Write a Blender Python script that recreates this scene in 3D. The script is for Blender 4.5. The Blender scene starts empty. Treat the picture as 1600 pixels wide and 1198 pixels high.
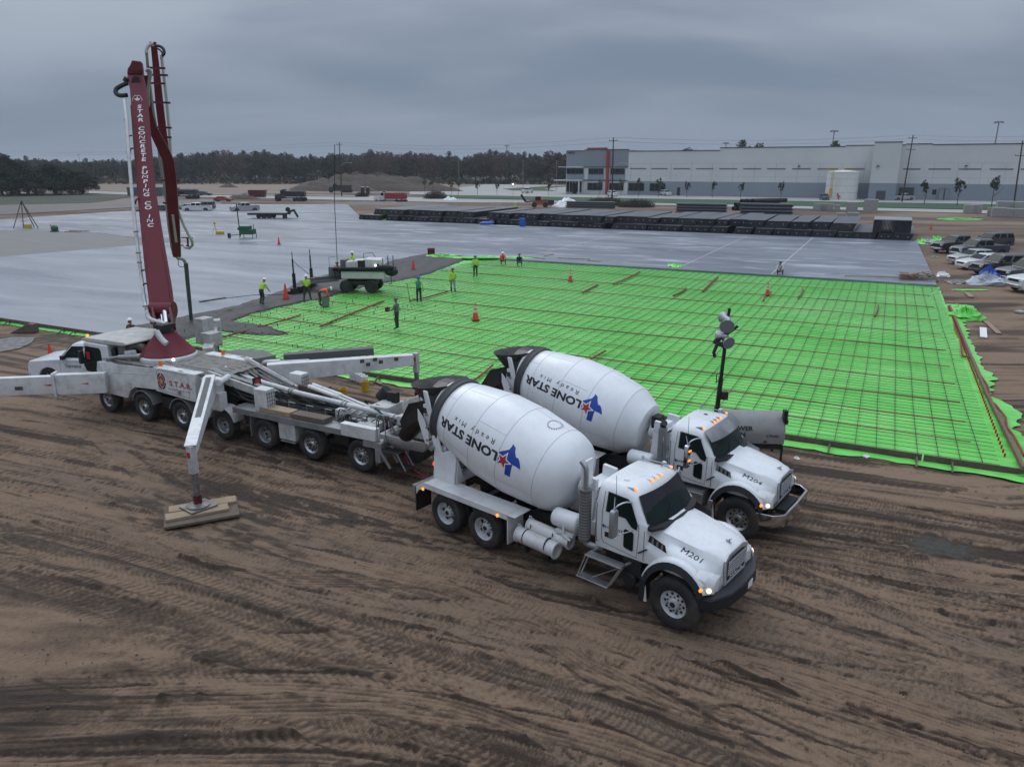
import bpy, bmesh, math, random
import numpy as np
from mathutils import Matrix, Vector, noise as mnoise
R = math.radians
random.seed(7)
rng = np.random.default_rng(11)
scene = bpy.context.scene
COL = scene.collection

# ---------------------------------------------------------------- camera
CAM_H = 9.2; F_PX = 1150.0; CXP = 800.0; CYP = 599.0; HORIZ = 260.0
PITCH = math.atan((CYP - HORIZ) / F_PX)
cam_d = bpy.data.cameras.new('camera'); cam = bpy.data.objects.new('camera', cam_d); COL.objects.link(cam)
cam.location = (0, 0, CAM_H); cam.rotation_euler = (R(90) - PITCH, 0, 0)
cam_d.sensor_width = 36; cam_d.lens = F_PX / 1600 * 36; cam_d.clip_start = 0.1; cam_d.clip_end = 20000
scene.camera = cam
# ---------------------------------------------------------------- world: dark overcast evening sky
world = bpy.data.worlds.new('World'); scene.world = world; world.use_nodes = True
def build_world():
    nt = world.node_tree; n = nt.nodes; l = nt.links; n.clear()
    out = n.new('ShaderNodeOutputWorld'); bg = n.new('ShaderNodeBackground')
    tc = n.new('ShaderNodeTexCoord'); sep = n.new('ShaderNodeSeparateXYZ'); l.new(tc.outputs['Generated'], sep.inputs[0])
    # flatten direction on a cloud deck: p = xy / (z + .12)
    az = n.new('ShaderNodeMath'); az.operation = 'MAXIMUM'; l.new(sep.outputs[2], az.inputs[0]); az.inputs[1].default_value = 0.0
    ad = n.new('ShaderNodeMath'); ad.operation = 'ADD'; l.new(az.outputs[0], ad.inputs[0]); ad.inputs[1].default_value = 0.22
    dv = n.new('ShaderNodeVectorMath'); dv.operation = 'DIVIDE'; cb = n.new('ShaderNodeCombineXYZ')
    for i in range(3): l.new(ad.outputs[0], cb.inputs[i])
    l.new(tc.outputs['Generated'], dv.inputs[0]); l.new(cb.outputs[0], dv.inputs[1])
    mp = n.new('ShaderNodeMapping'); mp.inputs['Scale'].default_value = (0.55, 0.95, 0.0); mp.inputs['Rotation'].default_value = (0, 0, R(-18)); mp.inputs['Location'].default_value = (3.1, 1.7, 0)
    l.new(dv.outputs[0], mp.inputs[0])
    n1 = n.new('ShaderNodeTexNoise'); n1.inputs['Scale'].default_value = 1.1; n1.inputs['Detail'].default_value = 6; n1.inputs['Roughness'].default_value = .46; n1.inputs['Distortion'].default_value = .25
    l.new(mp.outputs[0], n1.inputs['Vector'])
    cr = n.new('ShaderNodeValToRGB'); cr.color_ramp.interpolation = 'EASE'
    e = cr.color_ramp.elements; e[0].position = .34; e[0].color = (.152, .194, .270, 1); e[1].position = .70; e[1].color = (.350, .395, .470, 1)
    l.new(n1.outputs['Fac'], cr.inputs[0])
    # horizon tint
    hr = n.new('ShaderNodeMapRange'); hr.inputs['From Min'].default_value = 0.0; hr.inputs['From Max'].default_value = .16
    l.new(az.outputs[0], hr.inputs['Value'])
    mx = n.new('ShaderNodeMix'); mx.data_type = 'RGBA'; mx.inputs['A'].default_value = (.195, .248, .335, 1)
    l.new(hr.outputs[0], mx.inputs['Factor']); l.new(cr.outputs[0], mx.inputs['B'])
    # brighter towards the zenith, as under a full overcast
    sq = n.new('ShaderNodeMath'); sq.operation = 'POWER'; l.new(az.outputs[0], sq.inputs[0]); sq.inputs[1].default_value = 2.0
    zen = n.new('ShaderNodeMix'); zen.data_type = 'RGBA'; zen.blend_type = 'ADD'; zen.inputs['Factor'].default_value = 1
    sc = n.new('ShaderNodeVectorMath'); sc.operation = 'SCALE'; sc.inputs[0].default_value = (1.08, 1.22, 1.40); l.new(sq.outputs[0], sc.inputs['Scale'])
    l.new(mx.outputs['Result'], zen.inputs['A']); l.new(sc.outputs[0], zen.inputs['B'])
    # a faint share of the clear-sky model behind the cloud deck
    sky = n.new('ShaderNodeTexSky'); sky.sky_type = 'NISHITA'; sky.sun_disc = False; sky.sun_elevation = R(38); sky.sun_rotation = R(150)
    s2 = n.new('ShaderNodeMix'); s2.data_type = 'RGBA'; s2.blend_type = 'ADD'; s2.inputs['Factor'].default_value = .004
    l.new(zen.outputs['Result'], s2.inputs['A']); l.new(sky.outputs[0], s2.inputs['B'])
    l.new(s2.outputs['Result'], bg.inputs[0]); bg.inputs[1].default_value = 1.0; l.new(bg.outputs[0], out.inputs[0])
build_world()
sun_d = bpy.data.lights.new('sun', 'SUN'); sun_d.energy = 0.8; sun_d.angle = R(32); sun_d.color = (1, .97, .93)
sun = bpy.data.objects.new('sun', sun_d); COL.objects.link(sun); sun.rotation_euler = (R(-42), R(-22), R(0))
scene.view_settings.view_transform = 'Standard'; scene.view_settings.look = 'None'
scene.view_settings.exposure = 0.0; scene.view_settings.gamma = 1

# ---------------------------------------------------------------- placing: photo measurements -> ground positions
def G(px, py, z=0.0):
    a = (px - CXP) / F_PX; b = (py - CYP) / F_PX
    fy = math.cos(PITCH) - b * math.sin(PITCH); dz = -math.sin(PITCH) - b * math.cos(PITCH)
    t = (CAM_H - z) / -dz
    return Vector((a * t, fy * t, z))
def at(px, py, Y):      # point on a sight line at a chosen distance
    a = (px - CXP) / F_PX; b = (py - CYP) / F_PX
    fy = math.cos(PITCH) - b * math.sin(PITCH); dz = -math.sin(PITCH) - b * math.cos(PITCH)
    t = Y / fy
    return Vector((a * t, Y, CAM_H + dz * t))
PADT = R(-26.55)
def Q(a, b, z=0.0):     # pad frame: a along the long front edge, b away
    return Vector((a * math.cos(PADT) - b * math.sin(PADT), a * math.sin(PADT) + b * math.cos(PADT), z))
def QG(px, py, z=0.0):
    p = G(px, py, z); return (p.x * math.cos(PADT) + p.y * math.sin(PADT), -p.x * math.sin(PADT) + p.y * math.cos(PADT))

# ---------------------------------------------------------------- materials
MATS = {}
def mat(name, col, rough=.6, metal=0., var=0., vscale=3., col2=None, bump=0., bscale=20., emit=None, estr=0., coat=0., spec=.5, dirt=0., dcol=(.10, .085, .07), stretch=None, mud=None):
    if name in MATS: return MATS[name]
    m = bpy.data.materials.new(name); m.use_nodes = True; nt = m.node_tree; n = nt.nodes; l = nt.links
    p = n['Principled BSDF']; p.inputs['Roughness'].default_value = rough; p.inputs['Metallic'].default_value = metal
    p.inputs['Base Color'].default_value = (*col, 1); p.inputs['Specular IOR Level'].default_value = spec
    if coat: p.inputs['Coat Weight'].default_value = coat; p.inputs['Coat Roughness'].default_value = .08
    if emit: p.inputs['Emission Color'].default_value = (*emit, 1); p.inputs['Emission Strength'].default_value = estr
    m.diffuse_color = (*col, 1)
    if var or col2 or bump or dirt:
        tc = n.new('ShaderNodeTexCoord'); vec = tc.outputs['Object']
        if stretch:
            mp = n.new('ShaderNodeMapping'); mp.inputs['Scale'].default_value = stretch; l.new(vec, mp.inputs[0]); vec = mp.outputs[0]
        last = None
        if var or col2:
            t = n.new('ShaderNodeTexNoise'); t.inputs['Scale'].default_value = vscale; t.inputs['Detail'].default_value = 6; t.inputs['Roughness'].default_value = .6; l.new(vec, t.inputs['Vector'])
            cr = n.new('ShaderNodeValToRGB'); e = cr.color_ramp.elements; e[0].position = .32; e[1].position = .70
            c2 = col2 or tuple(c * (1 - var) for c in col); e[0].color = (*c2, 1); e[1].color = (*col, 1); l.new(t.outputs['Fac'], cr.inputs[0]); last = cr.outputs[0]
        if dirt:
            t = n.new('ShaderNodeTexNoise'); t.inputs['Scale'].default_value = 2.2; t.inputs['Detail'].default_value = 9; t.inputs['Roughness'].default_value = .72; l.new(vec, t.inputs['Vector'])
            mr = n.new('ShaderNodeMapRange'); mr.inputs['From Min'].default_value = .45; mr.inputs['From Max'].default_value = .75; mr.inputs['To Max'].default_value = dirt; l.new(t.outputs['Fac'], mr.inputs['Value'])
            if mud:      # road mud thrown up from below
                sp = n.new('ShaderNodeSeparateXYZ'); l.new(vec, sp.inputs[0]); mz = n.new('ShaderNodeMapRange'); mz.inputs['From Min'].default_value = mud[1]; mz.inputs['From Max'].default_value = mud[0]; mz.inputs['To Max'].default_value = mud[2]; l.new(sp.outputs[2], mz.inputs['Value'])
                t9 = n.new('ShaderNodeTexNoise'); t9.inputs['Scale'].default_value = 7; t9.inputs['Detail'].default_value = 9; t9.inputs['Roughness'].default_value = .75; l.new(vec, t9.inputs['Vector'])
                m9 = n.new('ShaderNodeMath'); m9.operation = 'MULTIPLY'; l.new(mz.outputs[0], m9.inputs[0]); l.new(t9.outputs['Fac'], m9.inputs[1]); a9 = n.new('ShaderNodeMath'); a9.operation = 'ADD'; a9.use_clamp = True; l.new(m9.outputs[0], a9.inputs[0]); l.new(mr.outputs[0], a9.inputs[1]); mr = a9
            mx = n.new('ShaderNodeMix'); mx.data_type = 'RGBA'; l.new(mr.outputs[0], mx.inputs['Factor'])
            if last: l.new(last, mx.inputs['A'])
            else: mx.inputs['A'].default_value = (*col, 1)
            mx.inputs['B'].default_value = (*dcol, 1); last = mx.outputs['Result']
            ra = n.new('ShaderNodeMapRange'); ra.inputs['To Min'].default_value = rough; ra.inputs['To Max'].default_value = min(1, rough + .4); l.new(mr.outputs[0], ra.inputs['Value']); l.new(ra.outputs[0], p.inputs['Roughness'])
        if last: l.new(last, p.inputs['Base Color'])
        if bump:
            t = n.new('ShaderNodeTexNoise'); t.inputs['Scale'].default_value = bscale; t.inputs['Detail'].default_value = 5; l.new(vec, t.inputs['Vector'])
            b = n.new('ShaderNodeBump'); b.inputs['Strength'].default_value = min(1, bump); b.inputs['Distance'].default_value = .02 * max(1, bump); l.new(t.outputs['Fac'], b.inputs['Height']); l.new(b.outputs[0], p.inputs['Normal'])
    MATS[name] = m; return m

WHITE = mat('white_paint', (.74, .76, .78), .32, var=.06, vscale=1.3, coat=.3, dirt=.34, dcol=(.33, .29, .25), mud=(.5, 1.5, 1.1))
DRUMW = mat('drum_white_paint', (.76, .78, .80), .36, var=.04, vscale=.9, coat=.15, dirt=.26, dcol=(.44, .41, .38))
PWHITE = mat('pump_white_paint', (.68, .69, .69), .42, var=.10, vscale=1.5, dirt=.6, dcol=(.24, .215, .19), mud=(.7, 1.6, .9))
DIRTYW = mat('dusty_white_paint', (.58, .58, .57), .6, var=.25, vscale=2.2, dirt=1., dcol=(.14, .125, .11), bump=.3, bscale=14)
GREYST = mat('grey_deck_steel', (.27, .28, .29), .55, metal=.3, var=.3, vscale=3, dirt=.7, dcol=(.15, .13, .115))
DECKD = mat('cement_caked_deck', (.25, .235, .215), .8, var=.45, vscale=4, bump=.8, bscale=9, dirt=.6, dcol=(.12, .105, .09))
BLACK = mat('black_paint', (.012, .012, .013), .5, var=.3, dirt=.35, dcol=(.07, .06, .05))
RUBBER = mat('tyre_rubber', (.016, .016, .017), .8, var=.3, vscale=5, dirt=.9, dcol=(.085, .07, .057), bump=.3, bscale=60)
PLASTIC = mat('black_plastic', (.015, .016, .019), .55, spec=.3, dirt=.3, dcol=(.06, .05, .045))
GLASS = mat('dark_cab_glass', (.010, .018, .017), .18, spec=.10)
CHROME = mat('chrome', (.62, .62, .64), .16, metal=1., var=.15)
ALU = mat('brushed_aluminium', (.50, .51, .53), .38, metal=.9, var=.2, dirt=.4, dcol=(.2, .18, .16))
RIMW = mat('white_wheel_steel', (.50, .51, .52), .45, dirt=.7, dcol=(.16, .14, .12))
RED = mat('boom_red_paint', (.150, .010, .022), .48, var=.2, vscale=1.1, spec=.35, dirt=.2, dcol=(.09, .03, .035))
DRED = mat('dark_red_paint', (.105, .008, .014), .5, var=.3, dirt=.35, dcol=(.05, .02, .02))
REDP = mat('bright_red_plastic', (.45, .02, .015), .4)
ORANGE = mat('orange_lens', (.75, .16, .01), .3)
AMBER = mat('amber_lamp_lit', (.9, .25, .03), .3, emit=(1., .25, .03), estr=2.0)
HEADL = mat('headlamp_lit', (.9, .8, .6), .2, emit=(1., .78, .50), estr=1.6)
LENS = mat('clear_lamp_lens', (.45, .46, .47), .12, spec=.7)
WLAMP = mat('white_lamp_lit', (1, 1, .95), .2, emit=(1., .95, .85), estr=7.)
TAILR = mat('tail_lamp_lit', (.7, .02, .02), .3, emit=(1., .04, .03), estr=2.4)
TEXTB = mat('black_lettering', (.015, .016, .02), .5)
TEXTW = mat('white_lettering', (.70, .70, .72), .5)
TEXTR = mat('red_lettering', (.33, .015, .03), .5)
BLUEL = mat('blue_logo', (.010, .055, .33), .5)
REDL = mat('red_logo', (.36, .022, .035), .5)
SEAM = mat('drum_seam', (.33, .34, .36), .6)
WOODP = mat('pale_timber', (.34, .25, .17), .8, var=.3, vscale=4, stretch=(1, 8, 8), bump=.4, dirt=.5, dcol=(.12, .10, .085))
WOODD = mat('weathered_timber', (.16, .125, .095), .85, var=.4, vscale=4, bump=.5, dirt=.6, dcol=(.07, .055, .045))
CONC = mat('precast_concrete', (.36, .355, .34), .85, var=.25, vscale=2, bump=.4)
GALV = mat('galvanised_steel', (.36, .37, .38), .5, metal=.6, var=.25, dirt=.3)
HIVIS = mat('hi_vis_yellow_cloth', (.42, .62, .05), .8)
HIOR = mat('hi_vis_orange_cloth', (.80, .10, .04), .8)
TEAL = mat('teal_shirt_cloth', (.03, .24, .19), .85)
GREYC = mat('grey_cloth', (.13, .13, .14), .9)
PALEC = mat('pale_work_cloth', (.26, .26, .24), .9)
DARKC = mat('dark_trouser_cloth', (.028, .032, .040), .9)
BROWNC = mat('brown_jacket_cloth', (.07, .04, .03), .9)
SKIN = mat('skin', (.30, .16, .10), .6)
HELW = mat('white_hard_hat', (.78, .78, .78), .35)
HELB = mat('blue_hard_hat', (.02, .09, .33), .35)
HELD = mat('dark_grey_hard_hat', (.08, .085, .09), .4)
BOOT = mat('rubber_boots', (.02, .02, .022), .55, dirt=.5)
CONE = mat('cone_orange', (.72, .06, .03), .5)
GREENM = mat('green_machine_paint', (.01, .09, .04), .4, dirt=.4)
SCREEDG = mat('pale_machine_paint', (.62, .58, .60), .42, dirt=.4, dcol=(.2, .2, .18))
YELLOW = mat('yellow_plastic', (.62, .38, .02), .5, dirt=.3)
TARP = mat('black_chute_rubber', (.014, .014, .016), .38, var=.3, dirt=.35, dcol=(.06, .055, .05))

# ---------------------------------------------------------------- mesh building
LR = [False]
class MB:
    def __init__(s): s.v = []; s.f = []; s.mi = []; s.cur = 0; s.M = None; s.parts = []
    def mat(s, i): s.cur = i; return s
    def add(s, vs, fs):
        k = len(s.v); s.parts.append((k, len(s.f)))
        if s.M is not None: vs = [s.M @ Vector(v) for v in vs]
        s.v += [tuple(v) for v in vs]; s.f += [tuple(k + i for i in f) for f in fs]; s.mi += [s.cur] * len(fs); return s
    def box(s, x0, x1, y0, y1, z0, z1):
        if x0 > x1: x0, x1 = x1, x0
        if y0 > y1: y0, y1 = y1, y0
        if z0 > z1: z0, z1 = z1, z0
        return s.add([(x0,y0,z0),(x1,y0,z0),(x1,y1,z0),(x0,y1,z0),(x0,y0,z1),(x1,y0,z1),(x1,y1,z1),(x0,y1,z1)],
            [(0,3,2,1),(4,5,6,7),(0,1,5,4),(1,2,6,5),(2,3,7,6),(3,0,4,7)])
    def frame(s, p0, p1, up=(0,0,1)):
        p0 = Vector(p0); p1 = Vector(p1); d = (p1 - p0); L = d.length; d.normalize(); u = Vector(up)
        if abs(d.dot(u)) > .98: u = Vector((1,0,0))
        sd = d.cross(u).normalized(); u = sd.cross(d).normalized(); return p0, d, sd, u, L
    def beam(s, p0, p1, w, h, up=(0,0,1), w1=None, h1=None):
        p, d, sd, u, L = s.frame(p0, p1, up); w1 = w1 or w; h1 = h1 or h; q = p + d * L; vs = []
        for c, a, b in ((p, w/2, h/2), (q, w1/2, h1/2)):
            vs += [c - sd*a - u*b, c + sd*a - u*b, c + sd*a + u*b, c - sd*a + u*b]
        return s.add(vs, [(3,2,1,0),(4,5,6,7),(0,1,5,4),(1,2,6,5),(2,3,7,6),(3,0,4,7)])
    def cyl(s, p0, p1, r0, r1=None, n=14, cap=True):
        if r1 is None: r1 = r0
        p, d, sd, u, L = s.frame(p0, p1); q = p + d * L; vs = []
        for c, r in ((p, r0), (q, r1)):
            for i in range(n):
                a = 2*math.pi*i/n; vs.append(c + sd*(r*math.cos(a)) + u*(r*math.sin(a)))
        fs = [(i, (i+1) % n, n + (i+1) % n, n + i) for i in range(n)]
        if cap: fs += [tuple(range(n-1, -1, -1)), tuple(range(n, 2*n))]
        return s.add(vs, fs)
    def tube(s, pts, r, n=8, smooth=0):
        pts = [Vector(p) for p in pts]
        if smooth:
            for _ in range(smooth):
                o = [pts[0]]
                for a, b in zip(pts, pts[1:]): o += [a*.75 + b*.25, a*.25 + b*.75]
                o.append(pts[-1]); pts = o
        rs = r if isinstance(r, (list, tuple)) else [r]*len(pts)
        if len(rs) != len(pts): rs = [rs[0] + (rs[-1]-rs[0])*i/(len(pts)-1) for i in range(len(pts))]
        vs = []; up = Vector((0.03, .05, 1))
        for i, p in enumerate(pts):
            d = (pts[min(i+1, len(pts)-1)] - pts[max(i-1, 0)]).normalized()
            sd = d.cross(up)
            if sd.length < .15: sd = d.cross(Vector((1, 0, 0)))
            sd.normalize(); u = sd.cross(d).normalized(); up = u
            for k in range(n):
                a = 2*math.pi*k/n; vs.append(p + sd*(rs[i]*math.cos(a)) + u*(rs[i]*math.sin(a)))
        fs = []
        for i in range(len(pts)-1):
            for k in range(n): fs.append((i*n+k, i*n+(k+1) % n, (i+1)*n+(k+1) % n, (i+1)*n+k))
        fs += [tuple(range(n-1, -1, -1)), tuple((len(pts)-1)*n + k for k in range(n))]
        return s.add(vs, fs)
    def lathe(s, p0, d, prof, n=24, cap=True):
        p0 = Vector(p0); d = Vector(d).normalized(); _, _, sd, u, _ = s.frame(p0, p0 + d); vs = []
        for t, r in prof:
            for i in range(n):
                a = 2*math.pi*i/n; vs.append(p0 + d*t + sd*(r*math.cos(a)) + u*(r*math.sin(a)))
        fs = []
        for j in range(len(prof)-1):
            for i in range(n): fs.append((j*n+i, j*n+(i+1) % n, (j+1)*n+(i+1) % n, (j+1)*n+i))
        if cap: fs += [tuple(range(n-1, -1, -1)), tuple((len(prof)-1)*n + i for i in range(n))]
        return s.add(vs, fs)
    def prism(s, poly, a0, a1, ax='y', fn=None):
        n = len(poly); vs = []
        for a in (a0, a1):
            for p in poly:
                v = {'y': (p[0], a, p[1]), 'z': (p[0], p[1], a), 'x': (a, p[0], p[1])}[ax]; vs.append(v)
        if fn: vs = [fn(*v) for v in vs]
        return s.add(vs, [tuple(range(n-1, -1, -1)), tuple(range(n, 2*n))] + [(i, (i+1) % n, n + (i+1) % n, n + i) for i in range(n)])
    def ell(s, c, rx, ry=None, rz=None, n=12, m=8):
        ry = ry or rx; rz = rz or rx; vs = []; fs = []
        for j in range(m+1):
            t = math.pi*j/m
            for i in range(n):
                a = 2*math.pi*i/n; vs.append((c[0] + rx*math.sin(t)*math.cos(a), c[1] + ry*math.sin(t)*math.sin(a), c[2] + rz*math.cos(t)))
        for j in range(m):
            for i in range(n): fs.append((j*n+i, (j+1)*n+i, (j+1)*n+(i+1) % n, j*n+(i+1) % n))
        return s.add(vs, fs)
    def plate(s, pts, th, nrm=None):   # a flat polygon given thickness along its normal
        pts = [Vector(p) for p in pts]
        if nrm is None:
            nrm = Vector((0,0,0))
            for i in range(len(pts)): nrm += (pts[i] - pts[0]).cross(pts[(i+1) % len(pts)] - pts[0])
        nrm = Vector(nrm).normalized() * th; n = len(pts)
        return s.add([p for p in pts] + [p + nrm for p in pts], [tuple(range(n-1, -1, -1)), tuple(range(n, 2*n))] + [(i, (i+1) % n, n + (i+1) % n, n + i) for i in range(n)])
    def loft(s, secs, closed=True, cap=True):
        n = len(secs[0]); vs = [p for sec in secs for p in sec]; fs = []
        for j in range(len(secs)-1):
            for i in range(n if closed else n-1): fs.append((j*n+i, j*n+(i+1) % n, (j+1)*n+(i+1) % n, (j+1)*n+i))
        if cap: fs += [tuple(range(n-1, -1, -1)), tuple((len(secs)-1)*n + i for i in range(n))]
        return s.add(vs, fs)
    def mesh(s, name):
        me = bpy.data.meshes.new(name); me.from_pydata(s.v, [], s.f); me.update(); return me
    def build(s, name, mats, parent=None, smooth=None, bevel=0., loc=None, label=None, fix=True):
        if LR[0] and parent is not None:      # a left and a right piece become two parts
            sides = []
            for k, (v0, f0) in enumerate(s.parts):
                v1, f1 = s.parts[k+1] if k + 1 < len(s.parts) else (len(s.v), len(s.f)); ys_ = [v[1] for v in s.v[v0:v1]]
                sides.append(-1 if max(ys_) < -.02 else 1 if min(ys_) > .02 else 0)
            if 0 not in sides and 1 in sides and -1 in sides:
                first = None
                for sg in (-1, 1):
                    q = MB()
                    for k, (v0, f0) in enumerate(s.parts):
                        if sides[k] != sg: continue
                        v1, f1 = s.parts[k+1] if k + 1 < len(s.parts) else (len(s.v), len(s.f)); n0 = len(q.v)
                        q.parts.append((n0, len(q.f))); q.v += s.v[v0:v1]; q.f += [tuple(i - v0 + n0 for i in f) for f in s.f[f0:f1]]; q.mi += s.mi[f0:f1]
                    LR[0] = False; o = q.build(name, mats, parent, smooth, bevel, loc, label, fix); LR[0] = True
                    first = first or o
                return first
        me = s.mesh(name)
        mats = mats if isinstance(mats, (list, tuple)) else [mats]
        for m in mats: me.materials.append(m)
        if len(mats) > 1: me.polygons.foreach_set('material_index', s.mi)
        if fix:
            bm = bmesh.new(); bm.from_mesh(me); bmesh.ops.recalc_face_normals(bm, faces=bm.faces); bm.to_mesh(me); bm.free()
        if smooth:
            me.polygons.foreach_set('use_smooth', [True]*len(me.polygons)); me.set_sharp_from_angle(angle=R(smooth))
        o = bpy.data.objects.new(name, me); COL.objects.link(o)
        if parent: o.parent = parent
        if loc is not None: o.location = loc
        if bevel:
            b = o.modifiers.new('bevel', 'BEVEL'); b.width = bevel; b.segments = 2; b.limit_method = 'ANGLE'; b.angle_limit = R(40)
            me.polygons.foreach_set('use_smooth', [True]*len(me.polygons)); me.set_sharp_from_angle(angle=R(50))
        if label: o['label'] = label
        return o

def tag(o, label=None, cat=None, group=None, kind=None):
    if label: o['label'] = label
    if cat: o['category'] = cat
    if group: o['group'] = group
    if kind: o['kind'] = kind
    return o
def thing(name, label, cat, loc=(0, 0, 0), rz=0., group=None):
    o = bpy.data.objects.new(name, None); COL.objects.link(o); o.empty_display_size = .3
    o.location = loc; o.rotation_euler = (0, 0, rz); return tag(o, label, cat, group)
def kids(o): return [c for c in bpy.data.objects if c.parent == o]
def dup(root, loc=None, rz=None, label=None, group=None, scale=None):
    def cp(o, par):
        c = o.copy(); COL.objects.link(c)
        if par: c.parent = par
        for ch in o.children: cp(ch, c)
        return c
    r = cp(root, None)
    if loc is not None: r.location = loc
    if rz is not None: r.rotation_euler = (0, 0, rz)
    if scale is not None: r.scale = scale if isinstance(scale, (tuple, list)) else (scale,)*3
    if label: r['label'] = label
    if group: r['group'] = group
    return r
def struct(o): o['kind'] = 'structure'; return o

# lettering: real thin meshes set on the surface
def text_geo(txt, size=1., sx=1., bold=.0, spacing=1., seg=0):
    cu = bpy.data.curves.new('lettering', 'FONT'); cu.body = txt; cu.size = size; cu.align_x = 'CENTER'; cu.align_y = 'CENTER'
    cu.offset = bold; cu.space_character = spacing; cu.resolution_u = 3
    ob = bpy.data.objects.new('lettering', cu); COL.objects.link(ob)
    dg = bpy.context.evaluated_depsgraph_get(); me = bpy.data.meshes.new_from_object(ob.evaluated_get(dg))
    bpy.data.objects.remove(ob); bpy.data.curves.remove(cu)
    for v in me.vertices: v.co.x *= sx
    bm = bmesh.new(); bm.from_mesh(me); bmesh.ops.remove_doubles(bm, verts=bm.verts, dist=1e-5); bmesh.ops.triangulate(bm, faces=bm.faces)
    if seg:
        for _ in range(4):
            es = [e for e in bm.edges if e.calc_length() > seg]
            if not es: break
            bmesh.ops.subdivide_edges(bm, edges=es, cuts=1); bmesh.ops.triangulate(bm, faces=bm.faces)
    bm.verts.index_update(); vs = [v.co.copy() for v in bm.verts]; fs = [tuple(v.index for v in f.verts) for f in bm.faces]
    bm.free(); bpy.data.meshes.remove(me); return vs, fs
def lettering(txt, size, M, m, parent, name='lettering', sx=1., bold=0., spacing=1.):
    vs, fs = text_geo(txt, size, sx, bold, spacing); b = MB(); b.add([M @ v for v in vs], fs)
    return b.build(name, m, parent, fix=False)
def basis(o, x, y):   # matrix: text x -> x, text y -> y, at o
    x = Vector(x).normalized(); y = Vector(y).normalized(); z = x.cross(y).normalized(); y = z.cross(x)
    return Matrix(((x.x, y.x, z.x, o[0]), (x.y, y.y, z.y, o[1]), (x.z, y.z, z.z, o[2]), (0, 0, 0, 1)))

from mathutils.bvhtree import BVHTree
def drape(o, targets, n):      # press thin lettering onto the panels below it
    n = n.normalized(); trees = [BVHTree.FromPolygons([v.co for v in q.data.vertices], [tuple(p.vertices) for p in q.data.polygons]) for q in targets]
    bm = bmesh.new(); bm.from_mesh(o.data)
    for _ in range(3):
        es = [e for e in bm.edges if e.calc_length() > .03]
        if es: bmesh.ops.subdivide_edges(bm, edges=es, cuts=1); bmesh.ops.triangulate(bm, faces=bm.faces)
    for v in bm.verts:
        best = None
        for t in trees:
            h = t.ray_cast(v.co + n*.6, -n, 1.5)
            if h[0] is not None and (best is None or (h[0]-v.co).dot(n) > (best-v.co).dot(n)): best = h[0]
        if best is not None: v.co = best + n*.014
    bm.to_mesh(o.data); bm.free()
# ---------------------------------------------------------------- ground sheet with ruts
def vnoise(x, y, seed=0):
    r = np.random.default_rng(seed); T = r.random((256, 256)).astype(np.float32)
    xi = np.floor(x).astype(int); yi = np.floor(y).astype(int); fx = x - xi; fy = y - yi
    fx = fx*fx*(3-2*fx); fy = fy*fy*(3-2*fy); a = T[xi & 255, yi & 255]; b = T[(xi+1) & 255, yi & 255]; c = T[xi & 255, (yi+1) & 255]; d = T[(xi+1) & 255, (yi+1) & 255]
    return (a*(1-fx) + b*fx)*(1-fy) + (c*(1-fx) + d*fx)*fy - .5
def fbm(x, y, o=4, seed=0):
    s = 0; a = 1.
    for i in range(o): s = s + a*vnoise(x*2**i + 17*i, y*2**i + 5*i, seed+i); a *= .5
    return s
def axis_lines(fine0, fine1, step, far, grow=1.16, neg=None):
    c = list(np.arange(fine0, fine1, step)); s = step; x = c[-1]
    while x < far: s *= grow; x += s; c.append(x)
    s = step; x = fine0; lo = []
    while x > -(neg or far): s *= grow; x -= s; lo.append(x)
    return np.array(lo[::-1] + c)
xs = axis_lines(-24, 24, .042, 7000)
yl = list(np.arange(5.2, 12, .032)) + list(np.arange(12, 20, .05)) + list(np.arange(20, 36, .085))
s_ = .085; y_ = yl[-1]
while y_ < 9000: s_ *= 1.08; y_ += s_; yl.append(y_)
ys = np.array([-400, -60, 0, 3] + yl)
X, Y = np.meshgrid(xs, ys)
H = np.zeros_like(X); DAMP_SHADE = np.zeros_like(X); GREY = np.zeros_like(X)  # soil tone: real damp plus shade painted into treads and rut edges
near = (X > -60) & (X < 60) & (Y > 2) & (Y < 48)
H += .05*fbm(X*.25, Y*.25, 3, 3)
tang = R(-24); XR = X*math.cos(tang) + Y*math.sin(tang); YR = -X*math.sin(tang) + Y*math.cos(tang)
H += .035*fbm(XR*.25, YR*1.3, 4, 9)
FLOW = [[(-60, 560), (300, 625), (600, 700), (900, 770), (1200, 800), (1700, 880)], [(-60, 690), (300, 770), (600, 840), (1000, 925), (1300, 985), (1700, 1080)], [(-60, 800), (300, 890), (600, 985), (900, 1070), (1300, 1190), (1700, 1330)], [(-60, 950), (300, 990), (600, 1065), (900, 1165), (1200, 1290), (1500, 1420)], [(-60, 1085), (300, 1078), (600, 1100), (900, 1190), (1200, 1330)], [(-60, 1180), (300, 1150), (600, 1160), (900, 1240), (1200, 1380)]]
fc = []
for L in FLOW:
    P = [G(*p) for p in L]; fc.append(np.interp(X[0], [p.x for p in P], [p.y for p in P]))
fc = np.array(fc)[::-1]           # nearest first
for k in range(1, len(fc)): fc[k] = np.maximum(fc[k], fc[k-1] + .15)
base_v = np.array([np.mean(c[(X[0] > -8) & (X[0] < 8)]) for c in fc])
ci = np.arange(X.shape[1]); V_ = np.zeros_like(X)
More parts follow.
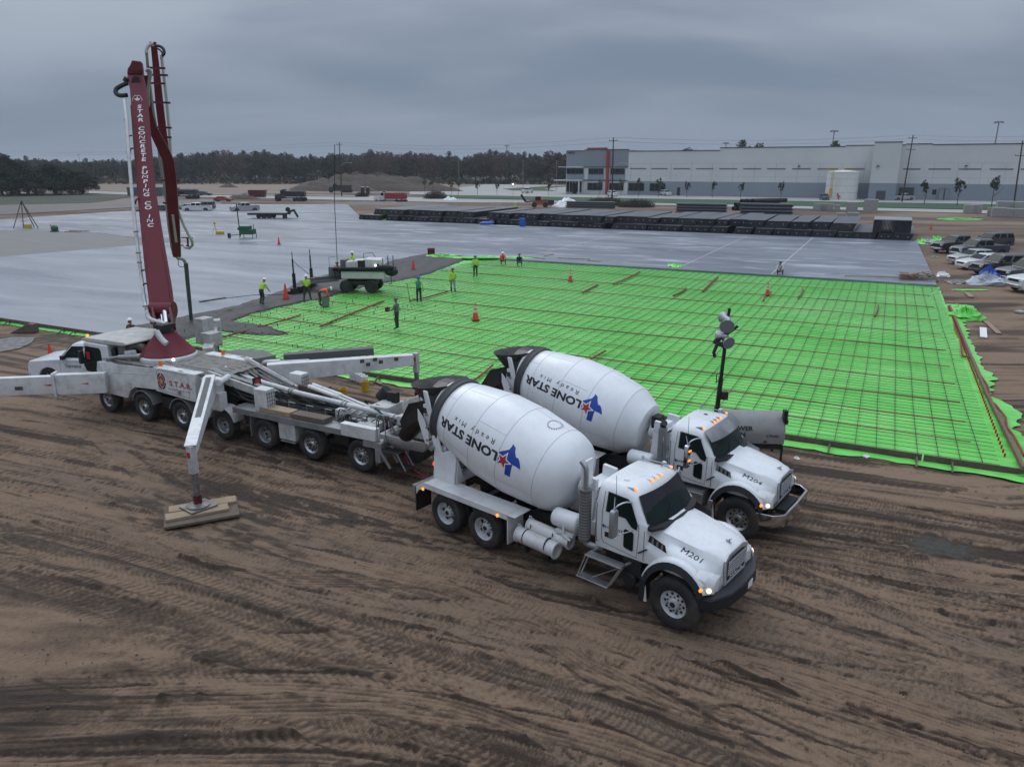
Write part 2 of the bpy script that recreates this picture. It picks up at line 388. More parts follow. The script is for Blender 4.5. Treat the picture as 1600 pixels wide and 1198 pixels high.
for k in range(len(fc)+1):
    if k == 0: m = Y < fc[0][None, :]; V_ = np.where(m, base_v[0] + (Y - fc[0][None, :]), V_)
    elif k == len(fc): m = Y >= fc[-1][None, :]; V_ = np.where(m, base_v[-1] + (Y - fc[-1][None, :]), V_)
    else: m = (Y >= fc[k-1][None, :]) & (Y < fc[k][None, :]); V_ = np.where(m, base_v[k-1] + (base_v[k]-base_v[k-1])*(Y - fc[k-1][None, :])/(fc[k]-fc[k-1])[None, :], V_)
V_ += .12*fbm(X*.5, Y*.5, 2, 77)
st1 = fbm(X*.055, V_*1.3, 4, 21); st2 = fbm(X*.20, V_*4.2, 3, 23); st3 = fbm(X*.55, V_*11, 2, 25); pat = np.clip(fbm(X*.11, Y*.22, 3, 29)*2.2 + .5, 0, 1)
DAMP_SHADE += np.clip(.09 + .75*st1 + .75*st2 + .45*st3 + .30*pat*np.clip(st2*5, 0, 1), 0, 1.0)
H += .040*st2 + .018*st3 + .05*st1
tracks = []
def track(pts, w=.55, d=.04, lug=1, damp_shade=.5, grey=0., gap=0.):
    tracks.append((pts, w, d, lug, damp_shade, grey))
P_ = lambda L: [G(*p)[:2] for p in L]
r_ = random.Random(5)
base_curves = [
    [(-60, 640), (300, 690), (600, 752), (900, 850), (1300, 1010), (1700, 1130)],
    [(-60, 668), (300, 730), (560, 790), (860, 900), (1250, 1060), (1700, 1210)],
    [(-60, 700), (260, 745), (560, 800), (900, 860), (1300, 880), (1700, 960)],
    [(-80, 742), (240, 800), (520, 860), (840, 930), (1200, 1010), (1700, 1180)],
    [(-80, 776), (220, 830), (420, 900), (760, 960), (1150, 1000), (1700, 1060)],
    [(-80, 800), (260, 880), (620, 1000), (960, 1100), (1300, 1230)],
    [(-80, 850), (240, 935), (560, 1040), (900, 1160), (1200, 1300)],
    [(-80, 900), (200, 990), (460, 1090), (760, 1230)],
    [(-80, 1105), (200, 1098), (420, 1088), (640, 1090), (900, 1130), (1200, 1230)],
    [(-80, 1075), (260, 1066), (520, 1062), (800, 1100), (1100, 1200)],
    [(-80, 1150), (180, 1130), (420, 1120), (700, 1150), (900, 1230)],
    [(380, 860), (760, 905), (1000, 948), (1300, 1000), (1700, 1040)],
    [(300, 840), (700, 850), (1000, 900), (1300, 990), (1700, 1130)],
    [(1100, 880), (1300, 930), (1500, 985), (1750, 1050)],
    [(1150, 850), (1350, 880), (1500, 905), (1750, 960)],
    [(1220, 800), (1400, 830), (1550, 860), (1750, 890)],
    [(1180, 940), (1350, 1010), (1500, 1080), (1700, 1180)],
    [(520, 1000), (700, 1060), (860, 1130), (980, 1230)],
    [(-60, 620), (200, 640), (420, 720), (700, 860), (1000, 1000), (1400, 1220)],
    [(100, 660), (180, 740), (300, 830), (520, 880), (900, 890), (1240, 940), (1700, 1100)],
]
for c in base_curves:
    for k in range(r_.choice((3, 4, 4))):
        off = (k - 1.5)*r_.uniform(.5, 1.5) + r_.uniform(-.5, .5); dmp = r_.choice((.0, .05, .10, .15, .22, .30, .5)); gr = r_.choice((0, 0, 0, 0, 0, .35))
        ww = r_.choice((.32, .55, .6)); dd = r_.uniform(.02, .06)
        for sgn in (0, 1):
            pts = [(p[0], p[1] + off + sgn*2.0) for p in P_(c)]
            track(pts, ww, dd, r_.choice((0, 1, 1, 2)), dmp, gr)
r_.shuffle(tracks)
XN = X[near]; YN = Y[near]; HN = H[near]; DN = DAMP_SHADE[near]; GN = GREY[near]
wob = .12*fbm(XN*.2, YN*.2, 2, 31); edge = .05*fbm(XN*2.5, YN*4, 3, 41); fine = fbm(XN*6, YN*6, 3, 51); VN = V_[near]; longn = fbm(XN*.16, VN*.5, 2, 61); s2 = st2[near]; s3 = st3[near]
for pts, w, d, lug, damp_shade, grey in tracks:
    px = np.array([p[0] for p in pts]); py = np.array([p[1] for p in pts]); o = np.argsort(px); px = px[o]; py = py[o]
    # smooth spline through the points
    t = np.linspace(px[0], px[-1], 200); yy = np.interp(t, px, py); ker = np.ones(31)/31; yp = np.convolve(np.pad(yy, 15, 'edge'), ker, 'valid')
    yc = np.interp(XN, t, yp) + wob; sl = np.interp(XN, t, np.gradient(yp, t)); cs = 1/np.sqrt(1 + sl*sl)
    dist = (YN - yc)*cs; m = (np.abs(dist) < w*1.6) & (XN > px[0]) & (XN < px[-1]); idx = np.nonzero(m)[0]
    if not len(idx): continue
    dd = np.abs(dist[idx]) + edge[idx]*.6; u = dd/(w*.5)
    fade = np.clip((longn[idx] + .30)*3.5, .12, 1)
    rut = np.clip((1.12 - u)*7, 0, 1); sh = np.exp(-((u - 1.38)/.24)**2)
    s = (XN[idx]/cs[idx])*(.78 + .5*((w*7919 + d*104729) % 1)); q_ = np.abs(dist[idx]); pat_ = 0*s
    if lug == 1: pat_ = np.tanh(3*np.sin((s + q_*.9)*2*math.pi/.165))
    if lug == 2: pat_ = np.tanh(3*np.sin(s*2*math.pi/.20 + np.where((q_*11).astype(int) % 2 == 0, 0, math.pi)))
    if lug == 0: pat_ = np.tanh(3*np.sin(dist[idx]*2*math.pi/.11))
    else: pat_ = np.minimum(pat_, 1 - 2*(np.abs(np.sin(dist[idx]*math.pi/.19)) < .18))
    tread = .011*pat_
    mm = rut*fade
    HN[idx] = HN[idx]*(1 - mm*.8) + (tread - d)*mm + sh*d*.55*fade*(1 + .7*fine[idx])
    dmix = mm*.85; DN[idx] = DN[idx]*(1 - dmix) + dmix*(damp_shade + .25*fine[idx] + .45*s3[idx] - .15*pat_); GN[idx] = GN[idx]*(1 - dmix) + dmix*grey  # tread pattern term paints groove shade over the track's own damp
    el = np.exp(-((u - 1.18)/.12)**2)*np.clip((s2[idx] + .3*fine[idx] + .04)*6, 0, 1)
    DN[idx] = np.clip(DN[idx] + el*.55, 0, 1.1); HN[idx] -= el*.022  # dark line painted in as shade along the steep rut walls
# clods where the soil is torn up
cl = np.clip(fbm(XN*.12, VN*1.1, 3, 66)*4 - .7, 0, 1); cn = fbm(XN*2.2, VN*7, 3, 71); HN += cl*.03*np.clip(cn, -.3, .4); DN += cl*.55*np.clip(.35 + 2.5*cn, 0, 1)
HN += .005*fine
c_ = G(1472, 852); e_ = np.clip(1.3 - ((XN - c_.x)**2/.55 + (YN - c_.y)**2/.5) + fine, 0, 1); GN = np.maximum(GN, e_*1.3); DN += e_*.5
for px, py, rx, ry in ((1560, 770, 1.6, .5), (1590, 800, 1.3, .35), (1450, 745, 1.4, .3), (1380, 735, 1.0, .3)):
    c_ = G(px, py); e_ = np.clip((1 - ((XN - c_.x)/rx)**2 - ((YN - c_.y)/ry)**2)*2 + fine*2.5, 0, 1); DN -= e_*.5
fadeout = np.clip((34 - YN)/6, 0, 1)*np.clip((46 - np.abs(XN))/12, 0, 1)
H[near] = HN*fadeout; DAMP_SHADE[near] = DN; GREY[near] = GN
H[~near] = 0
H -= .02
ground_me = bpy.data.meshes.new('ground')
ny, nx = X.shape; co = np.stack([X, Y, H], -1).reshape(-1, 3).astype(np.float32)
ii = np.arange(ny*nx).reshape(ny, nx); quads = np.stack([ii[:-1, :-1], ii[:-1, 1:], ii[1:, 1:], ii[1:, :-1]], -1).reshape(-1, 4)
ground_me.vertices.add(len(co)); ground_me.vertices.foreach_set('co', co.ravel())
ground_me.loops.add(quads.size); ground_me.loops.foreach_set('vertex_index', quads.ravel().astype(np.int32))
ground_me.polygons.add(len(quads)); ground_me.polygons.foreach_set('loop_start', np.arange(0, quads.size, 4, dtype=np.int32)); ground_me.polygons.foreach_set('loop_total', np.full(len(quads), 4, dtype=np.int32))
ground_me.update(calc_edges=True)
for nm, arr in (('damp_shade', DAMP_SHADE), ('grey', GREY)):
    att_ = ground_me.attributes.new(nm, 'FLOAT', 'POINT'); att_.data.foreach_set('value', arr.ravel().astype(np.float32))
ground_me.polygons.foreach_set('use_smooth', np.ones(len(quads), dtype=bool))
def soil():
    m = bpy.data.materials.new('rutted_soil'); m.use_nodes = True; nt = m.node_tree; n = nt.nodes; l = nt.links; p = n['Principled BSDF']
    geo = n.new('ShaderNodeNewGeometry')
    A = n.new('ShaderNodeAttribute'); A.attribute_name = 'damp_shade'; B = n.new('ShaderNodeAttribute'); B.attribute_name = 'grey'
    def noise(s, d=6, ro=.6, vec=None):
        t = n.new('ShaderNodeTexNoise'); t.inputs['Scale'].default_value = s; t.inputs['Detail'].default_value = d; t.inputs['Roughness'].default_value = ro; l.new(vec or geo.outputs['Position'], t.inputs['Vector']); return t.outputs['Fac']
    def mth(op, a, b):
        t = n.new('ShaderNodeMath'); t.operation = op
        for i, v in enumerate((a, b)):
            if isinstance(v, (int, float)): t.inputs[i].default_value = v
            else: l.new(v, t.inputs[i])
        return t.outputs[0]
    f1 = noise(.9, 8, .65); f2 = noise(12, 8, .78); f5 = noise(60, 3, .7)
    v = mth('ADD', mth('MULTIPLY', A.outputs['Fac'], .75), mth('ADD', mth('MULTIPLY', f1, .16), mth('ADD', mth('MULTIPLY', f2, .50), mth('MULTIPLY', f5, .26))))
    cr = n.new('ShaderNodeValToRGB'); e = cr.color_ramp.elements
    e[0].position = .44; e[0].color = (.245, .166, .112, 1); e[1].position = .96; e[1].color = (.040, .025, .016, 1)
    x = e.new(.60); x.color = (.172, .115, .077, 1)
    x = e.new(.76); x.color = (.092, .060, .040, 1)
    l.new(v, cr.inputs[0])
    mg = n.new('ShaderNodeMix'); mg.data_type = 'RGBA'; l.new(mth('MULTIPLY', B.outputs['Fac'], .55), mg.inputs['Factor']); l.new(cr.outputs[0], mg.inputs['A']); mg.inputs['B'].default_value = (.068, .068, .062, 1)
    # far fields: tan scraped earth and dull scrub
    sp = n.new('ShaderNodeSeparateXYZ'); l.new(geo.outputs['Position'], sp.inputs[0])
    fm = n.new('ShaderNodeMapRange'); l.new(sp.outputs[1], fm.inputs['Value']); fm.inputs['From Min'].default_value = 60; fm.inputs['From Max'].default_value = 95
    mp = n.new('ShaderNodeMapping'); mp.inputs['Scale'].default_value = (.03, .09, 1); mp.inputs['Rotation'].default_value = (0, 0, R(26)); l.new(geo.outputs['Position'], mp.inputs[0])
    f3 = noise(1.0, 7, .62, mp.outputs[0]); cf = n.new('ShaderNodeValToRGB'); e = cf.color_ramp.elements
    e[0].position = .36; e[0].color = (.062, .040, .028, 1); e[1].position = .66; e[1].color = (.235, .172, .125, 1); x = e.new(.5); x.color = (.135, .092, .064, 1); l.new(f3, cf.inputs[0])
    mf = n.new('ShaderNodeMix'); mf.data_type = 'RGBA'; l.new(fm.outputs[0], mf.inputs['Factor']); l.new(mg.outputs['Result'], mf.inputs['A']); l.new(cf.outputs[0], mf.inputs['B'])
    l.new(mf.outputs['Result'], p.inputs['Base Color'])
    rr = n.new('ShaderNodeMapRange'); l.new(v, rr.inputs['Value']); rr.inputs['From Min'].default_value = .5; rr.inputs['From Max'].default_value = 1.1; rr.inputs['To Min'].default_value = .92; rr.inputs['To Max'].default_value = .62; l.new(rr.outputs[0], p.inputs['Roughness'])
    p.inputs['Specular IOR Level'].default_value = .3
    bp = n.new('ShaderNodeBump'); bp.inputs['Strength'].default_value = .9; bp.inputs['Distance'].default_value = .06
    hb = mth('ADD', noise(16, 8, .72), mth('MULTIPLY', noise(3.5, 5, .6), 1.4)); l.new(hb, bp.inputs['Height']); l.new(bp.outputs[0], p.inputs['Normal'])
    return m
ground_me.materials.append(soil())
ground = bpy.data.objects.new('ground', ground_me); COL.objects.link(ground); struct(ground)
del X, Y, H, DAMP_SHADE, GREY, XN, YN, HN, DN, GN, wob, edge, fine, XR, YR, co, quads, ii

# ---------------------------------------------------------------- concrete slabs (pad frame coordinates)
def qpoly(name, ab, z0, z1, m, kind='structure', **k):
    b = MB(); pts = [Q(a, c) for a, c in ab]; b.prism([(p.x, p.y) for p in pts], z0, z1, 'z'); o = b.build(name, m, **k)
    if kind: o['kind'] = kind
    return o
def concrete(name, c1, c2, rough=.35, sc=.25, bump=.15, streak=(1, 1, 1), white=None, wpos=(.62, .72)):
    m = bpy.data.materials.new(name); m.use_nodes = True; nt = m.node_tree; n = nt.nodes; l = nt.links; p = n['Principled BSDF']
    geo = n.new('ShaderNodeNewGeometry'); rot = n.new('ShaderNodeMapping'); rot.inputs['Rotation'].default_value = (0, 0, -PADT); l.new(geo.outputs['Position'], rot.inputs[0])
    mp = n.new('ShaderNodeMapping'); mp.inputs['Scale'].default_value = streak; l.new(rot.outputs[0], mp.inputs[0])
    t = n.new('ShaderNodeTexNoise'); t.inputs['Scale'].default_value = sc; t.inputs['Detail'].default_value = 8; t.inputs['Roughness'].default_value = .6; t.inputs['Distortion'].default_value = .4; l.new(mp.outputs[0], t.inputs['Vector'])
    cr = n.new('ShaderNodeValToRGB'); e = cr.color_ramp.elements; e[0].position = .35; e[0].color = (*c2, 1); e[1].position = .65; e[1].color = (*c1, 1); l.new(t.outputs['Fac'], cr.inputs[0]); last = cr.outputs[0]
    if white:
        t2 = n.new('ShaderNodeTexNoise'); t2.inputs['Scale'].default_value = .35; t2.inputs['Detail'].default_value = 9; t2.inputs['Roughness'].default_value = .66; l.new(mp.outputs[0], t2.inputs['Vector'])
        mr = n.new('ShaderNodeMapRange'); mr.inputs['From Min'].default_value = wpos[0]; mr.inputs['From Max'].default_value = wpos[1]; mr.inputs['To Max'].default_value = .75; l.new(t2.outputs['Fac'], mr.inputs['Value'])
        mx = n.new('ShaderNodeMix'); mx.data_type = 'RGBA'; l.new(mr.outputs[0], mx.inputs['Factor']); l.new(last, mx.inputs['A']); mx.inputs['B'].default_value = (*white, 1); last = mx.outputs['Result']
    l.new(last, p.inputs['Base Color'])
    rr = n.new('ShaderNodeMapRange'); l.new(t.outputs['Fac'], rr.inputs['Value']); rr.inputs['From Min'].default_value = .3; rr.inputs['From Max'].default_value = .7; rr.inputs['To Min'].default_value = rough - .08; rr.inputs['To Max'].default_value = rough + .12; l.new(rr.outputs[0], p.inputs['Roughness'])
    b = n.new('ShaderNodeTexNoise'); b.inputs['Scale'].default_value = 5; b.inputs['Detail'].default_value = 5; l.new(geo.outputs['Position'], b.inputs['Vector'])
    bm = n.new('ShaderNodeBump'); bm.inputs['Strength'].default_value = bump; bm.inputs['Distance'].default_value = .02; l.new(b.outputs['Fac'], bm.inputs['Height']); l.new(bm.outputs[0], p.inputs['Normal'])
    return m
CFRESH = concrete('fresh_troweled_concrete', (.275, .288, .318), (.19, .205, .232), .30, .2, .08, (.25, 1.2, 1))
CCURE = concrete('cured_slab_concrete', (.205, .22, .255), (.092, .102, .128), .40, .12, .08, (.35, 1.2, 1), (.48, .50, .54), (.53, .68))
CROUGH = concrete('raked_grey_concrete', (.19, .185, .175), (.125, .12, .115), .7, .6, .6, (.3, 2, 1))
CPALE = concrete('pale_dusty_concrete', (.50, .50, .49), (.34, .34, .335), .6, .15, .1, (.3, 1, 1))
CWET = mat('wet_poured_concrete', (.072, .068, .068), .6, col2=(.036, .034, .034), vscale=2.2, bump=4, bscale=5, spec=.25)
Z1 = .25
# fresh slab on the left, rough strip behind it, cured slab beyond
qpoly('slab_fresh', [(-60, 25.9), (-38.4, 25.9), (-38.2, 31), (-37.9, 34), (-38.5, 37.2), (-39.5, 41), (-41.9, 46), (-42.5, 50), (-42.9, 55), (-43.2, 60), (-43.6, 66.6), (-44, 66.6), (-64.2, 71.5), (-78.5, 62.8), (-81.5, 44.5), (-110, 30), (-110, 25.9)], 0, Z1, CFRESH)
qpoly('slab_rough', [(-110, 30.05), (-81.55, 44.53), (-78.55, 62.85), (-99.6, 68.2), (-116.2, 64.7), (-160, 55), (-160, 30.05)], 0, Z1 - .01, CROUGH)
qpoly('slab_cured', [(4.1, 66.7), (3.6, 106), (-82.1, 106), (-119, 148), (-151, 134), (-143, 110.5), (-140, 76.5), (-160, 55.1), (-116.2, 64.8), (-99.6, 68.3), (-78.55, 62.95), (-64.2, 71.6), (-44, 66.7)], 0, Z1, CCURE)
for i, (aa, bb) in enumerate([((-16.7, 67, -17.0), (105, 0, 0)), ((-8.5, 67, -8.7), (105, 0, 0)), ((-33, 67, -33), (105, 0, 0)), ((-50, 72, -50), (105, 0, 0))]):
    b = MB(); a = aa[0]; p0 = Q(a + .06, 67.2); p1 = Q(a, 105); b.beam((p0.x, p0.y, Z1 + .004), (p1.x, p1.y, Z1 + .004), .10, .006); o = b.build('slab_joint', CPALE); struct(o)
for bb in (80.5, 93.5):
    b = MB(); p0 = Q(-60, bb); p1 = Q(3.6, bb); b.beam((p0.x, p0.y, Z1 + .004), (p1.x, p1.y, Z1 + .004), .07, .006); struct(b.build('slab_joint', CPALE))
# wet concrete being placed: lumpy strip between the fresh slab and the green sheet
def wet_strip():
    b = MB(); path = [(c_[0], c_[1], c_[0] - c_[2], c_[3] - c_[0]) for c_ in [(-36.5, 27.2, -38.9, -33.6), (-36.8, 30.8, -38.7, -34.6), (-37, 34, -38.3, -35.8), (-37.3, 37.2, -38.9, -36.0), (-37.8, 41, -40.0, -35.6), (-39, 46, -42.4, -36.1), (-39.4, 50, -43.0, -35.7), (-39.5, 54, -43.3, -35.5), (-40, 60, -43.6, -36.7), (-41, 65, -44, -37.8), (-41, 66.9, -43.2, -38.2)]]
    r = random.Random(3); rows = []
    N = 90
    for i in range(N):
        t = i/(N-1)*(len(path)-1); k = min(int(t), len(path)-2); f = t - k; a, c, wl, wr = [path[k][j]*(1-f) + path[k+1][j]*f for j in range(4)]
        row = []
        for j in range(26):
            u = j/25; aa = a - wl + (wl + wr)*u + .25*mnoise.noise(Vector((c*.6, u*3, 4))) + .3*mnoise.noise(Vector((c*1.7, u*2, 9)))*(abs(u-.5)*2)**2
            e = min(1, min(u, 1-u)*7); ee = min(1, min(i, N-1-i)/4.)
            h = (.17 if u > .5 else .20) + .10*e*(.5 + mnoise.noise(Vector((aa*1.1, c*1.1, 0)))) + .05*mnoise.noise(Vector((aa*4, c*4, 2)))*e
            if u < .3: h = max(h, Z1 + .012 + .03*e*(1+mnoise.noise(Vector((aa, c, 5)))))
            edge = .07 if (j in (0, 25) or i in (0, N-1)) else h
            row.append(Q(aa, c, edge))
        rows.append(row)
    b.loft(rows, closed=False, cap=False); return b.build('wet_concrete', CWET, smooth=60)
tag(wet_strip(), kind='structure')
def mound(name, ab, ra, rb, h, m, z=.1, seed=1, label=None, cat=None, kind=None, n=28, rough=.5):
    b = MB(); rows = []; c = Vector((ab[0], ab[1]))
    for j in range(12):
        f = j/11; row = []
        for i in range(n):
            a = 2*math.pi*i/n; rr = 1 + .25*mnoise.noise(Vector((math.cos(a)*1.5, math.sin(a)*1.5, seed)))
            x = ra*rr*(1-f)*math.cos(a); y = rb*rr*(1-f)*math.sin(a)
            hh = h*(1 - (1-f)**2)*(1 + rough*mnoise.noise(Vector((x*.8+seed, y*.8, seed)))) + rough*.12*h*mnoise.noise(Vector((x*2, y*2, seed)))
            row.append(Q(c.x + x, c.y + y, z + (hh if j else -.02)))
        rows.append(row)
    b.loft(rows, cap=False); o = b.build(name, m, smooth=70)
    if label: tag(o, label, cat)
    if kind: o['kind'] = kind
    return o
pp = QG(352, 507, .2); mound('wet_concrete_pile', pp, 4.2, 1.3, .16, CWET, .12, 4, kind='stuff')

# ---------------------------------------------------------------- green vapour barrier sheet
def green_mat():
    m = bpy.data.materials.new('green_plastic_sheet'); m.use_nodes = True; nt = m.node_tree; n = nt.nodes; l = nt.links; p = n['Principled BSDF']
    geo = n.new('ShaderNodeNewGeometry'); rot = n.new('ShaderNodeMapping'); rot.inputs['Rotation'].default_value = (0, 0, -PADT); l.new(geo.outputs['Position'], rot.inputs[0])
    mp = n.new('ShaderNodeMapping'); mp.inputs['Scale'].default_value = (.35, 1.8, 1); l.new(rot.outputs[0], mp.inputs[0])
    t = n.new('ShaderNodeTexNoise'); t.inputs['Scale'].default_value = .9; t.inputs['Detail'].default_value = 7; t.inputs['Roughness'].default_value = .65; l.new(mp.outputs[0], t.inputs['Vector'])
    t2 = n.new('ShaderNodeTexNoise'); t2.inputs['Scale'].default_value = .13; t2.inputs['Detail'].default_value = 4; l.new(rot.outputs[0], t2.inputs['Vector'])
    ad = n.new('ShaderNodeMath'); ad.operation = 'ADD'; l.new(t.outputs['Fac'], ad.inputs[0]); l.new(t2.outputs['Fac'], ad.inputs[1])
    cr = n.new('ShaderNodeValToRGB'); e = cr.color_ramp.elements; e[0].position = .36; e[0].color = (.075, .46, .045, 1); e[1].position = .66; e[1].color = (.30, .78, .20, 1)
    x = e.new(.5); x.color = (.150, .62, .090, 1)
    hf = n.new('ShaderNodeMath'); hf.operation = 'MULTIPLY'; hf.inputs[1].default_value = .5; l.new(ad.outputs[0], hf.inputs[0]); l.new(hf.outputs[0], cr.inputs[0]); l.new(cr.outputs[0], p.inputs['Base Color'])
    rr = n.new('ShaderNodeMapRange'); l.new(t2.outputs['Fac'], rr.inputs['Value']); rr.inputs['From Min'].default_value = .4; rr.inputs['From Max'].default_value = .65; rr.inputs['To Min'].default_value = .42; rr.inputs['To Max'].default_value = .22; l.new(rr.outputs[0], p.inputs['Roughness'])
    b = n.new('ShaderNodeTexNoise'); b.inputs['Scale'].default_value = 2.2; b.inputs['Detail'].default_value = 7; b.inputs['Distortion'].default_value = 1.2; l.new(mp.outputs[0], b.inputs['Vector'])
    bm = n.new('ShaderNodeBump'); bm.inputs['Strength'].default_value = .7; bm.inputs['Distance'].default_value = .08; l.new(b.outputs['Fac'], bm.inputs['Height']); l.new(bm.outputs[0], p.inputs['Normal'])
    return m
GREEN = green_mat()
def green_sheet():
    b = MB(); NA, NB = 150, 130; rows = []
    for j in range(NB+1):
        c = 25.6 + (66.9 - 25.6)*j/NB; row = []
        for i in range(NA+1):
            right = 4.95 + (.6*mnoise.noise(Vector((c*.35, 1, 3))) + .35*mnoise.noise(Vector((c*1.9, 2, 3)))) + max(0, (40-c))*.03
            if c > 57: right = 4.3 + .3*mnoise.noise(Vector((c, 1, 0)))
            a = -41 + (right + 41)*i/NA; z = .075 + .03*mnoise.noise(Vector((a*.8, c*2.2, 0))) + .015*mnoise.noise(Vector((a*2.5, c*5, 1)))
            if i > NA-3: z = .05 + .10*abs(mnoise.noise(Vector((c*2, a, 7))))*(NA-i)
            row.append(Q(a, c, z))
        rows.append(row)
    b.loft(rows, closed=False, cap=False)
    # skirt that spills under the front form board
    for seg in range(2):
        rows = []
        a0, a1 = ((-60, -38) if seg == 0 else (-36, 7)); N = 120
        for k in range(4):
            row = []
            for i in range(N+1):
                a = a0 + (a1-a0)*i/N; w = .20 + .24*mnoise.noise(Vector((a*.7, 0, 2))) + .1*mnoise.noise(Vector((a*3, 0, 2)))
                if seg == 0: w *= .7
                c = 25.66 - max(.04, w)*k/3*1.5; z = .10 - .028*k + .03*mnoise.noise(Vector((a*2.3, c*4, 5)))
                row.append(Q(a, c, max(.022, z)))
            rows.append(row)
        b.loft(rows, closed=False, cap=False)
    return b.build('plastic_sheet', GREEN, smooth=60)
tag(green_sheet(), 'wide bright green plastic vapour sheet spread under the steel bar grid', 'plastic sheet')

# ---------------------------------------------------------------- rebar mat
REBAR = mat('rebar_steel', (.052, .042, .034), .75, var=.4, vscale=.6)
REBRED = mat('rusty_red_strip', (.26, .055, .035), .7, var=.3)
def rebar():
    root = thing('rebar_mat', 'dark steel bar grid tied over the green sheet with red support strips', 'rebar mat')
    b = MB(); r = random.Random(2); A0, A1, B0, B1 = -36, 4.15, 26.2, 66.4
    def bx(a0, c0, a1, c1, z, w):
        p = Q(a0, c0, z); q = Q(a1, c1, z); b.beam(p, q, w, w)
    a = A0
    while a < A1:
        o = [r.uniform(-.04, .04) for _ in range(8)]
        for k in range(7): bx(a + o[k], B0 + (B1-B0)*k/7, a + o[k+1], B0 + (B1-B0)*(k+1)/7, .145, .018)
        a += .62
    b.build('lengthwise_bar', REBAR, root)['kind'] = 'stuff'
    b = MB(); c = B0
    while c < B1:
        o = [r.uniform(-.03, .03) for _ in range(8)]; s = A0 + r.uniform(-.5, .6)
        for k in range(7): bx(s + (A1-s)*k/7, c + o[k], s + (A1-s)*(k+1)/7, c + o[k+1], .165, .013)
        c += .42
    b.build('crosswise_bar', REBAR, root)['kind'] = 'stuff'
    # red strips along the pad
    L = [((590, 493), (1020, 548)), ((400, 505), (1640, 640)), ((560, 470), (1560, 560)), ((340, 530), (1650, 700)), ((640, 455), (1500, 518)), ((700, 445), (1490, 492)), ((600, 432), (1480, 470)), ((760, 419), (1300, 458)), ((300, 512), (1100, 595)), ((470, 562), (1480, 683))]
    bands = [28.3, 30.6, 33.2, 36.2, 39.4, 43, 47, 51.5, 56.3, 61.5]
    for k, c in enumerate(bands):
        b = MB(); ext = []
        for i in range(14):
            a = -35.5 + 39*i/13; ext.append(Q(a, c + r.uniform(-.10, .10) - (i-7)*.05, .186))
        b.tube(ext, .026 if k % 3 else .02, 4); b.build('support_strip', REBRED, root)
    for (x0, y0, x1, y1, w) in [(880, 590, 946, 548, .05), (330, 532, 470, 492, .05), (500, 510, 600, 470, .06), (720, 607, 770, 570, .05), (1098, 455, 1122, 432, .07), (1247, 465, 1254, 450, .06), (1367, 494, 1372, 476, .05), (1192, 470, 1206, 455, .045), (910, 457, 934, 445, .07), (958, 444, 1000, 424, .06), (640, 470, 700, 455, .05), (1052, 462, 1072, 450, .07)]:
        b = MB(); p = G(x0, y0, .19); q = G(x1, y1, .19); m = (p+q)/2 + Vector((r.uniform(-.2, .2), r.uniform(-.2, .2), 0)); b.tube([p, m, q], w, 5, smooth=2); b.build('loose_strip', REBRED, root)
    # red zig-zag tape at the right edge and capped dowels
    z = [(1481, 478), (1492, 500), (1492, 512), (1501, 530), (1504, 556), (1520, 560), (1531, 585), (1543, 603), (1548, 627), (1555, 632), (1571, 652), (1573, 668), (1583, 680), (1600, 712)]
    b = MB(); b.tube([G(x, y, .19) for x, y in z], .05, 5); b.build('edge_tape', REBRED, root)
    b = MB()
    for i in range(70):
        c = 27 + 29*i/70; p = Q(4.35, c, .17); b.cyl(p, p + Vector((0, 0, .13)), .03, n=6)
    b.build('dowel_cap', REDP, root)['kind'] = 'stuff'
    b = MB()
    for i in range(90):
        a = -35 + r.random()*10; c = 28 + r.random()*14; p = Q(a, c, .16); b.cyl(p, p + Vector((0, 0, .16)), .02, n=5)
    b.build('bar_chair', REBAR, root)['kind'] = 'stuff'
    return root
rebar()
# form boards round the pad
def forms():
    k = 0
    segs = [(-60 + 6.2*i, min(-60 + 6.2*(i+1) - .05, 7)) for i in range(11)]
    lab = ['far left', 'second from the left', 'third from the left', 'beside the white pickup', 'behind the pump truck cab', 'behind the red boom', 'beyond the grey outrigger box', 'beside the row of white buckets', 'behind the rear mixer drum', 'behind the light tower', 'at the near right corner']
    for i, (a0, a1) in enumerate(segs):
        t = thing('form_board', 'weathered timber form board on the pad front edge, ' + lab[i], 'form board', group='timber form boards along the pad front')
        b = MB(); b.beam(Q(a0, 25.72 + .02*(i % 2), .16), Q(a1, 25.72 + .03*((i+1) % 2), .16), .05, .27); b.build('board', WOODD, t, bevel=.006)
        n = 0; a = a0 + .8
        while a < a1:
            b = MB(); b.beam(Q(a, 25.58, 0), Q(a, 25.58, .34), .06, .05); b.beam(Q(a, 25.15, .03), Q(a, 25.62, .26), .05, .05); b.build('stake', WOODD, t); a += 2.6
    # right side board
    t = thing('form_board', 'long reddish timber form board running back along the right edge of the green sheet', 'form board', group='timber form boards along the pad front')
    b = MB(); pts = [Q(4.75, 26, .2), Q(4.55, 35, .2), Q(4.5, 45, .2), Q(4.45, 57, .2)]
    for p, q in zip(pts, pts[1:]): b.beam(p, q, .10, .16)
    b.build('board', mat('reddish_timber', (.20, .12, .09), .85, var=.3), t)
forms()
